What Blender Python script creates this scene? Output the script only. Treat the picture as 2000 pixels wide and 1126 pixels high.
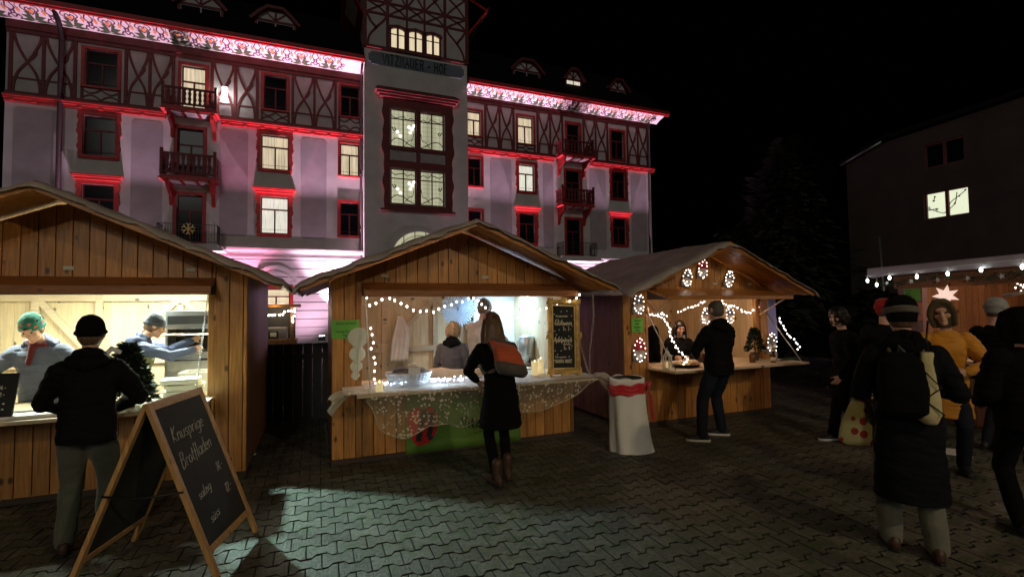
import bpy, bmesh, math, random
from mathutils import Vector, Matrix, noise
from math import sin, cos, pi, radians, sqrt

for o in list(bpy.data.objects):
    bpy.data.objects.remove(o)
S = bpy.context.scene
COL = S.collection

# ------------------------------------------------------------------ camera
EYE = 1.7
cam_d = bpy.data.cameras.new("camera")
cam = bpy.data.objects.new("camera", cam_d)
COL.objects.link(cam)
cam_d.sensor_width = 36.0
cam_d.lens = 948.0 / 2000.0 * 36.0
cam_d.clip_start = 0.05
cam_d.clip_end = 400
_y, _p, _r = radians(21.85), radians(2.34), radians(-0.717)
_f = Vector((sin(_y) * cos(_p), cos(_y) * cos(_p), sin(_p)))
_x = Vector((cos(_y), -sin(_y), 0))
_u = _x.cross(_f)
_x2 = _x * cos(_r) + _u * sin(_r)
_u2 = _u * cos(_r) - _x * sin(_r)
cam.matrix_world = Matrix(((_x2.x, _u2.x, -_f.x, 0), (_x2.y, _u2.y, -_f.y, 0), (_x2.z, _u2.z, -_f.z, EYE), (0, 0, 0, 1)))
S.camera = cam

# ------------------------------------------------------------------ night sky, faint skyglow, exposure
world = bpy.data.worlds.new("World")
S.world = world
world.use_nodes = True
nt = world.node_tree
bg = nt.nodes["Background"]
sky = nt.nodes.new("ShaderNodeTexSky")
sky.sky_type = 'NISHITA'
sky.sun_disc = False
sky.sun_elevation = radians(-9)
sky.sun_rotation = radians(200)
nt.links.new(sky.outputs[0], bg.inputs[0])
bg.inputs[1].default_value = 0.06
S.view_settings.view_transform = 'Standard'
S.view_settings.look = 'None'
S.view_settings.exposure = 0
S.view_settings.gamma = 1

sun_d = bpy.data.lights.new("skyglow_fill", 'SUN')  # weak fill added for skyglow on the tower front and roofs; no moon
sun_d.energy = 0.20
sun_d.angle = radians(12)
sun_d.color = (1.0, 0.97, 0.9)
sun = bpy.data.objects.new("skyglow_fill", sun_d)
COL.objects.link(sun)
sun.rotation_euler = Vector((0.22, 1.0, -0.30)).to_track_quat('-Z', 'Y').to_euler()

def lamp(name, kind, loc, power, color, radius=0.1, aim=None, size=90, blend=0.5, parent=None):
    d = bpy.data.lights.new(name, kind)
    d.energy = power
    d.color = color
    d.shadow_soft_size = radius
    if kind == 'SPOT':
        d.spot_size = radians(size)
        d.spot_blend = blend
    o = bpy.data.objects.new(name, d)
    COL.objects.link(o)
    o.location = loc
    if aim is not None:
        w = Vector(aim) - Vector(loc)
        if parent is not None:
            w = Vector(aim) - (Vector(loc) + parent.location)
        o.rotation_euler = w.to_track_quat('-Z', 'Y').to_euler()
    if parent is not None:
        o.parent = parent
    return o

# ------------------------------------------------------------------ helpers
def tag(o, label=None, cat=None, group=None, kind=None):
    if label: o["label"] = label
    if cat: o["category"] = cat
    if group: o["group"] = group
    if kind: o["kind"] = kind
    return o

def thing(name, loc, label, cat, group=None, rz=0.0):
    o = bpy.data.objects.new(name, None)
    o.empty_display_size = 0.2
    COL.objects.link(o)
    o.location = loc
    o.rotation_euler = (0, 0, rz)
    return tag(o, label, cat, group)

def copy_tree(o, parent=None):
    c = o.copy()
    COL.objects.link(c)
    if parent is not None:
        c.parent = parent
    for ch in list(o.children):
        copy_tree(ch, c)
    return c

RND = random.Random(7)

def mat(name, col, rough=0.6, var=0.0, vscale=6.0, bump=0.0, bscale=40.0, metal=0.0, stretch=(1, 1, 1), emit=None, estr=0.0,
        spec=0.5, coat=0.0, rnd=0.0, alpha=1.0, trans=0.0, sheen=0.0, sub=0.0, dirt=None, sample=True):
    m = bpy.data.materials.new(name)
    m.use_nodes = True
    n = m.node_tree
    b = n.nodes["Principled BSDF"]
    b.inputs["Base Color"].default_value = (*col, 1)
    b.inputs["Roughness"].default_value = rough
    b.inputs["Metallic"].default_value = metal
    b.inputs["Specular IOR Level"].default_value = spec
    b.inputs["Coat Weight"].default_value = coat
    b.inputs["Alpha"].default_value = alpha
    b.inputs["Transmission Weight"].default_value = trans
    b.inputs["Sheen Weight"].default_value = sheen
    b.inputs["Subsurface Weight"].default_value = sub
    b.inputs["Subsurface Radius"].default_value = (0.02, 0.008, 0.005)
    if emit:
        b.inputs["Emission Color"].default_value = (*emit, 1)
        b.inputs["Emission Strength"].default_value = estr
        if not sample:
            m.cycles.emission_sampling = 'NONE'
    tc = n.nodes.new("ShaderNodeTexCoord")
    mp = n.nodes.new("ShaderNodeMapping")
    mp.inputs["Scale"].default_value = stretch
    n.links.new(tc.outputs["Object"], mp.inputs["Vector"])
    last = None
    if var > 0:
        t = n.nodes.new("ShaderNodeTexNoise")
        t.inputs["Scale"].default_value = vscale
        t.inputs["Detail"].default_value = 6
        n.links.new(mp.outputs[0], t.inputs["Vector"])
        r = n.nodes.new("ShaderNodeMapRange")
        r.inputs["From Min"].default_value = 0.3
        r.inputs["From Max"].default_value = 0.7
        r.inputs["To Min"].default_value = 1 - var
        r.inputs["To Max"].default_value = 1 + var
        n.links.new(t.outputs["Fac"], r.inputs["Value"])
        last = r.outputs[0]
    if rnd > 0:
        a = n.nodes.new("ShaderNodeAttribute")
        a.attribute_name = "rnd"
        r2 = n.nodes.new("ShaderNodeMapRange")
        r2.inputs["To Min"].default_value = 1 - rnd
        r2.inputs["To Max"].default_value = 1 + rnd
        n.links.new(a.outputs["Fac"], r2.inputs["Value"])
        if last is None:
            last = r2.outputs[0]
        else:
            mu = n.nodes.new("ShaderNodeMath")
            mu.operation = 'MULTIPLY'
            n.links.new(last, mu.inputs[0])
            n.links.new(r2.outputs[0], mu.inputs[1])
            last = mu.outputs[0]
    if last is not None:
        vm = n.nodes.new("ShaderNodeVectorMath")
        vm.operation = 'SCALE'
        vm.inputs[0].default_value = col
        n.links.new(last, vm.inputs["Scale"])
        out = vm.outputs[0]
        if dirt is not None:
            t3 = n.nodes.new("ShaderNodeTexNoise")
            t3.inputs["Scale"].default_value = dirt[1]
            t3.inputs["Detail"].default_value = 8
            n.links.new(tc.outputs["Object"], t3.inputs["Vector"])
            r3 = n.nodes.new("ShaderNodeMapRange")
            r3.inputs["From Min"].default_value = 0.52
            r3.inputs["From Max"].default_value = 0.66
            n.links.new(t3.outputs["Fac"], r3.inputs["Value"])
            mx = n.nodes.new("ShaderNodeMix")
            mx.data_type = 'RGBA'
            n.links.new(r3.outputs[0], mx.inputs["Factor"])
            n.links.new(out, mx.inputs["A"])
            mx.inputs["B"].default_value = (*dirt[0], 1)
            out = mx.outputs["Result"]
        n.links.new(out, b.inputs["Base Color"])
    if bump > 0:
        t2 = n.nodes.new("ShaderNodeTexNoise")
        t2.inputs["Scale"].default_value = bscale
        t2.inputs["Detail"].default_value = 5
        n.links.new(mp.outputs[0], t2.inputs["Vector"])
        bp = n.nodes.new("ShaderNodeBump")
        bp.inputs["Strength"].default_value = bump
        bp.inputs["Distance"].default_value = 0.02
        n.links.new(t2.outputs["Fac"], bp.inputs["Height"])
        n.links.new(bp.outputs[0], b.inputs["Normal"])
    return m

def wood(name, col, axis='z', rough=0.5, knots=1.0, dark=0.35, rnd=0.22):
    """boards with grain along axis, knots and a board-to-board difference read from the face attribute rnd"""
    m = bpy.data.materials.new(name)
    m.use_nodes = True
    n = m.node_tree
    L = n.links.new
    b = n.nodes["Principled BSDF"]
    b.inputs["Roughness"].default_value = rough
    tc = n.nodes.new("ShaderNodeTexCoord")
    at = n.nodes.new("ShaderNodeAttribute")
    at.attribute_name = "rnd"
    of = n.nodes.new("ShaderNodeVectorMath"); of.operation = 'SCALE'
    of.inputs[0].default_value = (7.3, 3.1, 19.7)
    L(at.outputs["Fac"], of.inputs["Scale"])
    ad = n.nodes.new("ShaderNodeVectorMath"); ad.operation = 'ADD'
    L(tc.outputs["Object"], ad.inputs[0]); L(of.outputs[0], ad.inputs[1])
    mp = n.nodes.new("ShaderNodeMapping")
    st = {'z': (1, 1, 0.06), 'x': (0.06, 1, 1), 'y': (1, 0.06, 1)}[axis]
    mp.inputs["Scale"].default_value = st
    L(ad.outputs[0], mp.inputs["Vector"])
    g = n.nodes.new("ShaderNodeTexNoise")
    g.inputs["Scale"].default_value = 55; g.inputs["Detail"].default_value = 6; g.inputs["Distortion"].default_value = 0.4
    L(mp.outputs[0], g.inputs["Vector"])
    big = n.nodes.new("ShaderNodeTexNoise")
    big.inputs["Scale"].default_value = 1.7; big.inputs["Detail"].default_value = 3
    L(ad.outputs[0], big.inputs["Vector"])
    kp = n.nodes.new("ShaderNodeMapping")
    kp.inputs["Scale"].default_value = {'z': (6.5, 6.5, 3.6), 'x': (3.6, 6.5, 6.5), 'y': (6.5, 3.6, 6.5)}[axis]
    L(ad.outputs[0], kp.inputs["Vector"])
    k = n.nodes.new("ShaderNodeTexVoronoi")
    k.inputs["Scale"].default_value = 1.0
    L(kp.outputs[0], k.inputs["Vector"])
    kr = n.nodes.new("ShaderNodeMapRange")
    kr.inputs["From Min"].default_value = 0.085; kr.inputs["From Max"].default_value = 0.15
    kr.inputs["To Min"].default_value = 0.22 if knots > 0 else 1.0
    kr.inputs["To Max"].default_value = 1.0
    L(k.outputs["Distance"], kr.inputs["Value"])
    gr = n.nodes.new("ShaderNodeMapRange")
    gr.inputs["From Min"].default_value = 0.3; gr.inputs["From Max"].default_value = 0.7
    gr.inputs["To Min"].default_value = 1 - dark; gr.inputs["To Max"].default_value = 1 + dark * 0.6
    L(g.outputs["Fac"], gr.inputs["Value"])
    br = n.nodes.new("ShaderNodeMapRange")
    br.inputs["To Min"].default_value = 0.72; br.inputs["To Max"].default_value = 1.28
    L(big.outputs["Fac"], br.inputs["Value"])
    rr = n.nodes.new("ShaderNodeMapRange")
    rr.inputs["To Min"].default_value = 1 - rnd; rr.inputs["To Max"].default_value = 1 + rnd
    L(at.outputs["Fac"], rr.inputs["Value"])
    prev = kr.outputs[0]
    for s_ in (gr.outputs[0], br.outputs[0], rr.outputs[0]):
        mu = n.nodes.new("ShaderNodeMath"); mu.operation = 'MULTIPLY'
        L(prev, mu.inputs[0]); L(s_, mu.inputs[1]); prev = mu.outputs[0]
    vm = n.nodes.new("ShaderNodeVectorMath"); vm.operation = 'SCALE'
    vm.inputs[0].default_value = col
    L(prev, vm.inputs["Scale"]); L(vm.outputs[0], b.inputs["Base Color"])
    bp = n.nodes.new("ShaderNodeBump"); bp.inputs["Strength"].default_value = 0.25; bp.inputs["Distance"].default_value = 0.004
    L(g.outputs["Fac"], bp.inputs["Height"]); L(bp.outputs[0], b.inputs["Normal"])
    return m

class MB:
    def __init__(s):
        s.v, s.f, s.m, s.r, s.sm = [], [], [], [], []
    def add(s, vs, fs, m=0, r=None, smooth=False, T=None):
        o = len(s.v)
        if T is not None:
            vs = [T @ Vector(q) for q in vs]
        s.v += [tuple(q) for q in vs]
        if r is None:
            r = RND.random()
        for f in fs:
            s.f.append([i + o for i in f]); s.m.append(m); s.r.append(r); s.sm.append(smooth)
        return s
    def box(s, x0, x1, y0, y1, z0, z1, m=0, r=None, T=None):
        vs = [(x, y, z) for x in (x0, x1) for y in (y0, y1) for z in (z0, z1)]
        return s.add(vs, [(0, 1, 3, 2), (4, 6, 7, 5), (0, 4, 5, 1), (2, 3, 7, 6), (0, 2, 6, 4), (1, 5, 7, 3)], m, r, False, T)
    def loft(s, rings, m=0, r=None, cap=True, smooth=True, closed=True, T=None):
        n = len(rings[0]); vs = [p for R in rings for p in R]; fs = []
        for i in range(len(rings) - 1):
            for j in range(n if closed else n - 1):
                k = (j + 1) % n
                fs.append((i * n + j, i * n + k, (i + 1) * n + k, (i + 1) * n + j))
        if cap and closed:
            fs.append(tuple(range(n - 1, -1, -1)))
            fs.append(tuple((len(rings) - 1) * n + j for j in range(n)))
        return s.add(vs, fs, m, r, smooth, T)
    def tube(s, pts, rad, n=8, m=0, r=None, T=None, smooth=True, flat=1.0):
        pts = [Vector(p) for p in pts]
        if not isinstance(rad, (list, tuple)):
            rad = [rad] * len(pts)
        rings = []; ref = None
        for i, p in enumerate(pts):
            d = (pts[min(i + 1, len(pts) - 1)] - pts[max(i - 1, 0)])
            d = d.normalized() if d.length > 1e-9 else Vector((0, 0, 1))
            if ref is None:
                ref = Vector((0, 0, 1)) if abs(d.z) < 0.9 else Vector((1, 0, 0))
            a = d.cross(ref)
            if a.length < 1e-6:
                a = d.orthogonal()
            a.normalize(); b = a.cross(d).normalized(); ref = b
            rings.append([p + (a * cos(2 * pi * j / n) + b * sin(2 * pi * j / n) * flat) * rad[i] for j in range(n)])
        return s.loft(rings, m, r, True, smooth, True, T)
    def lathe(s, prof, c=(0, 0, 0), n=20, m=0, r=None, T=None, sx=1, sy=1, smooth=True):
        rings = [[(c[0] + max(q[0], 1e-4) * cos(2 * pi * j / n) * sx, c[1] + max(q[0], 1e-4) * sin(2 * pi * j / n) * sy, c[2] + q[1]) for j in range(n)] for q in prof]
        return s.loft(rings, m, r, True, smooth, True, T)
    def ball(s, c, rx, ry=None, rz=None, m=0, n=12, T=None, r=None):
        ry = rx if ry is None else ry; rz = rx if rz is None else rz
        k = max(6, n // 2)
        rings = [[(c[0] + rx * sin(pi * (i + .0001) / k) * cos(2 * pi * j / n) if 0 < i < k else c[0] + rx * 1e-3 * cos(2 * pi * j / n),
                   c[1] + ry * sin(pi * i / k) * sin(2 * pi * j / n) if 0 < i < k else c[1] + ry * 1e-3 * sin(2 * pi * j / n),
                   c[2] - rz * cos(pi * i / k)) for j in range(n)] for i in range(k + 1)]
        return s.loft(rings, m, r, True, True, True, T)
    def prism(s, poly, y0, y1, m=0, r=None, T=None):
        """poly in (x,z), extruded from y0 to y1"""
        n = len(poly)
        vs = [(p[0], y0, p[1]) for p in poly] + [(p[0], y1, p[1]) for p in poly]
        fs = [tuple(range(n)), tuple(range(2 * n - 1, n - 1, -1))] + [(i, i + n, (i + 1) % n + n, (i + 1) % n) for i in range(n)]
        return s.add(vs, fs, m, r, False, T)
    def ribbon(s, pts, w, y0, y1, m=0, T=None, map2=None):
        """band of width w along a 2D polyline in (x,z), thickness y0..y1; map2 bends it on another surface"""
        L = []; R = []
        ws = w if isinstance(w, (list, tuple)) else [w] * len(pts)
        for i, p in enumerate(pts):
            a = pts[max(i - 1, 0)]; b = pts[min(i + 1, len(pts) - 1)]
            dx, dz = b[0] - a[0], b[1] - a[1]; l = sqrt(dx * dx + dz * dz) or 1
            nx, nz = -dz / l * ws[i] / 2, dx / l * ws[i] / 2
            L.append((p[0] + nx, p[1] + nz)); R.append((p[0] - nx, p[1] - nz))
        rings = []
        for a, b in zip(L, R):
            q = [(a[0], y0, a[1]), (b[0], y0, b[1]), (b[0], y1, b[1]), (a[0], y1, a[1])]
            if map2: q = [map2(*t) for t in q]
            rings.append(q)
        return s.loft(rings, m, None, True, False, True, T)
    def boards(s, x0, x1, zb, zt, y0, y1, w=0.115, m=0, gap=0.006, T=None, axis='x', holes=()):
        """vertical boards from x0 to x1; zt may be a function of x; holes are (xa,xb,za,zb)"""
        x = x0; edges = sorted({q for h in holes for q in (h[0], h[1])})
        while x < x1 - 0.004:
            e = min(x + w, x1)
            for q in edges:
                if x + .004 < q < e + .03: e = q; break
            a, b = x + gap / 2, e - gap / 2
            segs = [(zb, None)]
            cut = [h for h in holes if h[0] < (a + b) / 2 < h[1]]
            def top(q): return zt(q) if callable(zt) else zt
            lo = zb; spans = []
            for h in sorted(cut, key=lambda q: q[2]):
                if h[2] > lo: spans.append((lo, h[2], False))
                lo = h[3]
            spans.append((lo, None, True))
            for (za, zc, tp) in spans:
                ta, tb = (top(a), top(b)) if tp else (zc, zc)
                if max(ta, tb) <= za + .005: continue
                r = RND.random()
                s.add([(a, y0, za), (b, y0, za), (b, y1, za), (a, y1, za), (a, y0, ta), (b, y0, tb), (b, y1, tb), (a, y1, ta)],
                      [(3, 2, 1, 0), (4, 5, 6, 7), (0, 1, 5, 4), (1, 2, 6, 5), (2, 3, 7, 6), (3, 0, 4, 7)], m, r, False, T)
            x = e
        return s
    def build(s, name, mats, parent=None, loc=None, bevel=0, label=None):
        me = bpy.data.meshes.new(name)
        me.from_pydata(s.v, [], s.f)
        if not isinstance(mats, (list, tuple)): mats = [mats]
        for q in mats: me.materials.append(q)
        me.polygons.foreach_set("material_index", s.m)
        me.polygons.foreach_set("use_smooth", s.sm)
        a = me.attributes.new("rnd", 'FLOAT', 'FACE')
        a.data.foreach_set("value", s.r)
        me.update()
        o = bpy.data.objects.new(name, me)
        COL.objects.link(o)
        if parent is not None: o.parent = parent
        if loc is not None: o.location = loc
        if bevel:
            b = o.modifiers.new("bevel", 'BEVEL'); b.width = bevel; b.segments = 2; b.limit_method = 'ANGLE'
        if label: o["label"] = label
        return o

def curve_pts(ctrl, n=8):
    """Catmull-Rom through control points of any dimension"""
    P = [Vector(p) for p in ctrl]; out = []
    for i in range(len(P) - 1):
        a = P[max(i - 1, 0)]; b = P[i]; c = P[i + 1]; d = P[min(i + 2, len(P) - 1)]
        for k in range(n):
            t = k / n
            out.append(0.5 * ((2 * b) + (c - a) * t + (2 * a - 5 * b + 4 * c - d) * t * t + (3 * b - a - 3 * c + d) * t ** 3))
    out.append(P[-1])
    return out

# ------------------------------------------------------------------ single-stroke lettering (written with a brush, chalk or cut as strips)
GL = {
'a': (.5, ["45,50 20,50 5,35 5,12 18,0 32,3 45,20", "45,50 45,8 52,0"]), 'b': (.5, ["8,100 8,0 30,0 45,12 45,35 30,50 8,42"]),
'c': (.45, ["42,42 25,50 8,38 5,15 18,0 40,6"]), 'd': (.5, ["45,100 45,0", "45,42 22,50 5,35 5,12 20,0 45,12"]),
'e': (.48, ["6,26 40,28 38,45 22,50 6,36 6,12 20,0 42,8"]), 'f': (.32, ["34,95 22,100 14,88 14,-20", "2,50 30,50"]),
'g': (.5, ["45,42 22,50 5,35 5,14 20,2 45,14", "45,50 45,-20 30,-34 8,-26"]), 'h': (.5, ["8,100 8,0", "8,36 25,50 42,42 42,0 50,0"]),
'i': (.22, ["10,50 10,5 18,0", "10,68 11,72"]), 'k': (.45, ["8,100 8,0", "40,50 8,22 42,0"]), 'l': (.22, ["9,100 9,6 18,0"]),
'm': (.72, ["8,50 8,0", "8,38 20,50 32,42 32,0", "32,38 46,50 58,42 58,0"]), 'n': (.5, ["8,50 8,0", "8,36 25,50 42,42 42,0"]),
'o': (.5, ["25,50 6,36 6,14 24,0 42,12 43,36 25,50"]), 'p': (.5, ["8,50 8,-35", "8,40 28,50 45,36 42,12 25,2 8,10"]),
'r': (.38, ["8,50 8,0", "8,34 22,48 36,46"]), 's': (.42, ["38,44 20,50 8,38 20,27 36,16 26,1 4,5"]), 't': (.34, ["15,85 15,8 28,0", "2,52 30,52"]),
'u': (.5, ["8,50 8,12 20,0 36,6 42,18", "42,50 42,0"]), 'v': (.45, ["5,50 22,0 42,50"]), 'w': (.65, ["5,50 18,0 32,40 46,0 60,50"]),
'x': (.45, ["5,50 40,0", "40,50 5,0"]), 'y': (.45, ["5,50 24,6", "42,50 14,-34"]), 'z': (.45, ["6,50 40,50 6,0 42,0"]),
'ü': (.5, ["8,50 8,12 20,0 36,6 42,18", "42,50 42,0", "14,66 15,72", "34,66 35,72"]), 'ä': (.5, ["45,50 20,50 5,35 5,12 18,0 32,3 45,20", "45,50 45,0", "14,66 15,72", "34,66 35,72"]),
'A': (.62, ["4,0 30,100 56,0", "14,36 46,36"]), 'B': (.6, ["10,100 10,0 38,0 52,14 50,38 34,52 10,52", "10,100 36,100 46,88 44,64 30,52"]),
'D': (.62, ["10,100 10,0 34,0 54,25 54,75 34,100 10,100"]), 'E': (.55, ["48,100 10,100 10,0 48,0", "10,52 42,52"]),
'F': (.5, ["46,100 10,100 10,0", "10,54 40,54"]), 'G': (.62, ["52,84 32,100 10,78 8,26 28,0 52,12 52,44 34,44"]),
'H': (.62, ["10,100 10,0", "52,100 52,0", "10,52 52,52"]), 'I': (.24, ["12,100 12,0"]), 'K': (.58, ["10,100 10,0", "52,100 10,42 54,0"]),
'M': (.74, ["8,0 8,100 36,40 64,100 64,0"]), 'N': (.62, ["10,0 10,100 52,0 52,100"]), 'O': (.62, ["31,100 10,76 10,24 31,0 52,24 52,76 31,100"]),
'P': (.56, ["10,0 10,100 36,100 50,84 50,62 36,48 10,48"]), 'R': (.6, ["10,0 10,100 38,100 50,84 48,62 34,52 10,52", "30,52 54,0"]),
'S': (.56, ["50,86 30,100 10,82 16,60 44,44 50,18 30,0 8,12"]), 'T': (.55, ["4,100 52,100", "28,100 28,0"]), 'U': (.62, ["10,100 10,18 30,0 52,18 52,100"]),
'V': (.6, ["4,100 30,0 56,100"]), 'Z': (.58, ["8,100 52,100 8,0 54,0"]), '.': (.2, ["8,0 10,5"]), '-': (.4, ["6,42 34,42"]), ',': (.2, ["12,8 6,-12"]),
'1': (.36, ["8,80 24,100 24,0"]), '2': (.5, ["8,82 26,100 44,82 40,60 8,0 46,0"]), '4': (.52, ["34,0 34,100 6,32 48,32"]), '5': (.5, ["44,100 14,100 10,58 32,62 46,40 40,8 8,2"]),
'7': (.5, ["6,100 46,100 20,0"]), '0': (.52, ["26,100 8,70 8,30 26,0 44,30 44,70 26,100"]), '8': (.52, ["26,100 8,78 26,54 44,26 26,0 8,26 26,54 44,78 26,100"]), ' ': (.35, []), 'W': (.82, ["4,100 22,0 41,80 60,0 78,100"]), 'C': (.56, ["50,84 32,100 10,78 10,24 32,0 50,14"]), 'L': (.5, ["10,100 10,0 46,0"]),
'ö': (.5, ["25,50 6,36 6,14 24,0 42,12 43,36 25,50", "14,66 15,72", "34,66 35,72"]), 'ß': (.5, ["8,-10 8,88 26,100 40,86 24,56 44,30 30,2 16,4"]),
}
def text_width(t, h, tr=0.06):
    return sum((GL[c][0] + tr) * h for c in t)
def strokes(text, x, z, h, slant=0.0, tr=0.06, jit=0.0, up=0.0, xs=1.0):
    """polylines of the text in (x,z); slant leans the letters, up climbs the baseline"""
    out = []; cx = x
    for c in text:
        w, ss = GL[c]
        jz = RND.uniform(-jit, jit) * h
        for s_ in ss:
            pts = []
            for q in s_.split():
                a, b = q.split(','); a = float(a) / 100; b = float(b) / 100
                px = cx + (a * h + b * h * slant) * xs
                pts.append((px, z + b * h + jz + (px - x) * up))
            out.append(pts)
        cx += (w + tr) * h * xs
    return out
def write(mb, text, x, z, h, y0, y1, pen, m=0, **k):
    for s_ in strokes(text, x, z, h, **k):
        pts = [tuple(q) for q in curve_pts([(a, b) for a, b in s_], 4)] if len(s_) > 2 and k.get('slant', 0) else s_
        mb.ribbon(pts, pen, y0, y1, m)
    return mb

# ------------------------------------------------------------------ materials
m_plaster = mat("rough_plaster", (.60, .57, .55), .9, .10, 1.3, .5, 45)
m_panel = mat("painted_plaster_panel", (.40, .355, .37), .9, .10, 1.5, .5, 45)
m_rust = mat("banded_plaster", (.60, .56, .56), .85, .07, 1.2, .35, 40)
m_red = mat("oxblood_paint", (.36, .015, .016), .55, .25, 3.0, .2, 30)
m_reddark = mat("dark_oxblood_paint", (.13, .010, .011), .6, .3, 3.0, .2, 30)
m_timber = mat("dark_timber_red", (.135, .012, .013), .6, .3, 4, .3, 30)
m_infill = mat("timber_infill_plaster", (.50, .47, .46), .9, .12, 1.6, .4, 45)
m_slate = mat("slate_roof", (.008, .008, .009), .9, .3, 5, .5, 30, spec=.1)
m_pipe = mat("dark_zinc_pipe", (.05, .035, .035), .45, .2, 8, metal=.6)
m_dglass = mat("dark_window_glass", (.008, .008, .010), .12, spec=.08)
m_black = mat("black_iron", (.012, .011, .011), .5)
m_plaque = mat("blue_grey_plaque", (.15, .18, .22), .75, .2, 2.0, .3, 30)
m_letter = mat("black_letters", (.010, .010, .010), .5)
m_pwhite = mat("cove_white", (.66, .60, .58), .8, .08, 3)
m_porange = mat("cove_orange", (.66, .25, .08), .8, .15, 5)
m_pyellow = mat("cove_ochre", (.60, .40, .14), .8, .15, 5)
m_pgreen = mat("cove_leaf_green", (.045, .075, .030), .8, .2, 5)
m_pviolet = mat("cove_violet_line", (.10, .035, .07), .8, .15, 5)

def lit_glass(name, col, strength, fold=26, depth=.35):
    """curtained window: emission stands in for a lamp, striped to shade the folds"""
    m = bpy.data.materials.new(name); m.use_nodes = True; n = m.node_tree; L = n.links.new
    b = n.nodes["Principled BSDF"]; b.inputs["Base Color"].default_value = (.5, .48, .4, 1); b.inputs["Roughness"].default_value = .8
    tc = n.nodes.new("ShaderNodeTexCoord"); mp = n.nodes.new("ShaderNodeMapping"); mp.inputs["Scale"].default_value = (1, 1, .05)
    L(tc.outputs["Object"], mp.inputs["Vector"])
    t = n.nodes.new("ShaderNodeTexNoise"); t.inputs["Scale"].default_value = fold; t.inputs["Detail"].default_value = 2
    L(mp.outputs[0], t.inputs["Vector"])
    r = n.nodes.new("ShaderNodeMapRange"); r.inputs["From Min"].default_value = .32; r.inputs["From Max"].default_value = .62
    r.inputs["To Min"].default_value = strength * (1 - depth); r.inputs["To Max"].default_value = strength
    L(t.outputs["Fac"], r.inputs["Value"]); L(r.outputs[0], b.inputs["Emission Strength"])
    b.inputs["Emission Color"].default_value = (*col, 1)
    m.cycles.emission_sampling = 'NONE'
    return m
m_curtain = lit_glass("lit_curtain", (.86, .78, .60), .95, 26, .45)
m_curtains = [m_curtain, lit_glass("lit_curtain_warm", (.90, .74, .50), .80, 15, .5), lit_glass("lit_curtain_pale", (.82, .80, .68), 1.0, 34, .38)]
m_curtain2 = lit_glass("lit_ivory_curtain", (.88, .74, .48), .9, 9, .15)
m_stair = lit_glass("lit_leaded_glass", (.62, .62, .40), .70, 2.5, .35)
m_lampglow = mat("glowing_lamp_globe", (1, 1, 1), emit=(1, .97, .85), estr=3.5, sample=False)
m_led = mat("lamp_lens", (1, 1, 1), emit=(1, .93, .98), estr=25, sample=False)

# ------------------------------------------------------------------ hotel
HY = 27.3
hotel = thing("hotel", (0, HY, 0), "tall pink-lit hotel with red half-timbered top storey and central tower", "hotel")

def wall_cells(mb, x0, x1, z0, z1, holes, y, thick=.35, m=0):
    """front wall sheet with real openings and their reveals"""
    xs = sorted({x0, x1} | {h[0] for h in holes} | {h[1] for h in holes})
    for i in range(len(xs) - 1):
        a, b = xs[i], xs[i + 1]; c = (a + b) / 2
        cut = sorted([h for h in holes if h[0] < c < h[1]], key=lambda h: h[2]); lo = z0
        for h in cut:
            if h[2] > lo: mb.add([(a, y, lo), (b, y, lo), (b, y, h[2]), (a, y, h[2])], [(0, 1, 2, 3)], m)
            lo = h[3]
        if lo < z1: mb.add([(a, y, lo), (b, y, lo), (b, y, z1), (a, y, z1)], [(0, 1, 2, 3)], m)
    for (a, b, c, d) in holes:
        t = y + thick
        mb.add([(a, y, c), (a, t, c), (a, t, d), (a, y, d)], [(0, 1, 2, 3)], m)
        mb.add([(b, y, c), (b, y, d), (b, t, d), (b, t, c)], [(0, 1, 2, 3)], m)
        mb.add([(a, y, c), (b, y, c), (b, t, c), (a, t, c)], [(0, 1, 2, 3)], m)
        mb.add([(a, y, d), (a, t, d), (b, t, d), (b, y, d)], [(0, 1, 2, 3)], m)

def scallop(x0, x1, z0, z1, amp):
    """wavy carved outline, clockwise from bottom left"""
    P = []
    n = 44
    def w(t): return amp * (.5 * sin(t * 19) + .35 * sin(t * 41 + 1) + .3 * sin(t * 7))
    for i in range(n + 1):
        t = i / n; P.append((x0 + w(t), z0 + (z1 - z0) * t))
    for i in range(n + 1):
        t = 1 - i / n; P.append((x1 - w(t), z0 + (z1 - z0) * t))
    k = 12
    for i in range(1, k):
        t = 1 - i / k; P.append((x0 + (x1 - x0) * t, z0 - amp * .6 * abs(sin(t * pi * 3))))
    return P

def ring_prism(mb, outer, inner, y0, y1, m=0):
    """outer outline minus a rectangular hole (x0,x1,z0,z1) as strips"""
    a, b, c, d = inner
    xs0 = min(p[0] for p in outer); xs1 = max(p[0] for p in outer)
    left = [p for p in outer if p[0] < a]; right = [p for p in outer if p[0] > b]
    left = sorted(left, key=lambda p: p[1]); right = sorted(right, key=lambda p: p[1])
    for side, e in ((left, a), (right, b)):
        poly = [(p[0], p[1]) for p in side] + [(e, side[-1][1]), (e, side[0][1])]
        mb.prism(poly, y0, y1, m)
    zt = max(p[1] for p in outer); zb = min(side[0][1] for side in (left, right))
    mb.box(a, b, y0 + .001, y1, d, zt, m)
    mb.box(a, b, y0 + .001, y1, zb, c, m)

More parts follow.
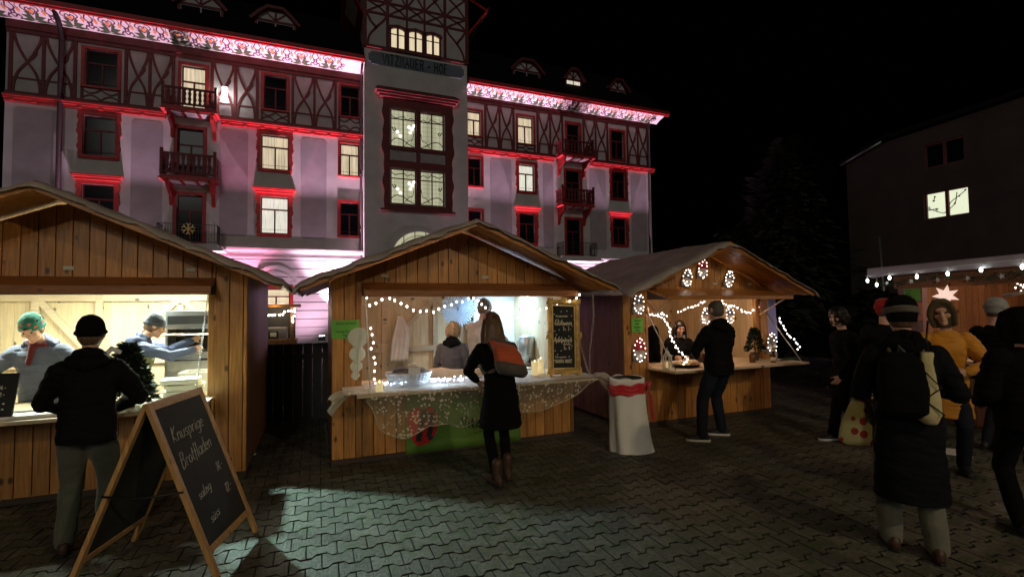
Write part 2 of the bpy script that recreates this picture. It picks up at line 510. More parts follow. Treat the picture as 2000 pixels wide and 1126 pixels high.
HOLES = []
def hotel_window(x0, x1, z0, z1, lit=None, style='scallop', hood=False, y=0.0, tr=.19, parent=hotel, bars=True, dark=False, sill=True):
    """x0..z1 is the outer edge of the painted surround"""
    gx0, gx1 = x0 + tr, x1 - tr; gz0, gz1 = z0 + tr * .8, z1 - tr
    HOLES.append((gx0, gx1, gz0, gz1, y))
    mb = MB()
    mm = 0
    if style == 'scallop': ring_prism(mb, scallop(x0, x1, z0, z1, .05), (gx0, gx1, gz0, gz1), y - .07, y + .02)
    else: ring_prism(mb, [(x0, z0), (x0, z1), (x1, z1), (x1, z0)], (gx0, gx1, gz0, gz1), y - .06, y + .02)
    if sill: mb.box(gx0 - .12, gx1 + .12, y - .13, y - .04, gz0 - .09, gz0 - .01)
    if hood:
        mb.box(x0 - .05, x1 + .05, y - .16, y - .02, z1 - .02, z1 + .10)
        mb.box(x0 - .12, x1 + .12, y - .24, y - .01, z1 + .10, z1 + .17)
        mb.box(x0 - .16, x1 + .16, y - .28, y - .01, z1 + .17, z1 + .23)
    w = mb.build("window", m_reddark if dark else m_red, parent)
    f = MB(); yy = y + .14
    t = .055; zt = gz0 + (gz1 - gz0) * .66; xm = (gx0 + gx1) / 2
    f.box(gx0, gx0 + t, yy, yy + .06, gz0, gz1); f.box(gx1 - t, gx1, yy, yy + .06, gz0, gz1)
    f.box(gx0 + t, gx1 - t, yy, yy + .06, gz0, gz0 + t); f.box(gx0 + t, gx1 - t, yy, yy + .06, gz1 - t, gz1)
    if bars:
        f.box(gx0 + t, gx1 - t, yy - .012, yy + .06, zt - .035, zt + .035)
        f.box(xm - .035, xm + .035, yy - .01, yy + .06, gz0 + t, zt - .035)
        f.box(gx0 + t, gx1 - t, yy - .05, yy - .03, gz0 + .2, gz0 + .215)
    f.build("frame", m_reddark, w)
    p = MB(); p.box(gx0 + .01, gx1 - .01, yy + .022, yy + .034, gz0 + .01, gz1 - .01)
    if lit is None:
        p.build("pane", m_dglass, w)
    else:
        c = MB(); n = 40; rows = []
        for j in (0, 1):
            rows.append([(gx0 + (gx1 - gx0) * i / n, yy + .10 + .018 * sin(i * 1.9) + .012 * sin(i * .7), (gz0, gz1)[j]) for i in range(n + 1)])
        c.loft(rows, cap=False, closed=False)
        c.build("curtain", m_curtains[len(HOLES) * 7 % 3] if lit is m_curtain else lit, w)
    return w

HZ1 = (5.5, 7.72); HZ2 = (8.78, 10.88)
# left wing
hotel_window(-10.07, -8.5, 8.72, 10.9); hotel_window(-10.07, -8.5, 5.5, 7.75, hood=True)
hotel_window(-10.0, -8.52, 11.95, 13.9, style='flat', tr=.14)
hotel_window(-2.88, -1.22, 8.80, 10.9, m_curtain); hotel_window(-2.88, -1.22, 5.5, 7.72, m_curtain, hood=True)
hotel_window(-2.72, -1.38, 11.92, 13.95, style='flat', tr=.14)
hotel_window(.98, 2.2, 8.86, 10.82, m_curtain, 'flat', tr=.13); hotel_window(.96, 2.2, 5.58, 7.62, None, 'flat', tr=.15)
hotel_window(1.0, 2.22, 12.08, 14.0, style='flat', tr=.13)
# right wing
hotel_window(8.1, 9.2, 11.9, 13.62, m_curtain, 'flat', tr=.13); hotel_window(8.1, 9.2, 8.87, 10.8, None, 'flat', tr=.15)
hotel_window(8.1, 9.2, 5.6, 7.65, None, 'flat', tr=.15)
hotel_window(11.34, 12.64, 11.8, 13.74, m_curtain, 'flat', tr=.13); hotel_window(11.3, 12.74, 8.78, 10.78, m_curtain)
hotel_window(11.3, 12.74, 5.55, 7.72, None, hood=True)
hotel_window(18.1, 19.36, 11.5, 13.66, None, 'flat', tr=.13); hotel_window(18.04, 19.48, 8.83, 10.92, None)
hotel_window(18.04, 19.48, 5.7, 7.8, None, hood=True)
# balcony doors (surround, leaf frames, glass)
for (a, b, c, d, lit) in ((-6.3, -5.0, 11.35, 13.84, m_curtain), (-6.42, -5.05, 8.2, 10.72, None), (-6.42, -5.05, 4.95, 7.5, None),
                          (14.74, 15.96, 11.35, 13.72, None), (14.6, 15.95, 8.2, 10.66, None), (14.6, 15.95, 4.95, 7.5, None)):
    hotel_window(a, b, c, d, lit, 'flat', tr=.15, sill=False)
# ground floor arched window and one beside
for (a, b) in ((-2.75, -1.15), (-9.8, -8.2), (-6.3, -4.8), (11.2, 12.8)):
    w = hotel_window(a, b, 1.55, 3.0, m_curtain2 if a == -2.75 else None, 'flat', tr=.16, y=-.12)
    mb = MB(); xm = (a + b) / 2
    arc = [(xm + (b - a) / 2 * 1.22 * cos(t), 3.08 + .85 * sin(t)) for t in [pi - i * pi / 14 for i in range(15)]]
    mb.ribbon(arc, .16, -.24, -.119); mb.ribbon([(xm + (q[0] - xm) * .82, 3.05 + (q[1] - 3.08) * .72) for q in arc], .09, -.20, -.119)
    mb.build("window_arch", m_rust, hotel)

wl = MB()
for (x0, x1) in ((-12.6, 2.3), (8.0, 21.4)):
    wall_cells(wl, x0, x1, 4.36, 11.2, [h[:4] for h in HOLES if h[4] == 0 and x0 < h[0] < x1 and h[2] < 11], 0)
wl.box(-12.6, -12.59, .001, 12, 0, 14.6); wl.box(21.39, 21.4, .001, 12, 0, 14.4)
wl.box(-12.59, 21.39, 12, 12.1, 0, 14)
for (x0, x1) in ((-12.3, -10.75), (-8.09, -6.85), (-4.5, -3.27), (-.83, .42), (9.62, 11.0), (13.12, 13.86), (16.48, 17.75), (19.72, 21.0)):
    c = .12; z0, z1 = 5.45, 10.75
    wl.prism([(x0 + c, z0), (x0, z0 + c), (x0, z1 - c), (x0 + c, z1), (x1 - c, z1), (x1, z1 - c), (x1, z0 + c), (x1 - c, z0)], -.004, .0, 1)
wl.build("wall", [m_plaster, m_panel], hotel)
for (x0, x1) in ((-12.6, 2.3), (8.0, 21.4)):
    tl = MB()
    wall_cells(tl, x0, x1, 11.2, 14.62, [h[:4] for h in HOLES if h[4] == 0 and x0 < h[0] < x1 and h[2] > 11], 0)
    tl.build("upper_wall", m_infill, hotel)
gf = MB()
for (x0, x1) in ((-12.7, 2.3), (8.0, 21.5)):
    hs = [h[:4] for h in HOLES if h[4] == -.12 and x0 < h[0] < x1]
    z = 0.0
    while z < 4.3:
        e = min(z + .43, 4.3)
        hh = [(h[0], h[1], max(h[2], z + .0), min(h[3], e)) for h in hs if h[3] > z and h[2] < e]
        wall_cells(gf, x0, x1, z + .026, e - .026, [(q[0], q[1], max(q[2], z + .026), min(q[3], e - .026)) for q in hh], -.12, .3)
        gf.add([(x0, -.12, e - .026), (x1, -.12, e - .026), (x1, -.04, e - .02), (x0, -.04, e - .02)], [(0, 1, 2, 3)]); gf.add([(x0, -.12, z + .026), (x1, -.12, z + .026), (x1, -.04, z + .02), (x0, -.04, z + .02)], [(0, 3, 2, 1)])
        z = e
    wall_cells(gf, x0, x1, 0, 4.3, hs, -.035, .2, 1)
gf.build("ground_floor_wall", [m_rust, m_panel], hotel)

# horizontal mouldings
cn = MB()
for (x0, x1) in ((-12.9, 2.3), (8.0, 21.7)):
    cn.box(x0, x1, -.20, .0, 4.34, 4.44); cn.box(x0, x1, -.24, .0, 4.66, 4.74); cn.box(x0, x1, -.30, .0, 4.74, 4.86); cn.box(x0, x1, -.14, .0, 4.44, 4.66)
    for xb in (-6.9, -4.45, 13.8, 16.2):
        pass
cn.build("cornice", m_rust, hotel)
for (x0, x1) in ((-12.6, -6.75), (-4.45, 2.3), (8.0, 13.9), (16.35, 21.6)):
    fb = MB()
    fb.box(x0, x1, -.20, -.002, 11.06, 11.14); fb.box(x0, x1, -.12, -.002, 10.94, 11.06); fb.box(x0, x1, -.26, -.002, 11.14, 11.22)
    x = x0 + .2
    while x < x1 - .3:
        fb.box(x, x + .16, -.19, -.1, 10.95, 11.055); x += .78
    fb.build("floor_band", m_red, hotel)

# half-timbering of the top storey
tb = MB()
def tim(x0, x1, z0, z1, y=-.05): tb.box(x0, x1, y, -.002, z0, z1)
for (x0, x1) in ((-12.6, 2.28), (8.0, 21.4)):
    tim(x0, x1, 11.22, 11.42, -.07); tim(x0, x1, 14.02, 14.2, -.07)
    tb.box(x0, x1, -.12, -.002, 14.2, 14.6)
BAYS = [(-12.5, -10.15), (-8.4, -6.42), (-4.92, -2.82), (-1.3, .92), (9.28, 11.24), (12.74, 14.62), (16.05, 18.0), (19.46, 21.3)]
for (a, b) in BAYS:
    tim(a, a + .13, 11.42, 14.02, -.055); tim(b - .13, b, 11.42, 14.02, -.055)
    m_ = (a + b) / 2
    tim(m_ - .06, m_ + .06, 11.42, 14.02, -.052)
    for (c, d) in ((a + .13, m_ - .06), (m_ + .06, b - .13)):
        tim(c, d, 11.98, 12.06, -.03)
        w = d - c; xm = (c + d) / 2
        # an S-curved brace and its mirror crossing below mid height, the outer one with a notched elbow
        s1 = [(c + .02, 14.02), (c + .10 * w, 13.65), (c + .30 * w, 13.15), (xm, 12.78), (c + .80 * w, 12.3), (d - .06, 11.8), (d - .03, 11.42)]
        s2 = [(d - .02, 14.02), (d - .07 * w, 13.7), (d - .22 * w, 13.3), (d - .26 * w, 13.12), (xm, 12.76), (c + .20 * w, 12.3), (c + .06, 11.8), (c + .03, 11.42)]
        tb.ribbon([tuple(q) for q in curve_pts(s1, 4)], .10, -.045, -.002)
        tb.ribbon([tuple(q) for q in curve_pts(s2, 4)], [.10] * 9 + [.15] * 6 + [.10] * 99, -.040, -.002)
for (a, b, z) in ((-10.0, -8.52, 11.95), (-2.72, -1.38, 11.92), (1.0, 2.2, 12.08), (8.1, 9.2, 11.9), (11.34, 12.64, 11.8), (18.1, 19.36, 11.5)):
    if z < 11.6: continue
    n = 2; w = (b - a) / n
    for i in range(n):
        c = a + w * i
        for sg in (1, -1):
            zb, zt = 11.42, z
            mid = (zb + zt) / 2
            arc = [(c + w * t, mid + sg * ((zt - zb) / 2 - .02 - .20 * sin(pi * t))) for t in [k / 8 for k in range(9)]]
            tb.ribbon(arc, .06, -.04, -.002)
    tb.box(a, a + .1, -.05, -.002, 11.42, z); tb.box(b - .1, b, -.05, -.002, 11.42, z)
tb.build("half_timbering", m_timber, hotel)

# painted cove under the eaves, gutter board and roof
def eaves(x0, x1, zb, zt, xo0, xo1):
    g = MB(); N = 10
    def surf(x, v, off=0):
        # v 0 at the wall, 1 at the gutter; quarter-round cove
        a = v * pi / 2 * .96
        y = -1.0 * (1 - cos(a)) - .12 * (1 - v) ; z = zb + (zt - zb) * sin(a)
        nrm = Vector((0, -sin(a) * .9 - .1 - .6, -.9 * cos(a) * .5 - .7)).normalized()
        return (x, y + nrm.y * off, z + nrm.z * off)
    # a straight-sided soffit that flattens outwards
    def sp(x, v, off=0):
        y = -.13 - .87 * v ; z = zb + (zt - zb) * (v ** .75)
        return (x, y - off * .55, z - off * .83)
    rows = [[sp(x, j / N) for x in (x0, x1)] for j in range(N + 1)]
    g.loft(rows, cap=False, closed=False)
    g.build("painted_eaves_cove", m_pwhite, hotel)
    mot = MB(); P = 1.34; x = x0 + .05
    o1, o2 = .004, .008
    def rib(pts, w, m, o=.006):
        cp = [tuple(q) for q in curve_pts(pts, 5)]
        L = []
        for i, p in enumerate(cp):
            a = cp[max(i - 1, 0)]; b = cp[min(i + 1, len(cp) - 1)]
            dx, dv = b[0] - a[0], b[1] - a[1]; l = sqrt(dx * dx + dv * dv) or 1
            L.append([sp(p[0] - dv / l * w / 2, p[1] + dx / l * w / 2, o), sp(p[0] + dv / l * w / 2, p[1] - dx / l * w / 2, o)])
        mot.loft(L, m, None, False, False, False)
    def blob(poly, m, o=.004):
        mot.add([sp(a, b, o) for a, b in poly], [tuple(range(len(poly)))], m)
    while x < x1 - P * .95:
        c = x + P / 2
        for sg in (-1, 1):
            for k, (dx, w) in enumerate(((.17, .06), (.44, .07))):
                blob([(c + sg * (dx - w), .55), (c + sg * dx, .36 + .06 * k), (c + sg * (dx + w), .58), (c + sg * (dx + .01), .86)], 1 if k % 2 else 2)
            rib([(c + sg * .60, .95), (c + sg * .52, .70), (c + sg * .62, .50), (c + sg * .58, .28), (c + sg * .48, .30)], .06, 4)
            rib([(c + sg * .08, .95), (c + sg * .22, .92), (c + sg * .30, .75), (c + sg * .20, .6), (c + sg * .10, .42)], .05, 4)
            rib([(c + sg * .66, .12), (c + sg * .54, .26), (c + sg * .44, .14), (c + sg * .52, .06)], .06, 4)
            rib([(c + sg * .40, .97), (c + sg * .46, .80), (c + sg * .38, .66)], .028, 4)
            for q_, (a, b, l, u) in enumerate(((.0, .05, .50, .02), (.0, .10, .42, .22), (.0, .12, .26, .42))):
                blob([(c + sg * a, b), (c + sg * (a + l * .45), b + .10 + u * .7), (c + sg * (a + l), b + u), (c + sg * (a + l * .5), b - .04 + u * .3)], 3, .009 + q_ * .003)
        blob([(c - .10, .62), (c, .44), (c + .10, .62), (c + .06, .74), (c, .68), (c - .06, .74)], 1, .008)
        rib([(c, .40), (c - .16, .66), (c - .08, .82), (c, .72), (c + .08, .82), (c + .16, .66), (c, .40)], .045, 4, .012)
        e = x + P  # white heart between two sprays
        rib([(e, .30), (e - .09, .46), (e - .04, .54), (e, .48), (e + .04, .54), (e + .09, .46), (e, .30)], .045, 4, .012)
        x += P
    mot.build("cove_painting", [m_pwhite, m_porange, m_pyellow, m_pgreen, m_pviolet], hotel)
    b = MB()
    b.box(xo0, xo1, -1.10, -1.0, zt - .03, zt + .10); b.box(xo0, xo1, -1.17, -1.10, zt + .06, zt + .28); b.box(xo0, xo1, -1.10, -.9, zt + .10, zt + .16)
    b.build("gutter_board", m_red, hotel)
    r = MB()
    r.add([(xo0, -1.15, zt + .28), (xo1, -1.15, zt + .28), (xo1, 5, zt + 5.4), (xo0, 5, zt + 5.4)], [(0, 1, 2, 3)])
    r.add([(xo0, 5, zt + 5.4), (xo1, 5, zt + 5.4), (xo1, 12, zt + 6), (xo0, 12, zt + 6)], [(0, 1, 2, 3)])
    r.build("roof", m_slate, hotel)
eaves(-13.6, 2.28, 14.55, 14.86, -13.6, 2.28)
eaves(8.0, 21.9, 14.36, 14.64, 8.0, 22.2)

# dormers in the roof
def dormer(x, w, zb, lit=False):
    d = MB(); y = 1.1
    d.box(x - w / 2, x + w / 2, y, 3.2, zb, zb + 1.0)
    d.prism([(x - w / 2 - .1, zb + 1.0), (x - w * .28, zb + 1.55), (x + w * .28, zb + 1.55), (x + w / 2 + .1, zb + 1.0)], y, 3.2)
    o = d.build("dormer", m_infill, hotel)
    t = MB()
    t.ribbon([(x - w / 2 - .25, zb + .85), (x - w * .42, zb + 1.3), (x - w * .2, zb + 1.66), (x + w * .2, zb + 1.66), (x + w * .42, zb + 1.3), (x + w / 2 + .25, zb + .85)], .16, y - .3, y + .1)
    t.box(x - w / 2, x + w / 2, y - .05, y - .005, zb + .95, zb + 1.06); t.box(x - .05, x + .05, y - .05, y - .006, zb + 1.06, zb + 1.55)
    for sg in (-1, 1):
        t.ribbon([(x + sg * .02, zb + 1.08), (x + sg * w * .15, zb + 1.3), (x + sg * w * .26, zb + 1.5)], .07, y - .05, y - .007)
        t.box(x + sg * w / 2 - .06, x + sg * w / 2 + .06, y - .06, y - .004, zb, zb + .95)
    t.build("timber_trim", m_reddark, o)
    p = MB(); p.box(x - w / 2 + .1, x - .04, y - .03, y - .01, zb + .1, zb + .9); p.box(x + .04, x + w / 2 - .1, y - .03, y - .01, zb + .1, zb + .9)
    p.build("pane", m_curtain if lit else m_dglass, o)
dormer(-5.6, 1.9, 16.35); dormer(-2.15, 1.9, 16.25); dormer(12.6, 1.9, 16.1); dormer(16.05, 1.2, 16.1, True); dormer(19.6, 1.3, 15.95)

# drain pipes
for (x, za, zb, y) in ((-10.66, .2, 15.0, -.16), (2.16, 0.2, 14.7, -.14), (21.15, .2, 14.4, -.12)):
    d = MB(); d.tube([(x, y, za), (x, y, 14.0), (x, y - .25, 14.5), (x, -1.0, zb)], .06 if x > -10 else .10, 10)
    for z in (3, 6, 9, 12): d.lathe([(.1, 0), (.1, .06)], (x, y, z), 10)
    d.build("drain_pipe", m_pipe, hotel)

# balconies
def balcony(x0, x1, z, iron=False, top=1.02, style=0):
    s = MB(); y0 = -1.0
    if iron:
        s.box(x0 - .2, x1 + .2, y0 - .1, -.30, z - .30, z - .16); s.box(x0 - .05, x1 + .05, y0, -.001, z - .16, z - .06); s.box(x0 - .3, x1 + .3, y0 - .2, -.28, z - .40, z - .30)
        o = s.build("balcony", m_rust, hotel)
    else:
        s.box(x0, x1, y0, -.27, z - .12, z); s.box(x0 - .05, x1 + .05, y0 - .06, -.26, z - .2, z - .12)
        k = x0 + .15
        while k < x1:
            s.box(k, k + .12, y0 - .02, -.27, z - .30, z - .2); k += .62
        o = s.build("balcony", m_red, hotel)
        for xb in (x0 + .18, x1 - .30):
            b = MB(); T = Matrix(((0, 1, 0, 0), (1, 0, 0, 0), (0, 0, 1, 0), (0, 0, 0, 1)))
            b.prism([(-.0, z - 1.25), (-.12, z - 1.2), (-.22, z - .8), (-.85, z - .45), (-.92, z - .21), (0, z - .21)], xb, xb + .14, T=T)
            b.build("bracket", m_red, o)
        u = MB(); u.box(x0 + .34, x1 - .34, -.9, -.28, z - .26, z - .205); u.build("soffit", m_plaster, o)
    r = MB(); h = z + top
    if iron:
        for (a, b, c, d) in ((x0, x1, y0 + .03, y0 + .05), (x0, x0 + .02, y0 + .05, -.02), (x1 - .02, x1, y0 + .05, -.02)):
            r.box(a, b, c, d, h - .03, h); r.box(a, b, c, d, z, z + .03); r.box(a, b, c, d, z + .5, z + .515)
        n = 22
        for i in range(n + 1):
            x = x0 + (x1 - x0) * i / n; r.box(x - .008, x + .008, y0 + .032, y0 + .048, z + .03, h - .03)
        for i in range(8):
            for x in (x0 + .01, x1 - .01): r.box(x - .008, x + .008, y0 + .1 + i * .11, y0 + .116 + i * .11, z + .03, h - .03)
        r.build("railing", m_black, o)
    else:
        for x in (x0 + .05, x1 - .05): r.box(x - .06, x + .06, y0, y0 + .12, z, h + .18)
        r.box(x0, x1, y0 + .01, y0 + .11, h - .08, h); r.box(x0, x1, y0 + .02, y0 + .10, z + .08, z + .16)
        for sx in (x0 + .05, x1 - .05):
            r.box(sx - .04, sx + .04, y0 + .12, -.08, h - .08, h); r.box(sx - .035, sx + .035, y0 + .12, -.08, z + .08, z + .16)
        n = int((x1 - x0) / .24)
        for i in range(n):
            x = x0 + .17 + (x1 - x0 - .34) * (i + .5) / n; zz = [z + .16, z + .26, z + .36, z + .5, z + .64, z + .74, h - .08]
            ww = [.10, .05, .10, .06, .10, .05, .10] if style == 0 else [.11, .09, .05, .11, .05, .09, .11]
            r.ribbon([(x, q) for q in zz], [q * 1.5 for q in ww], y0 + .04, y0 + .08)
        T = Matrix(((0, 1, 0, 0), (1, 0, 0, 0), (0, 0, 1, 0), (0, 0, 0, 1)))
        for sx in (x0 + .03, x1 - .07):
            for i in range(4):
                yy = y0 + .2 + i * .2; r.ribbon([(yy, q) for q in (z + .16, z + .36, z + .5, z + .64, h - .08)], [.15, .08, .15, .08, .15], sx, sx + .04, T=T)
        r.build("railing", m_timber, o)
    return o
balcony(-6.7, -4.5, 11.3, top=.9); balcony(-6.72, -4.5, 8.05, style=1, top=1.05); balcony(-6.8, -4.42, 4.95, True, .85)
balcony(14.0, 16.28, 11.3, top=.85); balcony(13.95, 16.25, 8.2, style=1, top=.9); balcony(14.0, 16.4, 4.95, True, .8)

# ---- tower
tw = MB(); TY = -.7
TH = [(3.45, 6.75, 7.4, 12.75)]
wall_cells(tw, 2.28, 8.02, 0, 15.83, [(3.66, 6.62, 7.45, 9.4), (3.66, 6.62, 10.58, 12.68), (3.8, 6.7, 1.8, 5.2)], TY, .3)
tw.box(2.28, 2.281, TY, .0, 0, 15.83); tw.box(8.019, 8.02, TY, .0, 0, 15.83)
tw.box(2.28, 2.29, 0, 5, 14.4, 21); tw.box(8.01, 8.02, 0, 5, 14.4, 21)
for (a, b) in ((3.62, 5.02), (5.28, 6.66)):
    tw.prism([(a + .12, 9.85), (a, 9.95), (a, 10.25), (a + .12, 10.35), (b - .12, 10.35), (b, 10.25), (b, 9.95), (b - .12, 9.85)], TY - .012, TY - .001, 1)
tw.build("tower_wall", [m_plaster, m_panel], hotel)
tu = MB(); wall_cells(tu, 2.22, 8.08, 15.83, 21, [(3.6 + .98 * i, 4.52 + .98 * i, 16.02, 17.3) for i in range(3)], TY - .06, .3)
tu.build("tower_upper_wall", m_infill, hotel)
tt = MB(); y = TY - .06
def tb2(x0, x1, z0, z1, d=.06): tt.box(x0, x1, y - d, y - .002, z0, z1)
tb2(2.2, 8.1, 15.83, 15.97, .09)
tb2(2.2, 2.40, 15.97, 21); tb2(7.9, 8.1, 15.97, 21); tb2(3.42, 3.58, 15.97, 21, .065); tb2(6.62, 6.78, 15.97, 21, .065)
tb2(2.4, 7.9, 17.72, 17.84, .05); tb2(2.4, 7.9, 18.4, 18.52, .05); tb2(2.4, 7.9, 19.6, 19.72, .05)
for x in (4.55, 5.53): tb2(x - .055, x + .055, 15.97, 19.6, .055)
def cr(pts, w=.11): tt.ribbon([tuple(q) for q in curve_pts(pts, 5)], w, y - .042, y - .002)
cr([(2.45, 15.98), (2.55, 16.5), (2.95, 17.05), (3.3, 17.45), (3.45, 17.72)]); cr([(2.42, 17.7), (2.6, 17.3), (2.85, 17.05), (2.9, 16.9)], .12)
cr([(7.85, 15.98), (7.7, 16.5), (7.3, 17.05), (6.95, 17.4), (6.78, 17.72)]); cr([(7.88, 17.7), (7.7, 17.35), (7.5, 17.1), (7.4, 16.9)], .12)
for (a, b) in ((2.42, 3.42), (3.58, 4.5), (4.6, 5.48), (5.58, 6.62), (6.8, 7.9)):
    cr([(a, 17.8), (a + (b - a) * .3, 18.0), (b - (b - a) * .3, 18.25), (b, 18.42)], .09); cr([(b, 17.84), (b - (b - a) * .3, 18.1), (a + (b - a) * .3, 18.3), (a, 18.42)], .09)
    cr([(a, 18.5), ((a + b) / 2 - .1, 19.0), (b, 19.6)], .09); cr([(b, 18.5), ((a + b) / 2 + .1, 19.05), (a, 19.6)], .09)
tt.build("tower_timbering", m_reddark, hotel)
for i in range(3):
    a, b = 3.6 + .98 * i, 4.52 + .98 * i; fr = MB(); m_ = (a + b) / 2
    for (p, q) in ((a, a + .1), (m_ - .05, m_ + .05), (b - .1, b)): fr.box(p, q, y - .02, y + .12, 16.02, 17.2)
    fr.box(a + .1, b - .1, y + .02, y + .12, 16.02, 16.08); fr.box(a + .1, b - .1, y + .03, y + .10, 16.82, 16.845)
    top = [(a - .05, 17.08), (a + .2, 17.22), (m_, 17.28), (b - .2, 17.22), (b + .05, 17.08)]
    fr.ribbon(top, .14, y - .06, y + .1); fr.box(a, b, y - .01, y + .1, 17.2, 17.3)
    w = fr.build("window", m_reddark, hotel)
    c = MB(); c.box(a, b, y + .13, y + .14, 16.02, 17.3); c.build("curtain", m_curtain2, w)
pq = MB(); a, b, c, d = 2.5, 7.82, 14.98, 15.68
pq.prism([(a, c + .15), (a, d - .15), (a + .1, d - .12), (a + .15, d), (b - .15, d), (b - .1, d - .12), (b, d - .15), (b, c + .15), (b - .1, c + .12), (b - .15, c), (a + .15, c), (a + .1, c + .12)], TY - .03, TY - .001, 0)
pl = pq.build("name_plaque", m_plaque, hotel)
lt = MB(); write(lt, "VITZNAUER - HOF", 3.22, 15.07, .54, TY - .09, TY - .031, .060, tr=.07, xs=.76)
lt.build("lettering", m_letter, pl)
# stair bay: two leaded windows in one carved surround under a hood
by = MB()
ring_prism(by, scallop(3.25, 7.1, 7.1, 13.25, .09), (3.6, 6.68, 7.4, 12.72), TY - .16, TY + .02)
by.box(3.6, 6.68, TY - .15, TY + .02, 9.4, 9.8); by.box(3.6, 6.68, TY - .15, TY + .02, 10.4, 10.6)
by.box(5.04, 5.26, TY - .14, TY + .1, 7.4, 9.4); by.box(5.04, 5.26, TY - .14, TY + .1, 10.6, 12.72); by.box(5.04, 5.26, TY - .13, TY, 9.8, 10.4)
by.box(3.05, 7.25, TY - .32, TY, 13.2, 13.32); by.box(2.9, 7.38, TY - .42, TY, 13.32, 13.44)
by.add([(2.8, TY - .5, 13.44), (7.46, TY - .5, 13.44), (7.46, TY - .5, 13.5), (2.8, TY - .5, 13.5), (3.0, TY, 13.86), (7.3, TY, 13.86), (2.8, TY, 13.44), (7.46, TY, 13.44)],
       [(0, 1, 2, 3), (3, 2, 5, 4), (0, 3, 4, 6), (1, 7, 5, 2), (0, 6, 7, 1)])
by.box(3.1, 7.2, TY - .24, TY - .1, 7.02, 7.14)
bay = by.build("stair_window_surround", m_reddark, hotel)
for (z0, z1) in ((7.45, 9.38), (10.6, 12.68)):
    for (a, b) in ((3.66, 5.04), (5.26, 6.62)):
        f = MB(); yy = TY + .05; m_ = (a + b) / 2; zt = z1 - .52
        for (p, q) in ((a, a + .06), (m_ - .03, m_ + .03), (b - .06, b)): f.box(p, q, yy, yy + .06, z0, z1)
        for (p, q) in ((z0, z0 + .06), (zt - .025, zt + .025), (z1 - .05, z1)): f.box(a + .06, b - .06, yy + .004, yy + .056, p, q)
        w = f.build("window", m_reddark, bay)
        # lead lines and painted tendrils of the glass
        l = MB(); yl = yy + .07
        for k in range(1, 8): l.box(a, b, yl, yl + .004, z0 + (z1 - z0) * k / 8 - .004, z0 + (z1 - z0) * k / 8 + .004)
        for k in range(1, 6): l.box(a + (b - a) * k / 6 - .003, a + (b - a) * k / 6 + .003, yl, yl + .004, z0, z1)
        sg = 1 if a < 5 else -1; ox = a if a < 5 else b
        def rb(pts, w=.03): l.ribbon([tuple(q) for q in curve_pts([(ox + sg * p[0], z0 + p[1]) for p in pts], 5)], w, yl - .006, yl + .006)
        rb([(.06, 1.75), (.25, 1.62), (.4, 1.66), (.62, 1.72), (.7, 1.62)], .04); rb([(.7, 1.8), (.9, 1.6), (1.15, 1.7), (1.3, 1.6)], .035)
        rb([(.05, .3), (.3, .5), (.7, .42), (1.0, .22), (1.3, .1)], .045); rb([(.1, 1.1), (.2, .9), (.3, 1.0), (.2, 1.08)], .05); rb([(.75, .1), (1.0, .42), (1.2, .5), (1.28, .9)], .03)
        l.build("tracery", m_black, w)
        p = MB(); p.box(a, b, yy + .10, yy + .11, z0, z1); p.build("pane", m_stair, w)
    # glass globes of the stair lamp, seen through the left leaf
    for (x, z) in ((4.05, z0 + .85), (4.75, z0 + .9), (4.85, z0 + 1.1), (4.68, z0 + 1.2), (4.95, z0 + 1.3), (4.2, z0 + .65)):
        g = MB(); g.ball((x, TY + .13, z), .07, n=10); g.build("lamp_globe", m_lampglow, bay)
# big arched ground-floor window of the tower
ar = MB(); pts = [(5.25 + 1.6 * cos(t), 4.55 + 1.5 * sin(t)) for t in [pi - i * pi / 16 for i in range(17)]]
ar.ribbon(pts, .14, TY - .06, TY + .05); w = ar.build("window_arch", m_plaster, hotel)
p = MB(); p.prism(pts, TY - .02, TY - .005); p.build("pane", m_stair, w)
p = MB()
for k in (-.9, -.3, .3, .9): p.box(5.25 + k - .02, 5.25 + k + .02, TY - .05, TY - .022, 4.5, 4.55 + 1.5 * sqrt(1 - (k / 1.6) ** 2))
p.ribbon([(5.25 + (q[0] - 5.25) * .8, 4.55 + (q[1] - 4.55) * .8) for q in pts], .03, TY - .05, TY - .022)
p.build("tracery", m_black, w)
# flared eaves of the tower roof with their pale soffits
for sg, xe in ((1, 8.08), (-1, 2.22)):
    e = MB()
    e.add([(xe, TY - .1, 17.55), (xe + sg * .95, TY - .9, 18.75), (xe + sg * .95, 3, 18.75), (xe, 3, 17.55), (xe, TY - .1, 17.75), (xe + sg * 1.0, TY - .95, 19.0), (xe + sg * 1.0, 3, 19.0), (xe, 3, 17.75)],
          [(0, 1, 2, 3), (4, 7, 6, 5), (0, 4, 5, 1), (1, 5, 6, 2), (2, 6, 7, 3)])
    e.add([(xe, TY - .1, 19.9), (xe + sg * .95, TY - .92, 18.8), (xe + sg * .9, TY - .9, 18.7), (xe, TY - .1, 19.7)], [(0, 1, 2, 3)])
    fl = e.build("flared_eaves", m_red, hotel)
    s = MB(); s.add([(xe + sg * .28, TY - .05, 17.86), (xe + sg * .84, TY - .45, 18.56), (xe + sg * .84, 1.2, 18.56), (xe + sg * .28, 1.2, 17.86)], [(0, 1, 2, 3)])
    s.v = [(q[0], q[1], q[2] - .03) for q in s.v]
    s.build("soffit", m_plaster, fl)
tr_ = MB(); tr_.add([(1.6, -1.4, 20.6), (8.7, -1.4, 20.6), (8.7, 5, 20.6), (1.6, 5, 20.6), (5.15, 2, 27)], [(0, 1, 4), (1, 2, 4), (2, 3, 4), (3, 0, 4), (0, 3, 2, 1)])
tr_.build("tower_roof", m_slate, hotel)
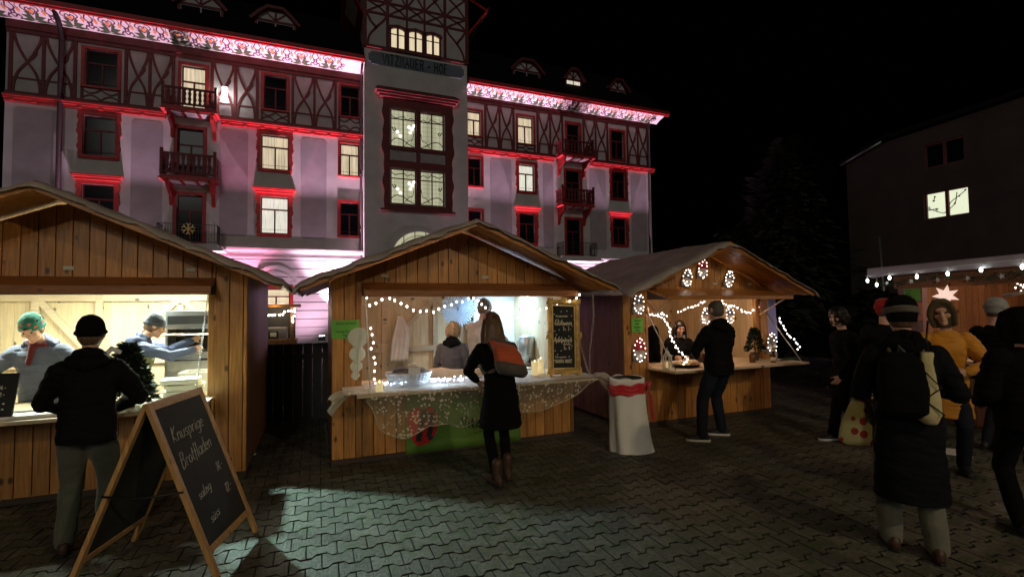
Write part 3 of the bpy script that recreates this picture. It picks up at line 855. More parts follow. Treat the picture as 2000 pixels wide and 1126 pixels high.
# wall lamp burning beside the top left balcony
wlm = MB(); wlm.box(-4.38, -4.18, -.34, -.12, 12.05, 12.75); wlm.build("wall_lamp", mat("wall_lamp_glass", (1, 1, 1), emit=(1, .96, .97), estr=6, sample=False), hotel)
lamp("balcony_wall_lamp", 'POINT', (-4.28, -.5, 12.4), 30, (1, .96, .93), .1, parent=hotel)

# ------------------------------------------------------------------ floodlights on the ground close to the wings
m_fix = mat("floodlight_housing", (.02, .02, .02), .5)
fl_group = "floodlights along the foot of the hotel"
def flood(x, y, z, aim, power, col, size, blend, label):
    t = thing("floodlight", (x, y, z - .25), label, "floodlight", fl_group)
    b = MB(); b.box(-.14, .14, -.05, .05, .12, .34); b.box(-.16, -.14, -.03, .03, .0, .3); b.box(.14, .16, -.03, .03, 0, .3); b.box(-.16, .16, -.03, .03, -.0, .02)
    b.build("housing", m_fix, t, bevel=.01)
    b = MB(); b.tube([(0, 0, 0), (0, 0, -(z - .25))], .02, 8); b.build("stake", m_fix, t)
    l = MB(); l.box(-.12, .12, -.045, .045, .341, .349); l.build("lens", m_led, t)
    w = Vector(aim) - Vector((x, y, z + .15))
    d = bpy.data.lights.new("floodlight_beam", 'SPOT'); d.energy = power; d.color = col; d.spot_size = radians(size); d.spot_blend = blend; d.shadow_soft_size = .06
    o = bpy.data.objects.new("floodlight_beam", d); COL.objects.link(o); o.parent = t; o.location = (0, 0, .25 + .13)
    o.rotation_euler = w.to_track_quat('-Z', 'Y').to_euler()
PK = (1.0, .61, .85); PR = (1.0, .30, .52)
for (x, nm, c) in ((-11.4, "floodlight farthest from the tower, at the hotel's left corner", PK), (-7.6, "floodlight left of the hotel's left balcony column", PK),
                (-3.8, "floodlight right of the hotel's left balcony column", PR), (.9, "glaring floodlight beside the tower, seen between two stalls", PK),
                (9.8, "floodlight just right of the hotel tower", PK), (13.3, "floodlight left of the right balcony column", PK), (17.0, "floodlight right of the right balcony column", PK),
                (20.4, "floodlight at the hotel's right corner", PK)):
    flood(x, HY - (.72 if x < 0 else .66), .95 if x == .9 else .35, (x - (1.2 if x == .9 else 0), HY - .75, 15), {-11.4: 1300, -7.6: 8800, -3.8: 10500, .9: 17000, 9.8: 12000, 13.3: 11000, 17.0: 8800, 20.4: 8800}[x], c, 64, 1.0, nm)
# unseen wide low floods added to brighten the ground floor
for (x, nm) in ((-8.5, "low floodlight added to wash the left ground floor"), (.2, "low floodlight added to wash the wall beside the tower"), (11.5, "low floodlight added to wash the right ground floor")):
    flood(x, HY - 2.2, .4, (x - 1.5, HY, 3.2), 560, PK, 120, .9, nm)

# ------------------------------------------------------------------ ground
m_ground = mat("dark_wet_asphalt", (.018, .018, .017), .55, .4, 2.5, .4, 60)
m_paver = mat("concrete_pavers", (.096, .092, .070), .62, .45, 30, .9, 70, rnd=.28, dirt=((.050, .070, .028), 7.5), spec=.45)
m_joint = mat("mossy_joint_sand", (.010, .012, .008), .95, .4, 12)
g = MB(); g.add([(-60, -30, -.03), (90, -30, -.03), (90, 110, -.03), (-60, 110, -.03)], [(0, 1, 2, 3)])
g.build("ground", m_ground).__setitem__("kind", "structure")
g = MB(); g.add([(-6, .6, -.018), (15, .6, -.018), (15, 13, -.018), (-6, 13, -.018)], [(0, 1, 2, 3)])
g.build("paving_bed", m_joint).__setitem__("kind", "structure")
def pave():
    mb = MB(); P = .205; Q = .166; A = .021; J = .0050; r = random.Random(3)
    for row in range(int(12.2 / Q)):
        yc = .8 + row * Q
        off = (row % 2) * P / 2
        x_lo = -5.5 if yc < 8.5 else -3; x_hi = 14.5
        if yc > 9.5: x_lo, x_hi = -1.5, 9
        n = int((x_hi - x_lo) / P)
        for i in range(n):
            xc = x_lo + off + i * P
            # visible wedge only
            if xc < -.62 * yc - 1.2 or xc > 1.9 * yc + 4.5 : continue
            h = Q / 2; a = P / 2 - J * .8; dz = r.uniform(-.0022, .0022); tx = r.uniform(-.012, .012); ty = r.uniform(-.012, .012)
            K = .0088; top = [(-a, h + A - K), (-a * .66, h + A - K), (-a * .36, h - A - K), (a * .36, h - A - K), (a * .66, h + A - K), (a, h + A - K)]
            # ends bulge, waist narrows: the neighbour row's ends fit the waist
            pts = top + [(x, -y) for x, y in reversed(top)]
            def ring(k, z): return [(xc + x * k, yc + y * (1 - (1 - k) * .9), z + (x * tx + y * ty)) for x, y in pts]
            v = [ring(.97, dz), ring(1.0, -.0016 + dz), ring(1.0, -.02)]
            vs = v[0] + v[1] + v[2]; m = 12
            fs = [tuple(range(m - 1, -1, -1))]
            for L in (0, 1):
                for j in range(m):
                    k2 = (j + 1) % m; fs.append((L * m + j, L * m + k2, (L + 1) * m + k2, (L + 1) * m + j))
            q_ = r.random(); mb.add(vs, fs[:13], 0, q_); mb.add(vs, fs[13:], 1, q_)
    mb.build("paving", [m_paver, m_joint]).__setitem__("kind", "structure")
pave()

# ------------------------------------------------------------------ market stalls
m_wood = wood("honey_stained_boards", (.51, .235, .060), 'z', .42)
m_woodx = wood("honey_stained_rail", (.44, .18, .036), 'x', .42, 1, .4, .1)
m_raw = wood("raw_spruce_boards", (.68, .55, .34), 'z', .6, 1, .16, .10)
m_rawx = wood("raw_spruce_rail", (.64, .52, .35), 'x', .6, 1, .16, .10)
m_slat = wood("oiled_side_boards", (.27, .14, .06), 'z', .5, 1, .35, .15)
m_beam = wood("dark_stained_flap", (.30, .11, .028), 'x', .5, 1, .45, .1)
m_tarp = mat("weathered_roof_sheet", (.36, .31, .28), .5, .3, 3.0, 1.0, 16, spec=.5)
m_tarpdark = mat("roof_sheet_torn_edge", (.20, .17, .15), .5, .4, 12, .9, 30)
m_dark = mat("dark_floor_boards", (.06, .04, .03), .8)  # plain dark brown for the floor frame
m_metal = mat("brushed_steel", (.45, .47, .47), .35, .15, 20, metal=.9, stretch=(1, 1, 8))
m_chain = mat("zinc_chain", (.55, .55, .52), .35, metal=.9)
m_lampcool = mat("cool_tube_lamp", (1, 1, 1), emit=(.86, 1, .90), estr=9)
m_lampblue = mat("cool_blue_tube_lamp", (1, 1, 1), emit=(.62, .82, 1), estr=9)
m_whitelabel = mat("white_paper_label", (.55, .56, .45), .6)
m_bulb = mat("warm_white_led_bulb", (1, 1, 1), emit=(1, .88, .76), estr=9)
m_bulbc = mat("cool_white_led_bulb", (1, 1, 1), emit=(.55, .76, 1), estr=16)
m_wire = mat("thin_light_wire", (.35, .33, .28), .5)
m_wiredark = mat("dark_green_light_wire", (.02, .03, .02), .5)
m_white = mat("white_matte_paint", (.72, .71, .66), .6)
m_paper = mat("white_paper", (.75, .75, .72), .7)

def chain(mb, p0, p1, link=.032):
    p0 = Vector(p0); p1 = Vector(p1); d = p1 - p0; n = int(d.length / (link * .78)); d.normalize()
    a = d.orthogonal().normalized(); b = d.cross(a)
    for i in range(n):
        c = p0 + d * (i + .5) * link * .78; s_ = a if i % 2 else b
        mb.tube([c + d * link * .5 * cos(t) + s_ * link * .26 * sin(t) for t in [k * pi / 4 for k in range(9)]], .0032, 5)

def stall(x0, yf, label, W=3.02, D=2.25, ml=.32, mr=.05, ridge=2.68, eave=1.95, over=.6, side=.31, otop=1.97, counter=.85, cdep=.65,
          cx0=None, cx1=None, rot=0.0, seed=1, flap=True, chains=True, interior=None, backx=None, side_mat=None):
    """gabled wooden market stall; local x along the front, y to the back"""
    r = random.Random(seed)
    t = thing("market_stall", (x0, yf, 0), label, "market stall", "wooden market stalls", rot)
    mi = interior or m_raw; mix = m_rawx
    xm = W / 2
    def rf(x, dz=0): return eave + (ridge - eave) * (1 - abs(x - xm) / (xm + side)) + dz
    f = MB()
    oa, ob = ml, W - mr
    f.boards(0, W, .06, lambda x: rf(x, -.05), 0, .028, .126, holes=[(oa, ob, counter - .02, otop)], gap=.007)
    f.build("front_boards", m_wood, t, bevel=.003)
    bk_ = MB(); wall_cells(bk_, .03, W - .03, .07, eave - .10, [(oa, ob, counter - .02, otop)], .0292, .001); bk_.add([(.03, .0292, eave - .10), (W - .03, .0292, eave - .10), (W - .03, .0292, rf(0, -.03)), (xm, .0292, ridge - .06), (.03, .0292, rf(0, -.03))], [(0, 1, 2, 3, 4)]); bk_.build("light_block_sheet", m_black, t)  # added black sheet stops interior light leaking through the board gaps
    b = MB()
    # corner posts, door jambs and lintel just inside the boards
    for (a, c) in ((.02, .09), (W - .09, W - .02)):
        b.box(a, c, .032, .10, 0.05, rf(a, -.12), 0)
    b.box(oa - .07, oa - .002, .032, .10, counter, otop + .08, 0); b.box(ob - (.07 if mr > .1 else .05), ob - (.002 if mr > .1 else -.0), .033, .10, counter, otop + .08, 0)
    b.build("posts", m_wood, t, bevel=.003)
    b = MB(); b.box(oa - .07, ob + .02, .030, .09, otop, otop + .09); b.box(.1, W - .1, .031, .09, counter - .12, counter - .03); b.build("rails", m_woodx, t, bevel=.003)
    # plinth
    b = MB(); b.box(0, W, .0, .03, 0.005, .055); b.box(.05, W - .05, .035, D, .02, .05); b.build("floor_frame", m_dark, t)
    # sides
    for nm, xx in (("side_wall", 0.0), ("side_wall", W - .028)):
        s = MB(); T = Matrix(((0, 1, 0, xx), (1, 0, 0, 0), (0, 0, 1, 0), (0, 0, 0, 1)))
        s.boards(.03, D, .06, rf(0, -.05), 0, .028, .095, T=T)
        so = s.build(nm, side_mat or m_slat, t)
        i_ = MB(); xi = xx + .030 if xx < 1 else xx - .012
        i_.boards(.10, D - .02, .06, rf(0, -.06), 0, .010, .14, T=Matrix(((0, 1, 0, xi), (1, 0, 0, 0), (0, 0, 1, 0), (0, 0, 0, 1))), gap=.002)
        i_.build("lining", mi, so)
    s = MB(); s.boards(.0, W, .06, lambda x: rf(x, -.05), D + .001, D + .03, .14, gap=.003); so = s.build("back_wall", m_slat, t)
    s = MB(); s.boards(.03, W - .03, .06, lambda x: rf(x, -.06), D - .014, D - .001, .14, gap=.002); s.build("lining", mi, so)
    fr = MB(); y = D - .07
    for x in (backx or (.05, 1.15, 2.0, 2.9)):
        fr.box(x, x + .075, y, D - .016, .06, rf(x, -.1))
    fr.box(.05, W - .05, y + .004, D - .018, 1.86, 1.95); fr.box(.05, W - .05, y + .004, D - .018, 1.02, 1.11)
    bx = list(backx or (.05, 1.15, 2.0, 2.9))
    for i in range(len(bx) - 1):
        a, c = bx[i] + .08, bx[i + 1]
        if i % 2 == 0: fr.ribbon([(a, 1.86), (c, 1.11)], .075, y + .006, D - .019)
        else: fr.ribbon([(a, 1.11), (c, 1.86)], .075, y + .006, D - .019)
    fr.build("bracing", mix, so, bevel=.002)
    # roof: boarded slopes under a crumpled sheet that hangs over the edges
    ro = None
    for sg in (-1, 1):
        k = MB()
        xe = -side if sg < 0 else W + side
        n = int((D + over + .3) / .12)
        for i in range(n):
            ya = -over + i * .12; yb = ya + .115
            k.add([(xe, ya, eave - .03), (xm, ya, ridge - .03), (xm, yb, ridge - .03), (xe, yb, eave - .03), (xe, ya, eave), (xm, ya, ridge), (xm, yb, ridge), (xe, yb, eave)],
                  [(0, 1, 2, 3), (4, 7, 6, 5), (0, 4, 5, 1), (2, 6, 7, 3), (0, 3, 7, 4)])
        o = k.build("roof_boards", m_woodx, t)
        # barge board along the gable
        bb = MB(); bb.ribbon([(xe, eave - .045), (xm, ridge - .045)], .05, -over - .012, -over + .012); bb.build("barge_board", m_woodx, o)
    NX, NY = 64, 34; rows = []
    xs = [-side - .06 + (W + 2 * side + .12) * i / NX for i in range(NX + 1)]
    def zr(x, y, o=0):
        d = abs(x - xm) / (xm + side)
        z = eave + (ridge - eave) * (1 - d) + .022 + o
        z += .018 * noise.noise(Vector((x * 3.2, y * 3.2, seed))) + .016 * noise.noise(Vector((x * 11, y * 6, seed + 5)))
        if d > 1: z -= (d - 1) * 1.2
        z -= .012 * max(0, 1 - abs(x - xm) * 5)
        return z
    ys = [-over - .06 + (D + over + .5) * j / NY for j in range(NY + 1)]
    top = [[(x, y + .02 * noise.noise(Vector((x * 4, seed, 1))) * (j == 0), zr(x, y) - (.055 + .035 * noise.noise(Vector((x * 6, seed * 2.0, 3)))) * (j == 0)) for x in xs] for j, y in enumerate(ys)]
    # second skin below gives the sheet thickness
    q = MB(); q.loft(top, cap=False, closed=False)
    rs = q.build("roof_sheet", m_tarp, t)
    sd = rs.modifiers.new("thickness", 'SOLIDIFY'); sd.thickness = .008; sd.offset = 1
    # flap hinged over the opening, tilted out and down
    if flap:
        fl = MB(); L = .24; dz = -.10
        n = 1
        fl.add([(oa, -.004, otop), (ob, -.004, otop), (ob, -L, otop + dz), (oa, -L, otop + dz), (oa, -.004, otop + .03), (ob, -.004, otop + .03), (ob, -L, otop + dz + .03), (oa, -L, otop + dz + .03)],
               [(0, 3, 2, 1), (4, 5, 6, 7), (0, 1, 5, 4), (1, 2, 6, 5), (2, 3, 7, 6), (3, 0, 4, 7)])
        fl.box(oa, ob, -L - .022, -L - .001, otop + dz - .04, otop + dz + .035)
        fl.build("window_flap", m_beam, t, bevel=.002)
    # counter shelf on both sides of the front
    ca, cb = (oa - .03 if cx0 is None else cx0), (ob if cx1 is None else cx1)
    c = MB(); yy = -cdep
    while yy < .42:
        y2 = min(yy + .14, .42)
        if y2 < .0 or yy >= .04: c.box(ca if yy < 0 else oa, cb if yy < 0 else ob - .08, yy, y2 - .004, counter - .03, counter)
        else: c.box(oa + .005, ob - .085, yy, y2 - .004, counter - .03, counter)
        yy = y2
    co = c.build("counter", m_rawx, t, bevel=.002)
    if chains:
        for x in (oa + .03, cb - .06):
            ch = MB(); chain(ch, (x, .02, otop - .04), (x, -cdep + .06, counter + .005)); ch.build("chain", m_chain, co)
    for x in (oa + .25, (oa + ob) / 2 + .15, ob - .22):
        l = MB(); l.box(x - .04, x + .04, -.012, -.003, otop + .09, otop + .125); l.build("hinge_label", m_whitelabel, t)
    return t, rf

st1, rf1 = stall(-3.70, 5.75, "left wooden stall with a flatbread oven, brightly lit in greenish white", ml=.05, mr=.29, ridge=2.80, eave=1.98, side=.36, otop=2.02, seed=3, backx=(.35, 1.0, 1.9, 2.75), cx1=2.73)
st2, rf2 = stall(0.15, 5.75, "middle wooden stall with lace cloth and gold-framed price board", ridge=2.70, eave=1.96, otop=1.985, seed=8, cx0=.22, cx1=2.98, backx=(.05, .8, 1.62, 2.9))
st3, rf3 = stall(3.98, 5.75, "right wooden stall trimmed with lit gnome cutouts", W=2.78, ml=.42, mr=.16, ridge=2.60, eave=1.90, otop=1.93, seed=12, cx0=.33, cx1=2.82, chains=False, side=.25, flap=False)

# stall 3 has its flap propped up further out on wooden stays
fl = MB(); L = .50; z0 = 1.93; z1 = 1.80
fl.add([(.4, -.004, z0), (2.66, -.004, z0), (2.70, -L, z1), (.36, -L, z1), (.4, -.004, z0 + .03), (2.66, -.004, z0 + .03), (2.70, -L, z1 + .03), (.36, -L, z1 + .03)],
       [(0, 3, 2, 1), (4, 5, 6, 7), (0, 1, 5, 4), (1, 2, 6, 5), (2, 3, 7, 6), (3, 0, 4, 7)])
fl.box(.36, 2.70, -L - .02, -L - .001, z1 - .012, z1 + .04)
fo = fl.build("window_flap", m_woodx, st3, bevel=.002)
for x in (.46, 2.58):
    s = MB(); s.tube([(x, -.01, 1.55), (x, -L + .04, z1 - .01)], .011, 6); s.build("flap_stay", m_raw, fo)
for x in (.40, 2.70):
    s = MB(); s.tube([(x, .0, 1.62), (x + (.04 if x > 1 else .0), -.58, .86)], .008, 6); s.build("counter_stay", m_chain, st3)

# ------------------------------------------------------------------ stall lights
def tube_lamp(x, y, z, L, label, mt, power, col, rz=0, cat="lamp", spread=180):
    t = thing("strip_lamp", (x, y, z), label, cat)
    t.rotation_euler = (0, 0, rz)
    b = MB(); b.box(-L / 2, L / 2, -.025, .025, .0, .05); b.build("lamp_housing", m_white, t)
    b = MB(); b.tube([(-L / 2 + .02, 0, -.012), (L / 2 - .02, 0, -.012)], .013, 10); b.build("lamp_tube", mt, t)
    d = bpy.data.lights.new("strip_light", 'AREA'); d.shape = 'RECTANGLE'; d.size = L - .05; d.size_y = .05; d.energy = power; d.color = col; d.spread = radians(spread)
    o = bpy.data.objects.new("strip_light", d); COL.objects.link(o); o.parent = t; o.location = (0, 0, -.03)
    return t
tube_lamp(-1.75, 6.95, 2.2, 1.1, "greenish white strip lamp under the roof of the oven stall", m_lampcool, 105, (.90, 1, .82))
tube_lamp(-2.95, 6.35, 2.2, 1.0, "greenish white strip lamp above the man in the patterned hat", m_lampcool, 62, (.90, 1, .82))
tube_lamp(2.80, 7.15, 2.13, .6, "cool blue strip lamp over the back of the mulled-wine stall", m_lampblue, 34, (.45, .72, 1), spread=150)
lamp("fairy_light_glow", 'POINT', (1.05, 6.0, 1.72), 20, (1, .68, .52), .25)
d = lamp("paving_spill", 'SPOT', (-2.0, 6.45, 2.06), 1050, (.64, 1, .92), .05, aim=(-.12, 4.55, 0), size=46, blend=1.0)  # added spot throws the oven stall lamps' spill onto the paving
d.name = "spill_spot_beam"
wt = thing("spill_spot", (-2.0, 6.50, 2.09), "small work light clamped under the roof of the oven stall, aimed at the paving", "lamp")
b = MB(); b.box(-.05, .05, .0, .05, -.04, .04); b.tube([(0, .03, .04), (0, .03, .12)], .01, 6); b.build("housing", m_fix, wt)
# ------------------------------------------------------------------ lamps of the square (behind the camera) that light the stall fronts
def street_lamp(x, y, h, power, col, label, radius=.12):
    t = thing("street_lamp", (x, y, 0), label, "street lamp")
    b = MB(); b.tube([(0, 0, 0), (0, 0, h - .25)], [.05, .035], 10); b.lathe([(.09, 0), (.09, .04), (.05, .3)], (0, 0, 0), 12); b.build("pole", m_fix, t)
    b = MB(); b.lathe([(.02, -.26), (.16, -.22), (.18, .0), (.05, .14), (.0, .15)], (0, 0, h), 14); b.build("lamp_head", mat("street_lamp_glass", (1, 1, 1), emit=col, estr=4), t)
    lamp("street_light", 'POINT', (0, 0, h - .34), power, col, radius, parent=t)
street_lamp(-3.2, -5.5, 5.6, 430, (1, .74, .42), "warm street lamp left behind the viewer")
street_lamp(4.6, -4.8, 6.0, 740, (1, .78, .50), "warm street lamp to the right behind the viewer")

# ------------------------------------------------------------------ people
def fuse(mb, name, mats, voxel, parent=None, smooth=4, fold=0.0, fscale=(7, 7, 4), seed=0, crease=0.0, keep=False):
    """merge the overlapping closed shapes of mb into one continuous skin, soften it, then add cloth folds"""
    me = bpy.data.meshes.new("tmp"); me.from_pydata(s_v(mb), [], mb.f); me.update()
    o = bpy.data.objects.new("tmp", me); COL.objects.link(o)
    rm = o.modifiers.new("r", 'REMESH'); rm.mode = 'VOXEL'; rm.voxel_size = voxel; rm.adaptivity = 0
    dg = bpy.context.evaluated_depsgraph_get()
    new = bpy.data.meshes.new_from_object(o.evaluated_get(dg))
    bpy.data.objects.remove(o); bpy.data.meshes.remove(me)
    bm = bmesh.new(); bm.from_mesh(new)
    for _ in range(smooth):
        bmesh.ops.smooth_vert(bm, verts=bm.verts, factor=.5, use_axis_x=True, use_axis_y=True, use_axis_z=True)
    if fold:
        bm.normal_update(); k = Vector(fscale); off = Vector((seed * 3.7, seed * 1.9, seed * 5.1))
        for v in bm.verts:
            p = Vector((v.co.x * k.x, v.co.y * k.y, v.co.z * k.z)) + off
            a = noise.noise(p) + .5 * noise.noise(p * 2.3)
            c = 0
            if crease: c = -crease * max(0, .35 - abs(noise.noise(Vector((v.co.x * 5, v.co.y * 5, v.co.z * 16)) + off)) * 2.2)
            v.co += v.normal * (a * fold + c)
    bm.to_mesh(new); bm.free()
    new.name = name
    for q in (mats if isinstance(mats, (list, tuple)) else [mats]): new.materials.append(q)
    new.polygons.foreach_set("use_smooth", [True] * len(new.polygons))
    ob = bpy.data.objects.new(name, new); COL.objects.link(ob)
    if parent: ob.parent = parent
    return ob
def s_v(mb): return mb.v

def V(*a): return Vector(a)
def cap(mb, pts, rads, n=10, flat=1.0):
    """tapered limb with rounded ends"""
    pts = [Vector(p) for p in pts]
    mb.tube(pts, rads, n, flat=flat)
    for p, r in ((pts[0], rads[0]), (pts[-1], rads[-1])): mb.ball(p, r * .98, n=n)
    for p, r in list(zip(pts, rads))[1:-1]: mb.ball(p, r * 1.0, n=n)

def oval(mb, rings, n=18, sq=2.4):
    """rings of (centre, rx, ry, xaxis, yaxis)"""
    R = []
    for c, rx, ry, ax, ay in rings:
        L = []
        for j in range(n):
            t = 2 * pi * j / n; ct, st = cos(t), sin(t)
            L.append(c + ax * rx * math.copysign(abs(ct) ** (2 / sq), ct) + ay * ry * math.copysign(abs(st) ** (2 / sq), st))
        R.append(L)
    mb.loft(R)

def ik(a, b, la, lb, hint):
    """elbow or knee position between a and b"""
    d = b - a; L = min(d.length, (la + lb) * .999); u = d.normalized(); b2 = a + u * L
    x = (la * la - lb * lb + L * L) / (2 * L); h = sqrt(max(la * la - x * x, 0))
    p = hint - u * hint.dot(u)
    if p.length < 1e-5: p = u.orthogonal()
    return a + u * x + p.normalized() * h, b2

SKIN = mat("skin", (.62, .36, .25), .5, .06, 30, sub=.15, sheen=.1)
def cloth(name, col, rough=.85, **k): return mat(name, col, rough, k.pop('var', .15), k.pop('vscale', 9), k.pop('bump', .35), k.pop('bscale', 160), sheen=k.pop('sheen', .0 if max(col) < .03 else .2), spec=.12 if max(col) < .03 else .3, **k)
c_black = cloth("black_wool", (.004, .004, .0045), .95); c_blackj = cloth("black_jacket_fabric", (.005, .005, .0055), .75)
c_navy = cloth("dark_navy_fabric", (.006, .007, .010)); c_blue = cloth("slate_blue_shell", (.055, .080, .17), .55, bump=.2, bscale=60)
c_bluegrey = cloth("washed_blue_jacket", (.085, .11, .17), .6); c_green = cloth("olive_quilting", (.16, .18, .09), .6, bump=.5, bscale=30)
c_greygreen = cloth("grey_green_trousers", (.085, .095, .07)); c_jeans = cloth("dark_denim", (.016, .019, .028)); c_pale = cloth("pale_jeans", (.13, .135, .105))
c_white = cloth("white_fleece", (.68, .68, .66), .95); c_grey = cloth("charcoal_sweater", (.075, .075, .085), .95); c_yellow = cloth("mustard_jacket", (.62, .26, .018), .6, bump=.25, bscale=40)
c_red = cloth("red_knit", (.32, .012, .010), .95, bscale=90); c_maroon = cloth("maroon_scarf", (.10, .012, .016), .95); c_beanie = cloth("dark_grey_knit", (.030, .036, .048), .95, bscale=90)
c_brownhood = cloth("olive_brown_hood", (.085, .058, .026), .95); c_greyhat = cloth("light_grey_knit", (.30, .30, .29), .95, bscale=90)
c_orange = cloth("orange_rolltop_canvas", (.55, .10, .035), .7); c_bagdark = cloth("grey_bag_base", (.10, .085, .07), .8); c_brim = cloth("grey_brown_brim", (.12, .105, .085), .95)
c_leather = mat("brown_leather", (.055, .026, .013), .5, .2, 14, .3, 60); c_sole = mat("white_rubber_sole", (.62, .62, .58), .55); c_blacksole = mat("black_rubber", (.012, .012, .012), .6)
h_brown = mat("brown_hair", (.12, .066, .032), .55, .35, 60, stretch=(1, 1, .15)); h_blond = mat("dark_blond_hair", (.32, .23, .13), .55, .35, 60, stretch=(1, 1, .2))
h_black = mat("black_hair", (.010, .008, .007), .45); h_grey = mat("short_greying_hair", (.10, .085, .07), .7, .3, 60)
m_eye = mat("eye", (.02, .015, .012), .1)

def person(loc, rz, H, label, jacket, trousers, shoes=(c_blacksole, None), pose=None, hair=None, hat=None, coat=False, hood=None, group=None,
           voxel=.0075, width=1.0, collar=True, vest=None, scarf=None, puffy=0.0, gloves=False, skirt=0.0, glasses=False):
    """figure facing local +y; hands are given in local metres for a 1.75 m body"""
    pose = pose or {}
    k = H / 1.75
    t = thing("person", loc, label, "person", group, rz)
    lean = radians(pose.get('lean', 3)); side = radians(pose.get('side', 0)); tw = radians(pose.get('twist', 0))
    Rt = Matrix.Rotation(-lean, 3, 'X') @ Matrix.Rotation(side, 3, 'Y') @ Matrix.Rotation(-tw, 3, 'Z')
    hip = V(pose.get('hipx', 0), pose.get('hipy', 0), pose.get('hipz', .93))
    def sp(x, y, z): return hip + Rt @ V(x, y, z)          # a point of the trunk, z above the hip
    ax, ay = Rt @ V(1, 0, 0), Rt @ V(0, 1, 0)
    neck = sp(0, -.005, .53)
    hp, hy, hr = (radians(v) for v in pose.get('head', (0, 0, 0)))     # pitch down, turn left, tilt
    Rh = Matrix.Rotation(hy, 3, 'Z') @ Matrix.Rotation(-hp, 3, 'X') @ Matrix.Rotation(hr, 3, 'Y')
    hc = neck + Rt @ V(0, .015, .04) + Rh @ V(0, .012, .135)
    def hd(x, y, z): return hc + Rh @ V(x, y, z)
    hx, hyv, hzv = Rh @ V(1, 0, 0), Rh @ V(0, 1, 0), Rh @ V(0, 0, 1)
    T = lambda mb: setattr(mb, 'v', [(a * k, b * k, c * k) for a, b, c in mb.v])
    W = width
    B = MB()
    oval(B, [(sp(0, 0, -.06), .15 * W, .10, ax, ay), (sp(0, 0, .02), .155 * W, .105, ax, ay), (sp(0, .0, .15), .125 * W, .09, ax, ay), (sp(0, .0, .33), .15 * W, .105, ax, ay), (sp(0, -.005, .45), .155 * W, .085, ax, ay), (sp(0, -.005, .50), .09, .06, ax, ay)])
    cap(B, [sp(0, -.008, .46), neck, hc + Rh @ V(0, -.015, -.07)], [.058, .054, .052])
    # head: skull, jaw, brow, nose, lips, ears
    hb = [(-.118, .030, .035, .040), (-.100, .045, .052, .028), (-.07, .058, .072, .012), (-.03, .069, .088, .002), (.015, .076, .097, -.004), (.055, .074, .094, -.010), (.09, .058, .074, -.014), (.112, .030, .042, -.016), (.119, .008, .01, -.016)]
    oval(B, [(hd(0, o, z), a, b, hx, hyv) for z, a, b, o in hb], 20, 2.15)
    B.tube([hd(0, .088, .018), hd(0, .104, -.012), hd(0, .112, -.030)], [.009, .012, .016], 8); B.ball(hd(0, .105, -.030), .017, n=8)
    B.tube([hd(-.042, .080, .036), hd(0, .094, .034), hd(.042, .080, .036)], [.012, .013, .012], 8)
    B.tube([hd(-.022, .089, -.062), hd(0, .099, -.060), hd(.022, .089, -.062)], [.007, .010, .007], 8); B.ball(hd(0, .078, -.100), .026, n=8)
    for s in (-1, 1):
        B.ball(hd(s * .079, -.008, -.004), .013, .022, .034, n=8); B.ball(hd(s * .046, .070, -.024), .022, n=8)
    # arms with hands
    arms = []
    for s, kk in ((-1, 'l'), (1, 'r')):
        sh = sp(s * .175 * W, -.008, .435)
        tgt = V(*pose.get('hand_' + kk, (s * .24, .05, .80)))
        hint = V(*pose.get('elbow_' + kk, (s * .5, -.7, -.5)))
        el, wr = ik(sh, tgt, .295, .265, hint)
        arms.append((s, kk, sh, el, wr))
        cap(B, [sh, (sh + el) / 2, el, (el + wr) / 2, wr], [.054, .045, .038, .036, .025])
        d = (wr - el).normalized(); d = (d + V(*pose.get('wrist_' + kk, (0, 0, 0)))).normalized()
        pn = V(*pose.get('palm_' + kk, (-s * 1.0, .2, -.3))); pn = (pn - d * pn.dot(d)).normalized(); sd = d.cross(pn).normalized()
        if sd.dot(V(s, 1.2, .4)) < 0: sd = -sd          # thumb side points inwards / forwards
        pc = wr + d * .05
        oval(B, [(wr - d * .01, .026, .019, sd, pn), (wr + d * .03, .036, .016, sd, pn), (wr + d * .075, .041, .014, sd, pn), (wr + d * .092, .036, .011, sd, pn)], 12)
        curl = pose.get('curl_' + kk, .55)
        for i, (o, L) in enumerate(((.031, .070), (.011, .080), (-.010, .074), (-.029, .058))):
            b = wr + d * (.084 - abs(i - 1.2) * .004) + sd * o; P_ = [b]; ang = 0; dirv = d
            for j, f in enumerate((.45, .32, .25)):
                ang += curl * (.55 + .25 * j + .08 * i); dirv = (d * cos(ang) + pn * sin(ang) + sd * (o * 1.6)).normalized()
                P_.append(P_[-1] + dirv * L * f)
            cap(B, P_, [.0092, .0088, .0082, .0070], 7)
        tb_ = wr + d * .022 + sd * .026; td = (d * .72 + sd * .62 + pn * (.25 + curl * .35)).normalized()
        t2 = tb_ + td * .036; td2 = (td + d * .35 + pn * curl * .5).normalized()
        cap(B, [tb_, t2, t2 + td2 * .030, t2 + td2 * .030 + (td2 + pn * .2).normalized() * .02], [.0135, .011, .0098, .008], 7)
    # legs
    legs = []
    for s, kk in ((-1, 'l'), (1, 'r')):
        hj = hip + V(s * .085 * W, 0, -.03)
        ft = V(*pose.get('foot_' + kk, (s * .10, 0, 0))); an = ft + V(0, 0, .085 + pose.get('lift_' + kk, 0))
        kn, an = ik(hj, an, .435, .43, V(s * .08, 1, 0) if not pose.get('kneeback') else V(0, -1, 0))
        toe = radians(pose.get('toe_' + kk, -s * 8)); fd = V(-sin(toe), cos(toe), 0)
        legs.append((s, hj, kn, an, fd))
        cap(B, [hj, (hj + kn) / 2, kn, kn + (an - kn) * .35, an], [.085, .066, .043, .043, .032])
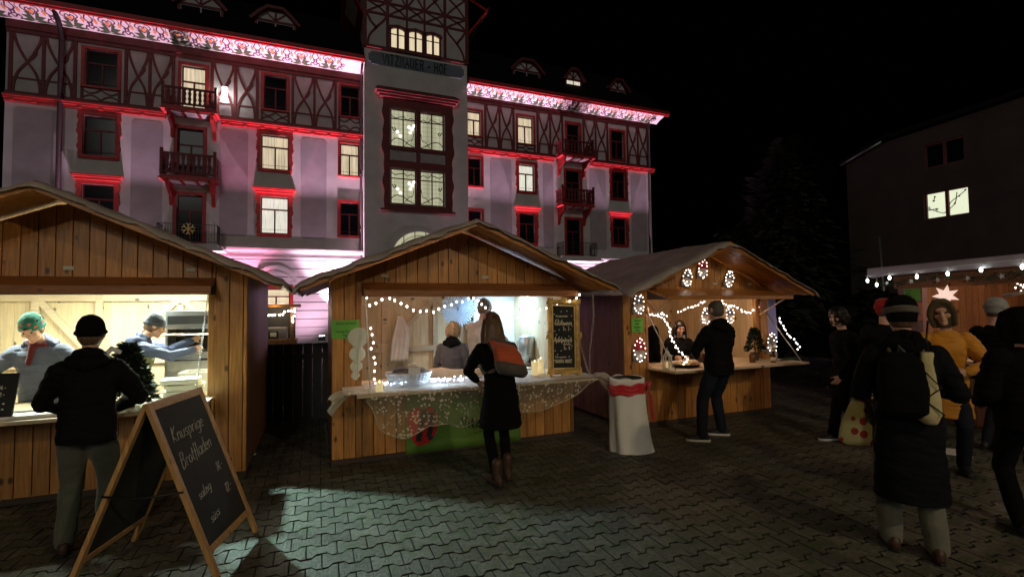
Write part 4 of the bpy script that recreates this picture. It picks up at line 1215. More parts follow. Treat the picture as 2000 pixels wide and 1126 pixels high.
        cap(B, [an + V(0, 0, -.03) - fd * .03, an + V(0, 0, -.045) + fd * .08, an + V(0, 0, -.055) + fd * .14], [.034, .030, .024])
    T(B)
    body = fuse(B, "body", SKIN, voxel, t, 2)
    e = MB()
    for s in (-1, 1): e.ball(hd(s * .030, .0835, .006), .0105, n=8)
    T(e); e.build("eyes", m_eye, t)
    # trousers
    Q = MB()
    oval(Q, [(hip + V(0, 0, -.10), .150 * W, .115, V(1, 0, 0), V(0, 1, 0)), (hip + V(0, 0, 0), .168 * W, .125, V(1, 0, 0), V(0, 1, 0)), (sp(0, 0, .08), .150 * W, .112, ax, ay)])
    lw = pose.get('legw', 1.0)
    for s, hj, kn, an, fd in legs:
        cap(Q, [hj, (hj + kn) / 2, kn, (kn + an) / 2, an + V(0, 0, .0)], [.098, .088 * lw, .070 * lw, .066 * lw, .060 * lw])
    T(Q); fuse(Q, "trousers", trousers, .012, t, 3, .006, (6, 6, 9), seed=H * 7, crease=.006)
    # shoes
    for s, hj, kn, an, fd in legs:
        up, sole = shoes; c = MB(); sdv = V(fd.y, -fd.x, 0); z0 = an.z - .085
        def fr(y, x=0, z=0): return V(an.x, an.y, 0) + fd * y + sdv * x + V(0, 0, z0 + z)
        if sole == 'boot':
            cap(c, [V(an.x, an.y, an.z + .14), V(an.x, an.y, an.z + .02)], [.056, .052])
        oval(c, [(fr(-.085, 0, .045), .020, .030, sdv, V(0, 0, 1)), (fr(-.06, 0, .055), .036, .050, sdv, V(0, 0, 1)), (fr(0, 0, .058), .040, .055, sdv, V(0, 0, 1)), (fr(.08, 0, .042), .045, .038, sdv, V(0, 0, 1)), (fr(.14, 0, .034), .045, .030, sdv, V(0, 0, 1)), (fr(.185, 0, .028), .030, .020, sdv, V(0, 0, 1))], 14)
        T(c); so = fuse(c, "shoe", up, .009, t, 2)
        c = MB(); pts = [(-.10, .0), (-.08, .032), (0, .036), (.09, .047), (.15, .045), (.19, .025), (.20, 0)]
        ol = [fr(a, b) for a, b in pts] + [fr(a, -b) for a, b in reversed(pts[1:-1])]
        n = len(ol); th = .030 if sole and sole != 'boot' else .020
        c.add([p + V(0, 0, .002) for p in ol] + [p + V(0, 0, th) for p in ol], [tuple(range(n - 1, -1, -1)), tuple(range(n, 2 * n))] + [(i, (i + 1) % n, (i + 1) % n + n, i + n) for i in range(n)], smooth=False)
        T(c); c.build("sole", sole if sole and sole != 'boot' else c_blacksole, so, bevel=.004)
    # jacket or coat
    J = MB(); pf = puffy
    low = -.12 if not coat else -.10
    oval(J, [(sp(0, 0, low), (.172 + pf) * W, .130 + pf, ax, ay), (sp(0, 0, .02), (.172 + pf) * W, .132 + pf, ax, ay), (sp(0, 0, .15), (.152 + pf) * W, .118 + pf, ax, ay), (sp(0, 0, .32), (.172 + pf) * W, .132 + pf, ax, ay), (sp(0, -.008, .43), (.178 + pf * .6) * W, .106 + pf * .6, ax, ay), (sp(0, -.008, .485), .115, .080, ax, ay), (sp(0, -.004, .525 if collar else .505), .070, .066, ax, ay)], 22)
    if coat:
        cz = coat
        oval(J, [(sp(0, 0, .02), .172 * W, .130, ax, ay), (hip + V(0, 0, -.10), .188 * W, .145, V(1, 0, 0), V(0, 1, 0)), (V(hip.x * .7, hip.y * .7, (hip.z - .1 + cz) / 2), .205 * W, .165, V(1, 0, 0), V(0, 1, 0)), (V(hip.x * .4, hip.y * .4, cz), .22 * W, .185, V(1, 0, 0), V(0, 1, 0))], 22)
    for s, kk, sh, el, wr in arms:
        ww = el + (wr - el) * .96
        cap(J, [sh - Rt @ V(s * .01, 0, .01), (sh + el) / 2, el, (el + ww) / 2, ww], [.078 + pf * .8, .068 + pf * .8, .060 + pf * .7, .054 + pf * .6, .044 + pf * .3])
    T(J)
    jk = fuse(J, "coat" if coat else "jacket", jacket, .010, t, 3, .008 + pf * .15, (6, 6, 8) if not pf else (4, 4, 13), seed=H * 3, crease=.016)
    if vest:
        Z = MB()
        oval(Z, [(sp(0, 0, -.13), .195 * W, .150, ax, ay), (sp(0, 0, .02), .195 * W, .152, ax, ay), (sp(0, 0, .16), .178 * W, .140, ax, ay), (sp(0, 0, .32), .192 * W, .150, ax, ay), (sp(0, -.008, .40), .168 * W, .125, ax, ay), (sp(0, -.008, .44), .14 * W, .10, ax, ay)], 22)
        T(Z); fuse(Z, "vest", vest, .010, t, 3, .010, (3, 3, 16), seed=4, crease=.012)
    if hood:
        Z = MB()
        if hood[1] == 'down':
            cap(Z, [sp(-.11, .0, .50), sp(-.09, -.08, .50), sp(0, -.125, .475), sp(.09, -.08, .50), sp(.11, .0, .50)], [.036, .050, .062, .050, .036])
            cap(Z, [sp(-.085, .02, .535), sp(-.06, -.055, .56), sp(0, -.075, .575), sp(.06, -.055, .56), sp(.085, .02, .535)], [.030, .036, .038, .036, .030])
        else:
            oval(Z, [(hd(0, -.035, -.15), .100, .095, hx, hyv), (hd(0, -.035, -.06), .108, .112, hx, hyv), (hd(0, -.03, .03), .110, .120, hx, hyv), (hd(0, -.035, .10), .092, .100, hx, hyv), (hd(0, -.04, .145), .045, .055, hx, hyv)], 20)
            cap(Z, [hd(-.085, .05, -.12), hd(-.100, .065, 0), hd(-.07, .06, .09), hd(0, .055, .13), hd(.07, .06, .09), hd(.100, .065, 0), hd(.085, .05, -.12)], [.024] * 7)
        T(Z); fuse(Z, "hood", hood[0], .010, t, 3, .006, (9, 9, 9), seed=2, crease=.006)
    if scarf:
        Z = MB(); rr = [neck + Rt @ V(.075 * cos(a), .07 * sin(a) + .005, -.005 + .012 * sin(2 * a)) for a in [i * pi / 5 for i in range(11)]]
        cap(Z, rr, [.030] * 11); cap(Z, [neck + Rt @ V(.02, .08, -.01), sp(.03, .15, .36)], [.03, .026])
        T(Z); fuse(Z, "scarf", scarf, .010, t, 2, .005, (12, 12, 12), seed=9)
    if hair is None and hat: hair = (h_brown, 'short')
    if hair:
        hm, kind = hair
        Z = MB()
        if kind == 'short':
            oval(Z, [(hd(0, -.030, -.085), .052, .060, hx, hyv), (hd(0, -.026, -.04), .078, .086, hx, hyv), (hd(0, -.014, .02), .083, .098, hx, hyv), (hd(0, -.016, .075), .076, .090, hx, hyv), (hd(0, -.02, .115), .046, .06, hx, hyv), (hd(0, -.02, .127), .01, .01, hx, hyv)], 20)
            fo, vx = .004, .008
        elif kind == 'bob':
            oval(Z, [(hd(0, -.040, -.10), .066, .062, hx, hyv), (hd(0, -.030, -.05), .090, .095, hx, hyv), (hd(0, -.014, .02), .100, .112, hx, hyv), (hd(0, -.012, .085), .092, .104, hx, hyv), (hd(0, -.02, .13), .055, .066, hx, hyv), (hd(0, -.02, .142), .01, .01, hx, hyv)], 20)
            fo, vx = .012, .008
        else:
            dn = V(0, 0, -1); L = kind
            base = hd(0, -.045, -.05)
            oval(Z, [(hd(0, -.014, .132), .02, .02, hx, hyv), (hd(0, -.016, .118), .052, .062, hx, hyv), (hd(0, -.014, .075), .084, .098, hx, hyv), (hd(0, -.020, .02), .092, .098, hx, hyv), (hd(0, -.045, -.05), .098, .082, hx, hyv),
                     (base + dn * .11 - ay * .035, .112, .062, ax, ay), (base + dn * (L * .6) - ay * .055, .118, .048, ax, ay), (base + dn * L - ay * .05, .085, .030, ax, ay)], 20)
            fo, vx = .008, .009
        T(Z); ho = fuse(Z, "hair", hm, vx, t, 2, fo, (16, 16, 3), seed=3)
        # loose locks following the mass
        lk = MB(); rr = random.Random(int(H * 100)); L = kind if not isinstance(kind, str) else (.10 if kind == 'bob' else 0)
        if L:
            for i in range(120):
                a = rr.uniform(pi * .85, pi * 2.15) if L > .15 else rr.uniform(0, 2 * pi)
                q = hd(.088 * cos(a), -.016 + .100 * sin(a), rr.uniform(-.02, .07)); pts = [q]
                for j in range(1, 6):
                    f = j / 5
                    pts.append(q + V(0, 0, -1) * (L + .12 if L > .15 else .12) * f * rr.uniform(.85, 1.05) + hx * (.03 * cos(a) * sin(f * 3) + rr.uniform(-.006, .006)) + hyv * ((.02 * sin(a) - .03) * sin(f * 2.4) + rr.uniform(-.006, .006)))
                lk.tube(pts, [.004, .006, .006, .005, .004, .002], 5)
            T(lk); lk.build("locks", hm, ho)
    if hat:
        hm, kind = hat[:2]; Z = MB()
        if kind in ('beanie', 'slouch'):
            s_ = .02 if kind == 'slouch' else 0
            oval(Z, [(hd(0, -.045, -.03), .075, .070, hx, hyv), (hd(0, -.022, .012), .087, .101, hx, hyv), (hd(0, -.018, .055), .089, .104, hx, hyv), (hd(0, -.024, .095), .080, .094, hx, hyv), (hd(0, -.036 - s_, .130 + s_ * .4), .056, .066, hx, hyv), (hd(0, -.045 - s_, .150 + s_), .02, .025, hx, hyv)], 22)
            ring = [hd(.088 * cos(a), -.018 + .103 * sin(a), .012 + .022 * sin(a)) for a in [i * pi / 10 for i in range(21)]]
            Z.tube(ring, .017, 8)
        elif kind == 'bobble':
            oval(Z, [(hd(0, -.045, -.05), .078, .074, hx, hyv), (hd(0, -.022, .0), .090, .104, hx, hyv), (hd(0, -.018, .06), .096, .110, hx, hyv), (hd(0, -.02, .11), .082, .09, hx, hyv), (hd(0, -.022, .145), .04, .045, hx, hyv)], 22)
        T(Z); ho = fuse(Z, "hat", hm, .008, t, 2, .003, (40, 40, 10), seed=6)
        if kind == 'bobble' or (isinstance(hat, tuple) and len(hat) > 2):
            Z = MB(); ring = [hd(.094 * cos(a), -.016 + .110 * sin(a), .020 - .012 * sin(a)) for a in [i * pi / 10 for i in range(21)]]
            for dz in (0, .018): Z.tube([p + hzv * dz for p in ring], .016, 8)
            T(Z); Z.build("brim", hat[2] if len(hat) > 2 else hm, ho)
    t["_k"] = k
    info = dict(sp=lambda *a: sp(*a) * k, hd=lambda *a: hd(*a) * k, ax=ax, ay=ay, arms={kk: (sh * k, el * k, wr * k) for s, kk, sh, el, wr in arms}, k=k, body=body)
    del t["_k"]
    return t, info

def world_of(t, p): return t.location + Matrix.Rotation(t.rotation_euler.z, 3, 'Z') @ p

# 1 customer at the left stall, seen from behind
p1, i1 = person((-1.55, 4.46, 0), radians(8), 1.66, "person in black knit hat and black jacket at the left stall, back turned", c_blackj, c_greygreen, (c_leather, None),
    dict(lean=3, head=(6, 0, 0), hand_l=(-.12, .30, 1.02), hand_r=(.14, .30, 1.02), elbow_l=(-1, -.5, -.3), elbow_r=(1, -.5, -.3), foot_l=(-.12, .02, 0), foot_r=(.12, 0, 0), legw=1.08), hat=(c_black, 'beanie'), hood=(c_blackj, 'down'), puffy=.014, width=.98)
# 2 customer at the middle stall with the orange rucksack, leaning over the counter
p2, i2 = person((1.67, 4.53, 0), radians(2), 1.69, "long-haired person in a black coat with an orange rucksack, leaning over the lace-covered counter", c_black, c_black, (c_leather, 'boot'),
    dict(lean=17, hipy=-.03, head=(22, 0, 0), hand_l=(-.10, .42, .98), hand_r=(.12, .44, .98), elbow_l=(-1, -.25, -.35), elbow_r=(1, -.3, -.4), foot_l=(-.07, -.08, 0), foot_r=(.10, .05, 0), legw=.85), hair=(h_brown, .27), coat=.56, width=1.0)
# 3 customer at the right stall
p3, i3 = person((4.80, 4.87, 0), radians(0), 1.76, "short-haired man in a black hooded jacket standing wide-legged at the gnome stall", c_blackj, c_jeans, (c_blacksole, c_sole),
    dict(lean=0, head=(4, 6, 0), hand_l=(-.10, .27, 1.02), hand_r=(.10, .27, 1.02), elbow_l=(-1, -.4, -.4), elbow_r=(1, -.4, -.4), foot_l=(-.30, -.02, 0), foot_r=(.14, .10, 0), toe_l=55, toe_r=50, hipx=.02, legw=1.1), hair=(h_grey, 'short'), hood=(c_blackj, 'down'), puffy=.012, width=1.06)
# 4 vendor in the left stall with the patterned hat
p4, i4 = person((-2.56, 6.38, 0), radians(180), 1.72, "man in a patterned knit hat and blue-grey jacket behind the left stall's counter", c_bluegrey, c_jeans, (c_blacksole, None),
    dict(lean=12, head=(34, 0, 6), hand_l=(-.24, .34, 1.0), hand_r=(.24, .36, .98), elbow_l=(-1, -.3, -.3), elbow_r=(1, -.3, -.3), hipy=.05), hat=(cloth("teal_patterned_knit", (.03, .20, .15), .95), 'beanie'), scarf=c_maroon, hood=(c_blue, 'down'), puffy=.01, width=1.06)
# red and orange shapes knitted into the hat
kn = MB(); rr = random.Random(5)
for i in range(16):
    a = i * 2 * pi / 8 + (.4 if i > 7 else 0); z = .05 if i < 8 else .09; rad = (.093, .108) if i < 8 else (.080, .094)
    c_ = i4['hd'](rad[0] * cos(a), -.02 + rad[1] * sin(a), z); u = i4['hd'](rad[0] * cos(a + .25), -.02 + rad[1] * sin(a + .25), z) - c_; w_ = i4['hd'](0, 0, .02) - i4['hd'](0, 0, 0)
    o_ = (c_ - i4['hd'](0, -.02, z)).normalized() * .004
    kn.add([c_ - u * .8 + o_, c_ - w_ + o_, c_ + u * .8 + o_, c_ + w_ + o_], [(0, 1, 2, 3)], i % 3)
kn.build("knit_pattern", [cloth("orange_knit", (.62, .11, .05), .95), cloth("pink_knit", (.52, .10, .12), .95), c_black], p4)
# 5 vendor at the oven
p5, i5 = person((-1.95, 6.72, 0), radians(-74), 1.70, "man in a dark beanie, blue jacket and olive vest reaching into the flatbread oven", c_blue, c_jeans, (c_blacksole, None),
    dict(lean=14, head=(28, -4, 0), hand_l=(-.12, .60, 1.40), hand_r=(.12, .60, 1.30), elbow_l=(-.5, .1, -.6), elbow_r=(.7, 0, -.8), curl_l=.9, curl_r=.9), hat=(c_beanie, 'beanie'), hood=(c_blue, 'down'), vest=c_green, puffy=.006)
# 6 child or short helper in the middle stall
p6, i6 = person((1.68, 6.40, 0), radians(-28), 1.52, "short helper with tousled blond hair and charcoal hooded sweater inside the middle stall", c_grey, c_jeans, (c_blacksole, None),
    dict(lean=6, head=(14, -30, 0), hand_l=(-.16, .26, .96), hand_r=(.14, .26, .96)), hair=(h_blond, 'bob'), hood=(c_black, 'down'), puffy=.012, width=1.0)
# 7 vendor in white fleece
p7, i7 = person((2.20, 6.85, 0), radians(-52), 1.84, "person in white fleece jacket reaching for the cups inside the middle stall", c_white, c_jeans, (c_blacksole, None),
    dict(lean=12, head=(16, -10, 0), hand_l=(-.05, .64, 1.18), hand_r=(.16, .50, 1.10), elbow_l=(-.6, 0, -.6), elbow_r=(.8, -.2, -.6)), hat=(cloth("taupe_knit", (.17, .14, .12), .95), 'beanie'), puffy=.016, width=1.05)
# 8 and 9 in the gnome stall
p8, i8 = person((5.62, 6.55, 0), radians(150), 1.60, "dark-haired young woman in a black coat with pale hood, seated behind the gnome stall's counter", c_blackj, c_black, (c_blacksole, None),
    dict(lean=5, hipz=.78, head=(20, 10, 0), hand_l=(-.12, .28, .95), hand_r=(.12, .28, .95), foot_l=(-.1, .25, 0), foot_r=(.1, .25, 0)), hair=(h_black, .30), hood=(c_white, 'down'), puffy=.01)
p9, i9 = person((4.70, 6.30, 0), radians(-70), 1.72, "figure in black standing in the shadowed left corner of the gnome stall", c_black, c_black, (c_blacksole, None),
    dict(lean=4, head=(5, 0, 0)), hair=(h_black, 'short'), puffy=.02, width=1.1)
# 10 near person at the right with bags
p10, i10 = person((3.77, 2.12, 0), radians(-48), 1.73, "person from behind in dark coat, pale jeans and black hat with taupe brim", c_navy, c_pale, (c_leather, None),
    dict(lean=4, head=(6, 0, 0), hand_l=(-.20, .28, 1.02), hand_r=(.20, .30, 1.12), elbow_l=(-.5, -.5, -1), elbow_r=(.7, -.8, -.8), foot_l=(-.11, .06, 0), foot_r=(.12, -.04, 0), legw=1.2), hat=(c_black, 'bobble', c_brim), hood=(c_black, 'down'), coat=.38, puffy=.012, width=.98, voxel=.008)
# 11 mustard jacket
p11, i11 = person((5.95, 2.98, 0), radians(125), 1.72, "person in a mustard jacket and olive-brown hood, facing left with a steaming cup", c_yellow, c_jeans, (c_blacksole, None),
    dict(lean=6, head=(6, -10, 8), hand_l=(-.10, .33, 1.06), hand_r=(.16, .36, 1.12), elbow_l=(-1, -.2, -.6), elbow_r=(1, -.2, -.6), curl_r=1.1), hood=(c_brownhood, 'up'), coat=.56, puffy=.008, width=.96, hair=(h_brown, 'short'))
# 12, 13, 14 by the right stall
p12, i12 = person((6.62, 3.95, 0), radians(-75), 1.74, "person in a red knit hat behind the mustard jacket", c_navy, c_jeans, (c_blacksole, None), dict(lean=2, head=(4, 0, 0)), hat=(c_red, 'bobble'), puffy=.02)
p13, i13 = person((7.20, 3.15, 0), radians(-100), 1.73, "person in a light grey knit hat at the counter of the far right stall", c_black, c_jeans, (c_blacksole, None), dict(lean=6, head=(8, 0, 0), hand_l=(-.12, .30, 1.0), hand_r=(.12, .30, 1.0)), hat=(c_greyhat, 'bobble'), puffy=.02)
p14, i14 = person((4.86, 1.93, 0), radians(-35), 1.64, "person in a black hooded jacket cut off by the right edge of the picture", c_black, c_black, (c_blacksole, None), dict(lean=3, head=(5, 0, 0), hand_l=(-.18, .25, .98)), hood=(c_black, 'up'), puffy=.03, width=1.1)
# 15 walking in the dark
p15, i15 = person((6.26, 4.18, 0), radians(62), 1.66, "dark figure walking through the shadow between the gnome stall and the crowd", c_black, c_black, (c_blacksole, c_sole),
    dict(lean=6, head=(10, 20, 0), hand_l=(-.24, .22, .86), hand_r=(.24, -.12, .84), foot_l=(-.08, .26, 0), foot_r=(.08, -.22, 0), lift_r=.03), hair=(h_black, 'bob'), puffy=.02)

# orange roll-top rucksack on person 2
rk = thing("rucksack", p2.location, "orange roll-top rucksack with grey base on the long-haired person's back", "rucksack", rz=p2.rotation_euler.z)
a_ = i2['ax']; b_ = i2['ay']; c_ = a_.cross(b_)
def rp(x, y, z): return i2['sp'](x, y, z)
M_ = MB(); R_ = []
for z, w, d in ((.10, .125, .050), (.13, .150, .068), (.20, .150, .075), (.30, .140, .070), (.37, .132, .052), (.41, .138, .028), (.44, .140, .013)):
    R_.append((rp(.03 + (.30 - z) * .16, -.145 - d, z + .02), w, d, (a_ + c_ * -.24).normalized(), b_))
oval(M_, R_, 22, 4)
rb_ = fuse(M_, "bag_body", c_orange, .009, rk, 2, .006, (9, 9, 9), seed=5, crease=.006)
M_ = MB(); oval(M_, [(q[0] + c_ * (-.004), q[1] + .006, q[2] + .006, q[3], q[4]) for q in R_[:3]], 22, 4); M_.build("bag_base", c_bagdark, rk)
M_ = MB(); M_.tube([rp(-.12, -.16, .50), rp(.15, -.16, .44)], .014, 8); M_.build("rolled_top", c_bagdark, rk)
M_ = MB()
for s in (-1, 1): M_.tube([rp(s * .09, -.14, .40), rp(s * .10, -.03, .50), rp(s * .115, .09, .46), rp(s * .13, .16, .30), rp(s * .15, .02, .20), rp(s * .10, -.14, .18)], .012, 6, flat=2.2)
M_.build("strap", c_bagdark, rk)

# dark day-pack of person 10
dp = thing("backpack", p10.location, "black backpack worn by the near person in the dark coat", "backpack", rz=p10.rotation_euler.z)
M_ = MB(); a_ = i10['ax']; b_ = i10['ay']
oval(M_, [(i10['sp'](-.07, -.20, .02), .09, .05, a_, b_), (i10['sp'](-.07, -.225, .06), .13, .085, a_, b_), (i10['sp'](-.07, -.23, .22), .135, .09, a_, b_), (i10['sp'](-.07, -.22, .38), .12, .075, a_, b_), (i10['sp'](-.07, -.20, .45), .07, .04, a_, b_)], 20, 3)
fuse(M_, "bag_body", c_black, .009, dp, 2, .006, (8, 8, 8), seed=3, crease=.006)
M_ = MB(); M_.tube([i10['sp'](-.07, -.18, .44), i10['sp'](-.07, -.20, .49), i10['sp'](-.03, -.18, .44)], .010, 6); M_.build("loop", c_bagdark, dp)
M_ = MB()
for s in (-1, 1): M_.tube([i10['sp'](s * .09 - .02, -.15, .42), i10['sp'](s * .10, -.03, .53), i10['sp'](s * .12, .12, .44), i10['sp'](s * .15, .14, .25), i10['sp'](s * .17, -.02, .10)], .013, 6, flat=2)
M_.build("strap", c_bagdark, dp)

# ------------------------------------------------------------------ things at the left stall
m_pine = wood("pale_pine_frame", (.52, .30, .11), 'z', .5, 1, .3, .1)
m_chalkboard = mat("blackboard", (.012, .014, .013), .75, .5, 5, .1, 40)
m_chalk = mat("grey_chalk", (.36, .36, .31), .95, .5, 60)
m_chalkw = mat("white_chalk_pen", (.75, .75, .68), .8)
m_cream = mat("cream_enamel", (.66, .62, .48), .5)

# A-board: two framed panels, apex at 1.1 m, front panel leaning back
ab = thing("pavement_sign", (-.93, 4.09, 0), "folding wooden pavement blackboard listing crisp flatbreads, standing before the left stall", "pavement sign", rz=radians(76))
def frame_panel(sgn, name):
    # local: u across (x), v up the slope; the panel leans away from the apex by sgn
    w, h = .345, 1.20; foot = .43; ang = math.atan2(foot, sqrt(h * h - foot * foot))
    Tm = Matrix.Translation(V(0, sgn * foot, 0)) @ Matrix.Rotation(sgn * ang, 4, 'X')
    f = MB()
    f.box(-w, -w + .045, -.014, .014, 0, h, 0, T=Tm); f.box(w - .045, w, -.014, .014, 0, h, 0, T=Tm)
    f.box(-w + .045, w - .045, -.013, .013, h - .055, h, 0, T=Tm); f.box(-w + .045, w - .045, -.013, .013, .15, .195, 0, T=Tm)
    fo = f.build("frame", m_pine, ab, bevel=.003)
    p = MB(); p.box(-w + .045, w - .045, -.005, .005, .195, h - .055, T=Tm); p.build("blackboard", m_chalkboard, fo)
    return Tm, fo
TA, fa = frame_panel(-1, "front"); TB, fb_ = frame_panel(1, "rear")
RND = random.Random(11)
for (tx, x_, z_, h_, pen_, kw) in (("Knusprige", -.235, .90, .10, .0050, dict(slant=.25, up=.05, xs=.92)), ("Brotfladen", -.245, .72, .10, .0050, dict(slant=.2, up=.09, xs=.88)), ("salzig", -.20, .48, .066, .0042, dict(slant=.3, up=.12)),
                                 ("14.-", .12, .57, .06, .0042, dict(slant=.3, up=.1)), ("süss", -.17, .30, .066, .0042, dict(slant=.3, up=.12)), ("12.-", .13, .40, .06, .0042, dict(slant=.3, up=.1))):
    tmp = MB(); write(tmp, tx, x_, z_, h_, -.009, -.0055, pen_, **kw); c = MB(); c.add(tmp.v, tmp.f, T=TA); c.build("chalk_lettering", m_chalk, fa)
for x in (-.35, .35):
    h = MB(); h.tube([(x, -.235, .56), (x, 0, .535), (x, .235, .56)], .007, 6); h.build("spreader_hinge", m_black, ab)

def box_thing(name, loc, label, cat, parts, rz=0, group=None):
    t = thing(name, loc, label, cat, group, rz)
    return t

CZ = .85
# menu board standing on the counter
mb_ = thing("menu_board", (-2.52, 5.30, CZ), "small blackboard menu with white writing and snowballs on the left stall's counter", "menu board", rz=radians(-12))
Tm = Matrix.Rotation(radians(-12), 4, 'X')
b = MB(); b.box(-.20, .20, -.006, .006, .0, .37, T=Tm); pb = b.build("blackboard", m_chalkboard, mb_)
b = MB(); b.box(-.21, .21, -.02, .02, -.0, .02, T=Tm); b.build("ledge", c_maroon, mb_)
b = MB(); tmp = MB()
write(tmp, "Menu", -.14, .30, .05, -.010, -.0065, .006, slant=.3)
write(tmp, "Brotfladen", -.17, .235, .032, -.010, -.0065, .005, slant=.2); write(tmp, "14.-", .07, .235, .032, -.010, -.0065, .005)
write(tmp, "mit Speck", -.17, .18, .032, -.010, -.0065, .005, slant=.2); write(tmp, "12.-", .07, .18, .032, -.010, -.0065, .005)
for (x, z) in ((-.02, .12), (.02, .10), (.06, .125), (.0, .075), (.045, .07), (.09, .095), (.03, .045), (.08, .05), (.12, .07), (.12, .115)):
    tmp.box(x, x + .014, -.010, -.0065, z, z + .011)
b.add(tmp.v, tmp.f, T=Tm); b.build("writing", m_chalkw, pb)
t = thing("serving_tray", (-2.25, 5.32, CZ), "flat white paper-lined tray on the left stall's counter", "tray", rz=.1)
b = MB(); b.box(-.42, .28, -.16, .16, .001, .012); b.box(-.42, .28, -.16, -.15, .012, .03); b.box(-.42, .28, .15, .16, .012, .03); b.build("tray", m_paper, t, bevel=.003)
t = thing("cardboard_box", (-3.0, 5.36, CZ), "brown-sided box with white lid at the left edge of the oven stall's counter", "box", rz=.15)
b = MB(); b.box(-.16, .16, -.11, .11, .001, .10); b.build("carton", mat("brown_cardboard", (.30, .20, .10), .8), t); b = MB(); b.box(-.17, .17, -.12, .12, .10, .135); b.build("lid", m_paper, t)
for i, (x, y, z, r_) in enumerate(((-1.28, 5.95, CZ, .1), (-1.26, 5.95, CZ + .06, .16), (-1.30, 5.95, CZ + .12, .05))):
    t = thing("takeaway_box", (x, y, z), ("white takeaway box at the bottom of the stack by the right post", "white takeaway box in the middle of the stack by the right post", "white takeaway box on top of the stack by the right post")[i], "box", "stacked takeaway boxes", r_)
    b = MB(); b.box(-.16, .16, -.12, .12, .001, .040); b.build("carton", m_paper, t, bevel=.004); b = MB(); b.box(-.165, .165, -.125, .125, .041, .055); b.build("lid", m_white, t, bevel=.003)
t = thing("plastic_crate", (-1.18, 6.35, CZ - .02), "white plastic crate behind the stacked takeaway boxes", "crate", rz=-.1)
b = MB(); b.box(-.2, .2, -.15, -.13, .0, .22); b.box(-.2, .2, .13, .15, 0, .22); b.box(-.2, -.18, -.13, .13, 0, .22); b.box(.18, .2, -.13, .13, 0, .22); b.box(-.2, .2, -.13, .13, 0, .01); b.build("crate_body", m_white, t, bevel=.004)
b = MB(); b.box(-.5, .25, -.25, .3, -.06, -.005); b.build("shelf", m_rawx, t)
# deck oven
ov = thing("deck_oven", (-1.32, 7.25, 0), "tall steel deck oven with open black mouth at the back of the left stall", "oven", rz=radians(-4))
b = MB(); b.box(-.36, .42, -.3, .4, .55, 1.22); b.box(-.36, .42, .0, .4, 1.22, 1.5); b.box(-.36, .42, -.3, .4, 1.5, 1.72); b.box(-.36, -.33, -.3, 0, 1.22, 1.5); b.box(.39, .42, -.3, 0, 1.22, 1.5); b.build("oven_body", m_metal, ov, bevel=.006)
b = MB(); b.box(-.33, .39, -.02, -.005, 1.23, 1.49); b.build("baking_chamber", m_black, ov)
for z in (.64, .86, 1.08): 
    b = MB(); b.box(-.33, .39, -.325, -.301, z - .09, z + .09); d_ = b.build("oven_drawer", m_metal, ov, bevel=.004); b = MB(); b.tube([(-.25, -.36, z + .05), (.3, -.36, z + .05)], .012, 8); b.build("handle", m_black, d_)
b = MB(); b.box(-.33, .39, -.318, -.301, 1.56, 1.66); b.build("control_panel", m_black, ov)
b = MB(); b.box(-.34, -.28, -.28, -.22, 0, .55); b.box(.34, .4, -.28, -.22, 0, .55); b.box(-.34, -.28, .3, .36, 0, .55); b.box(.34, .4, .3, .36, 0, .55); b.build("legs", m_metal, ov)
pe = thing("bread_peel", (-1.42, 6.86, 1.435), "flat white bread peel held by the man at the oven", "bread peel", rz=radians(-8))
b = MB(); b.box(-.05, .34, -.12, .12, -.004, .006); b.build("blade", m_paper, pe, bevel=.002); b = MB(); b.tube([(-.34, 0, 0), (-.05, 0, 0)], .014, 8); b.build("handle", m_raw, pe)

def leafy(mb, c, R_, n, size, seed, shape='cone', H=.4, m=0, jit=.3):
    r = random.Random(seed); c = V(*c)
    for i in range(n):
        f = r.random() ** .8; a = r.uniform(0, 2 * pi)
        if shape == 'cone':
            rad = R_ * (1 - f) ** .85 * r.uniform(.55, 1.08) + .012; p = c + V(rad * cos(a), rad * sin(a), H * f)
            d = V(cos(a), sin(a), r.uniform(-.5, .4))
        else:
            u = V(r.gauss(0, 1), r.gauss(0, 1), r.gauss(0, 1)).normalized(); p = c + V(u.x * R_, u.y * R_, u.z * H) * r.uniform(.5, 1.05); d = u
        d = (d + V(r.gauss(0, jit), r.gauss(0, jit), r.gauss(0, jit))).normalized(); s = d.orthogonal().normalized(); s = Matrix.Rotation(r.uniform(0, 6), 3, d) @ s
        l = size * r.uniform(.6, 1.3); w = l * .22
        mb.add([p - s * w, p + d * l * .5 - s * w * .8, p + d * l, p + d * l * .5 + s * w * .8, p + s * w], [(0, 1, 2, 3, 4)], m)
m_fir = mat("dark_fir_needles", (.014, .030, .012), .7, .4, 30)
m_firl = mat("fir_needles", (.022, .050, .018), .7, .4, 30)
tr1 = thing("christmas_tree", (-1.60, 5.42, CZ), "small decorated table fir with red baubles and a pale bow on the left stall's counter", "christmas tree")
b = MB(); leafy(b, (0, 0, .05), .205, 2600, .06, 4, H=.52); b.build("branches", m_fir, tr1)
b = MB(); b.tube([(0, 0, .0), (0, 0, .5)], [.02, .006], 8); b.build("trunk", c_leather, tr1)
b = MB(); b.lathe([(.05, 0), (.07, .08), (.06, .08)], (0, 0, 0), 14); b.build("pot", c_maroon, tr1)
mbaub = mat("red_bauble", (.40, .02, .015), .2, coat=.5)
r_ = random.Random(2)
for i in range(12):
    f = r_.uniform(.08, .9); a = r_.uniform(pi, 2 * pi); rad = .17 * (1 - f) ** .85
    b = MB(); b.ball((rad * cos(a), rad * sin(a), .07 + .48 * f), .016, n=8); b.build("bauble", mbaub if i % 3 else m_cream, tr1)
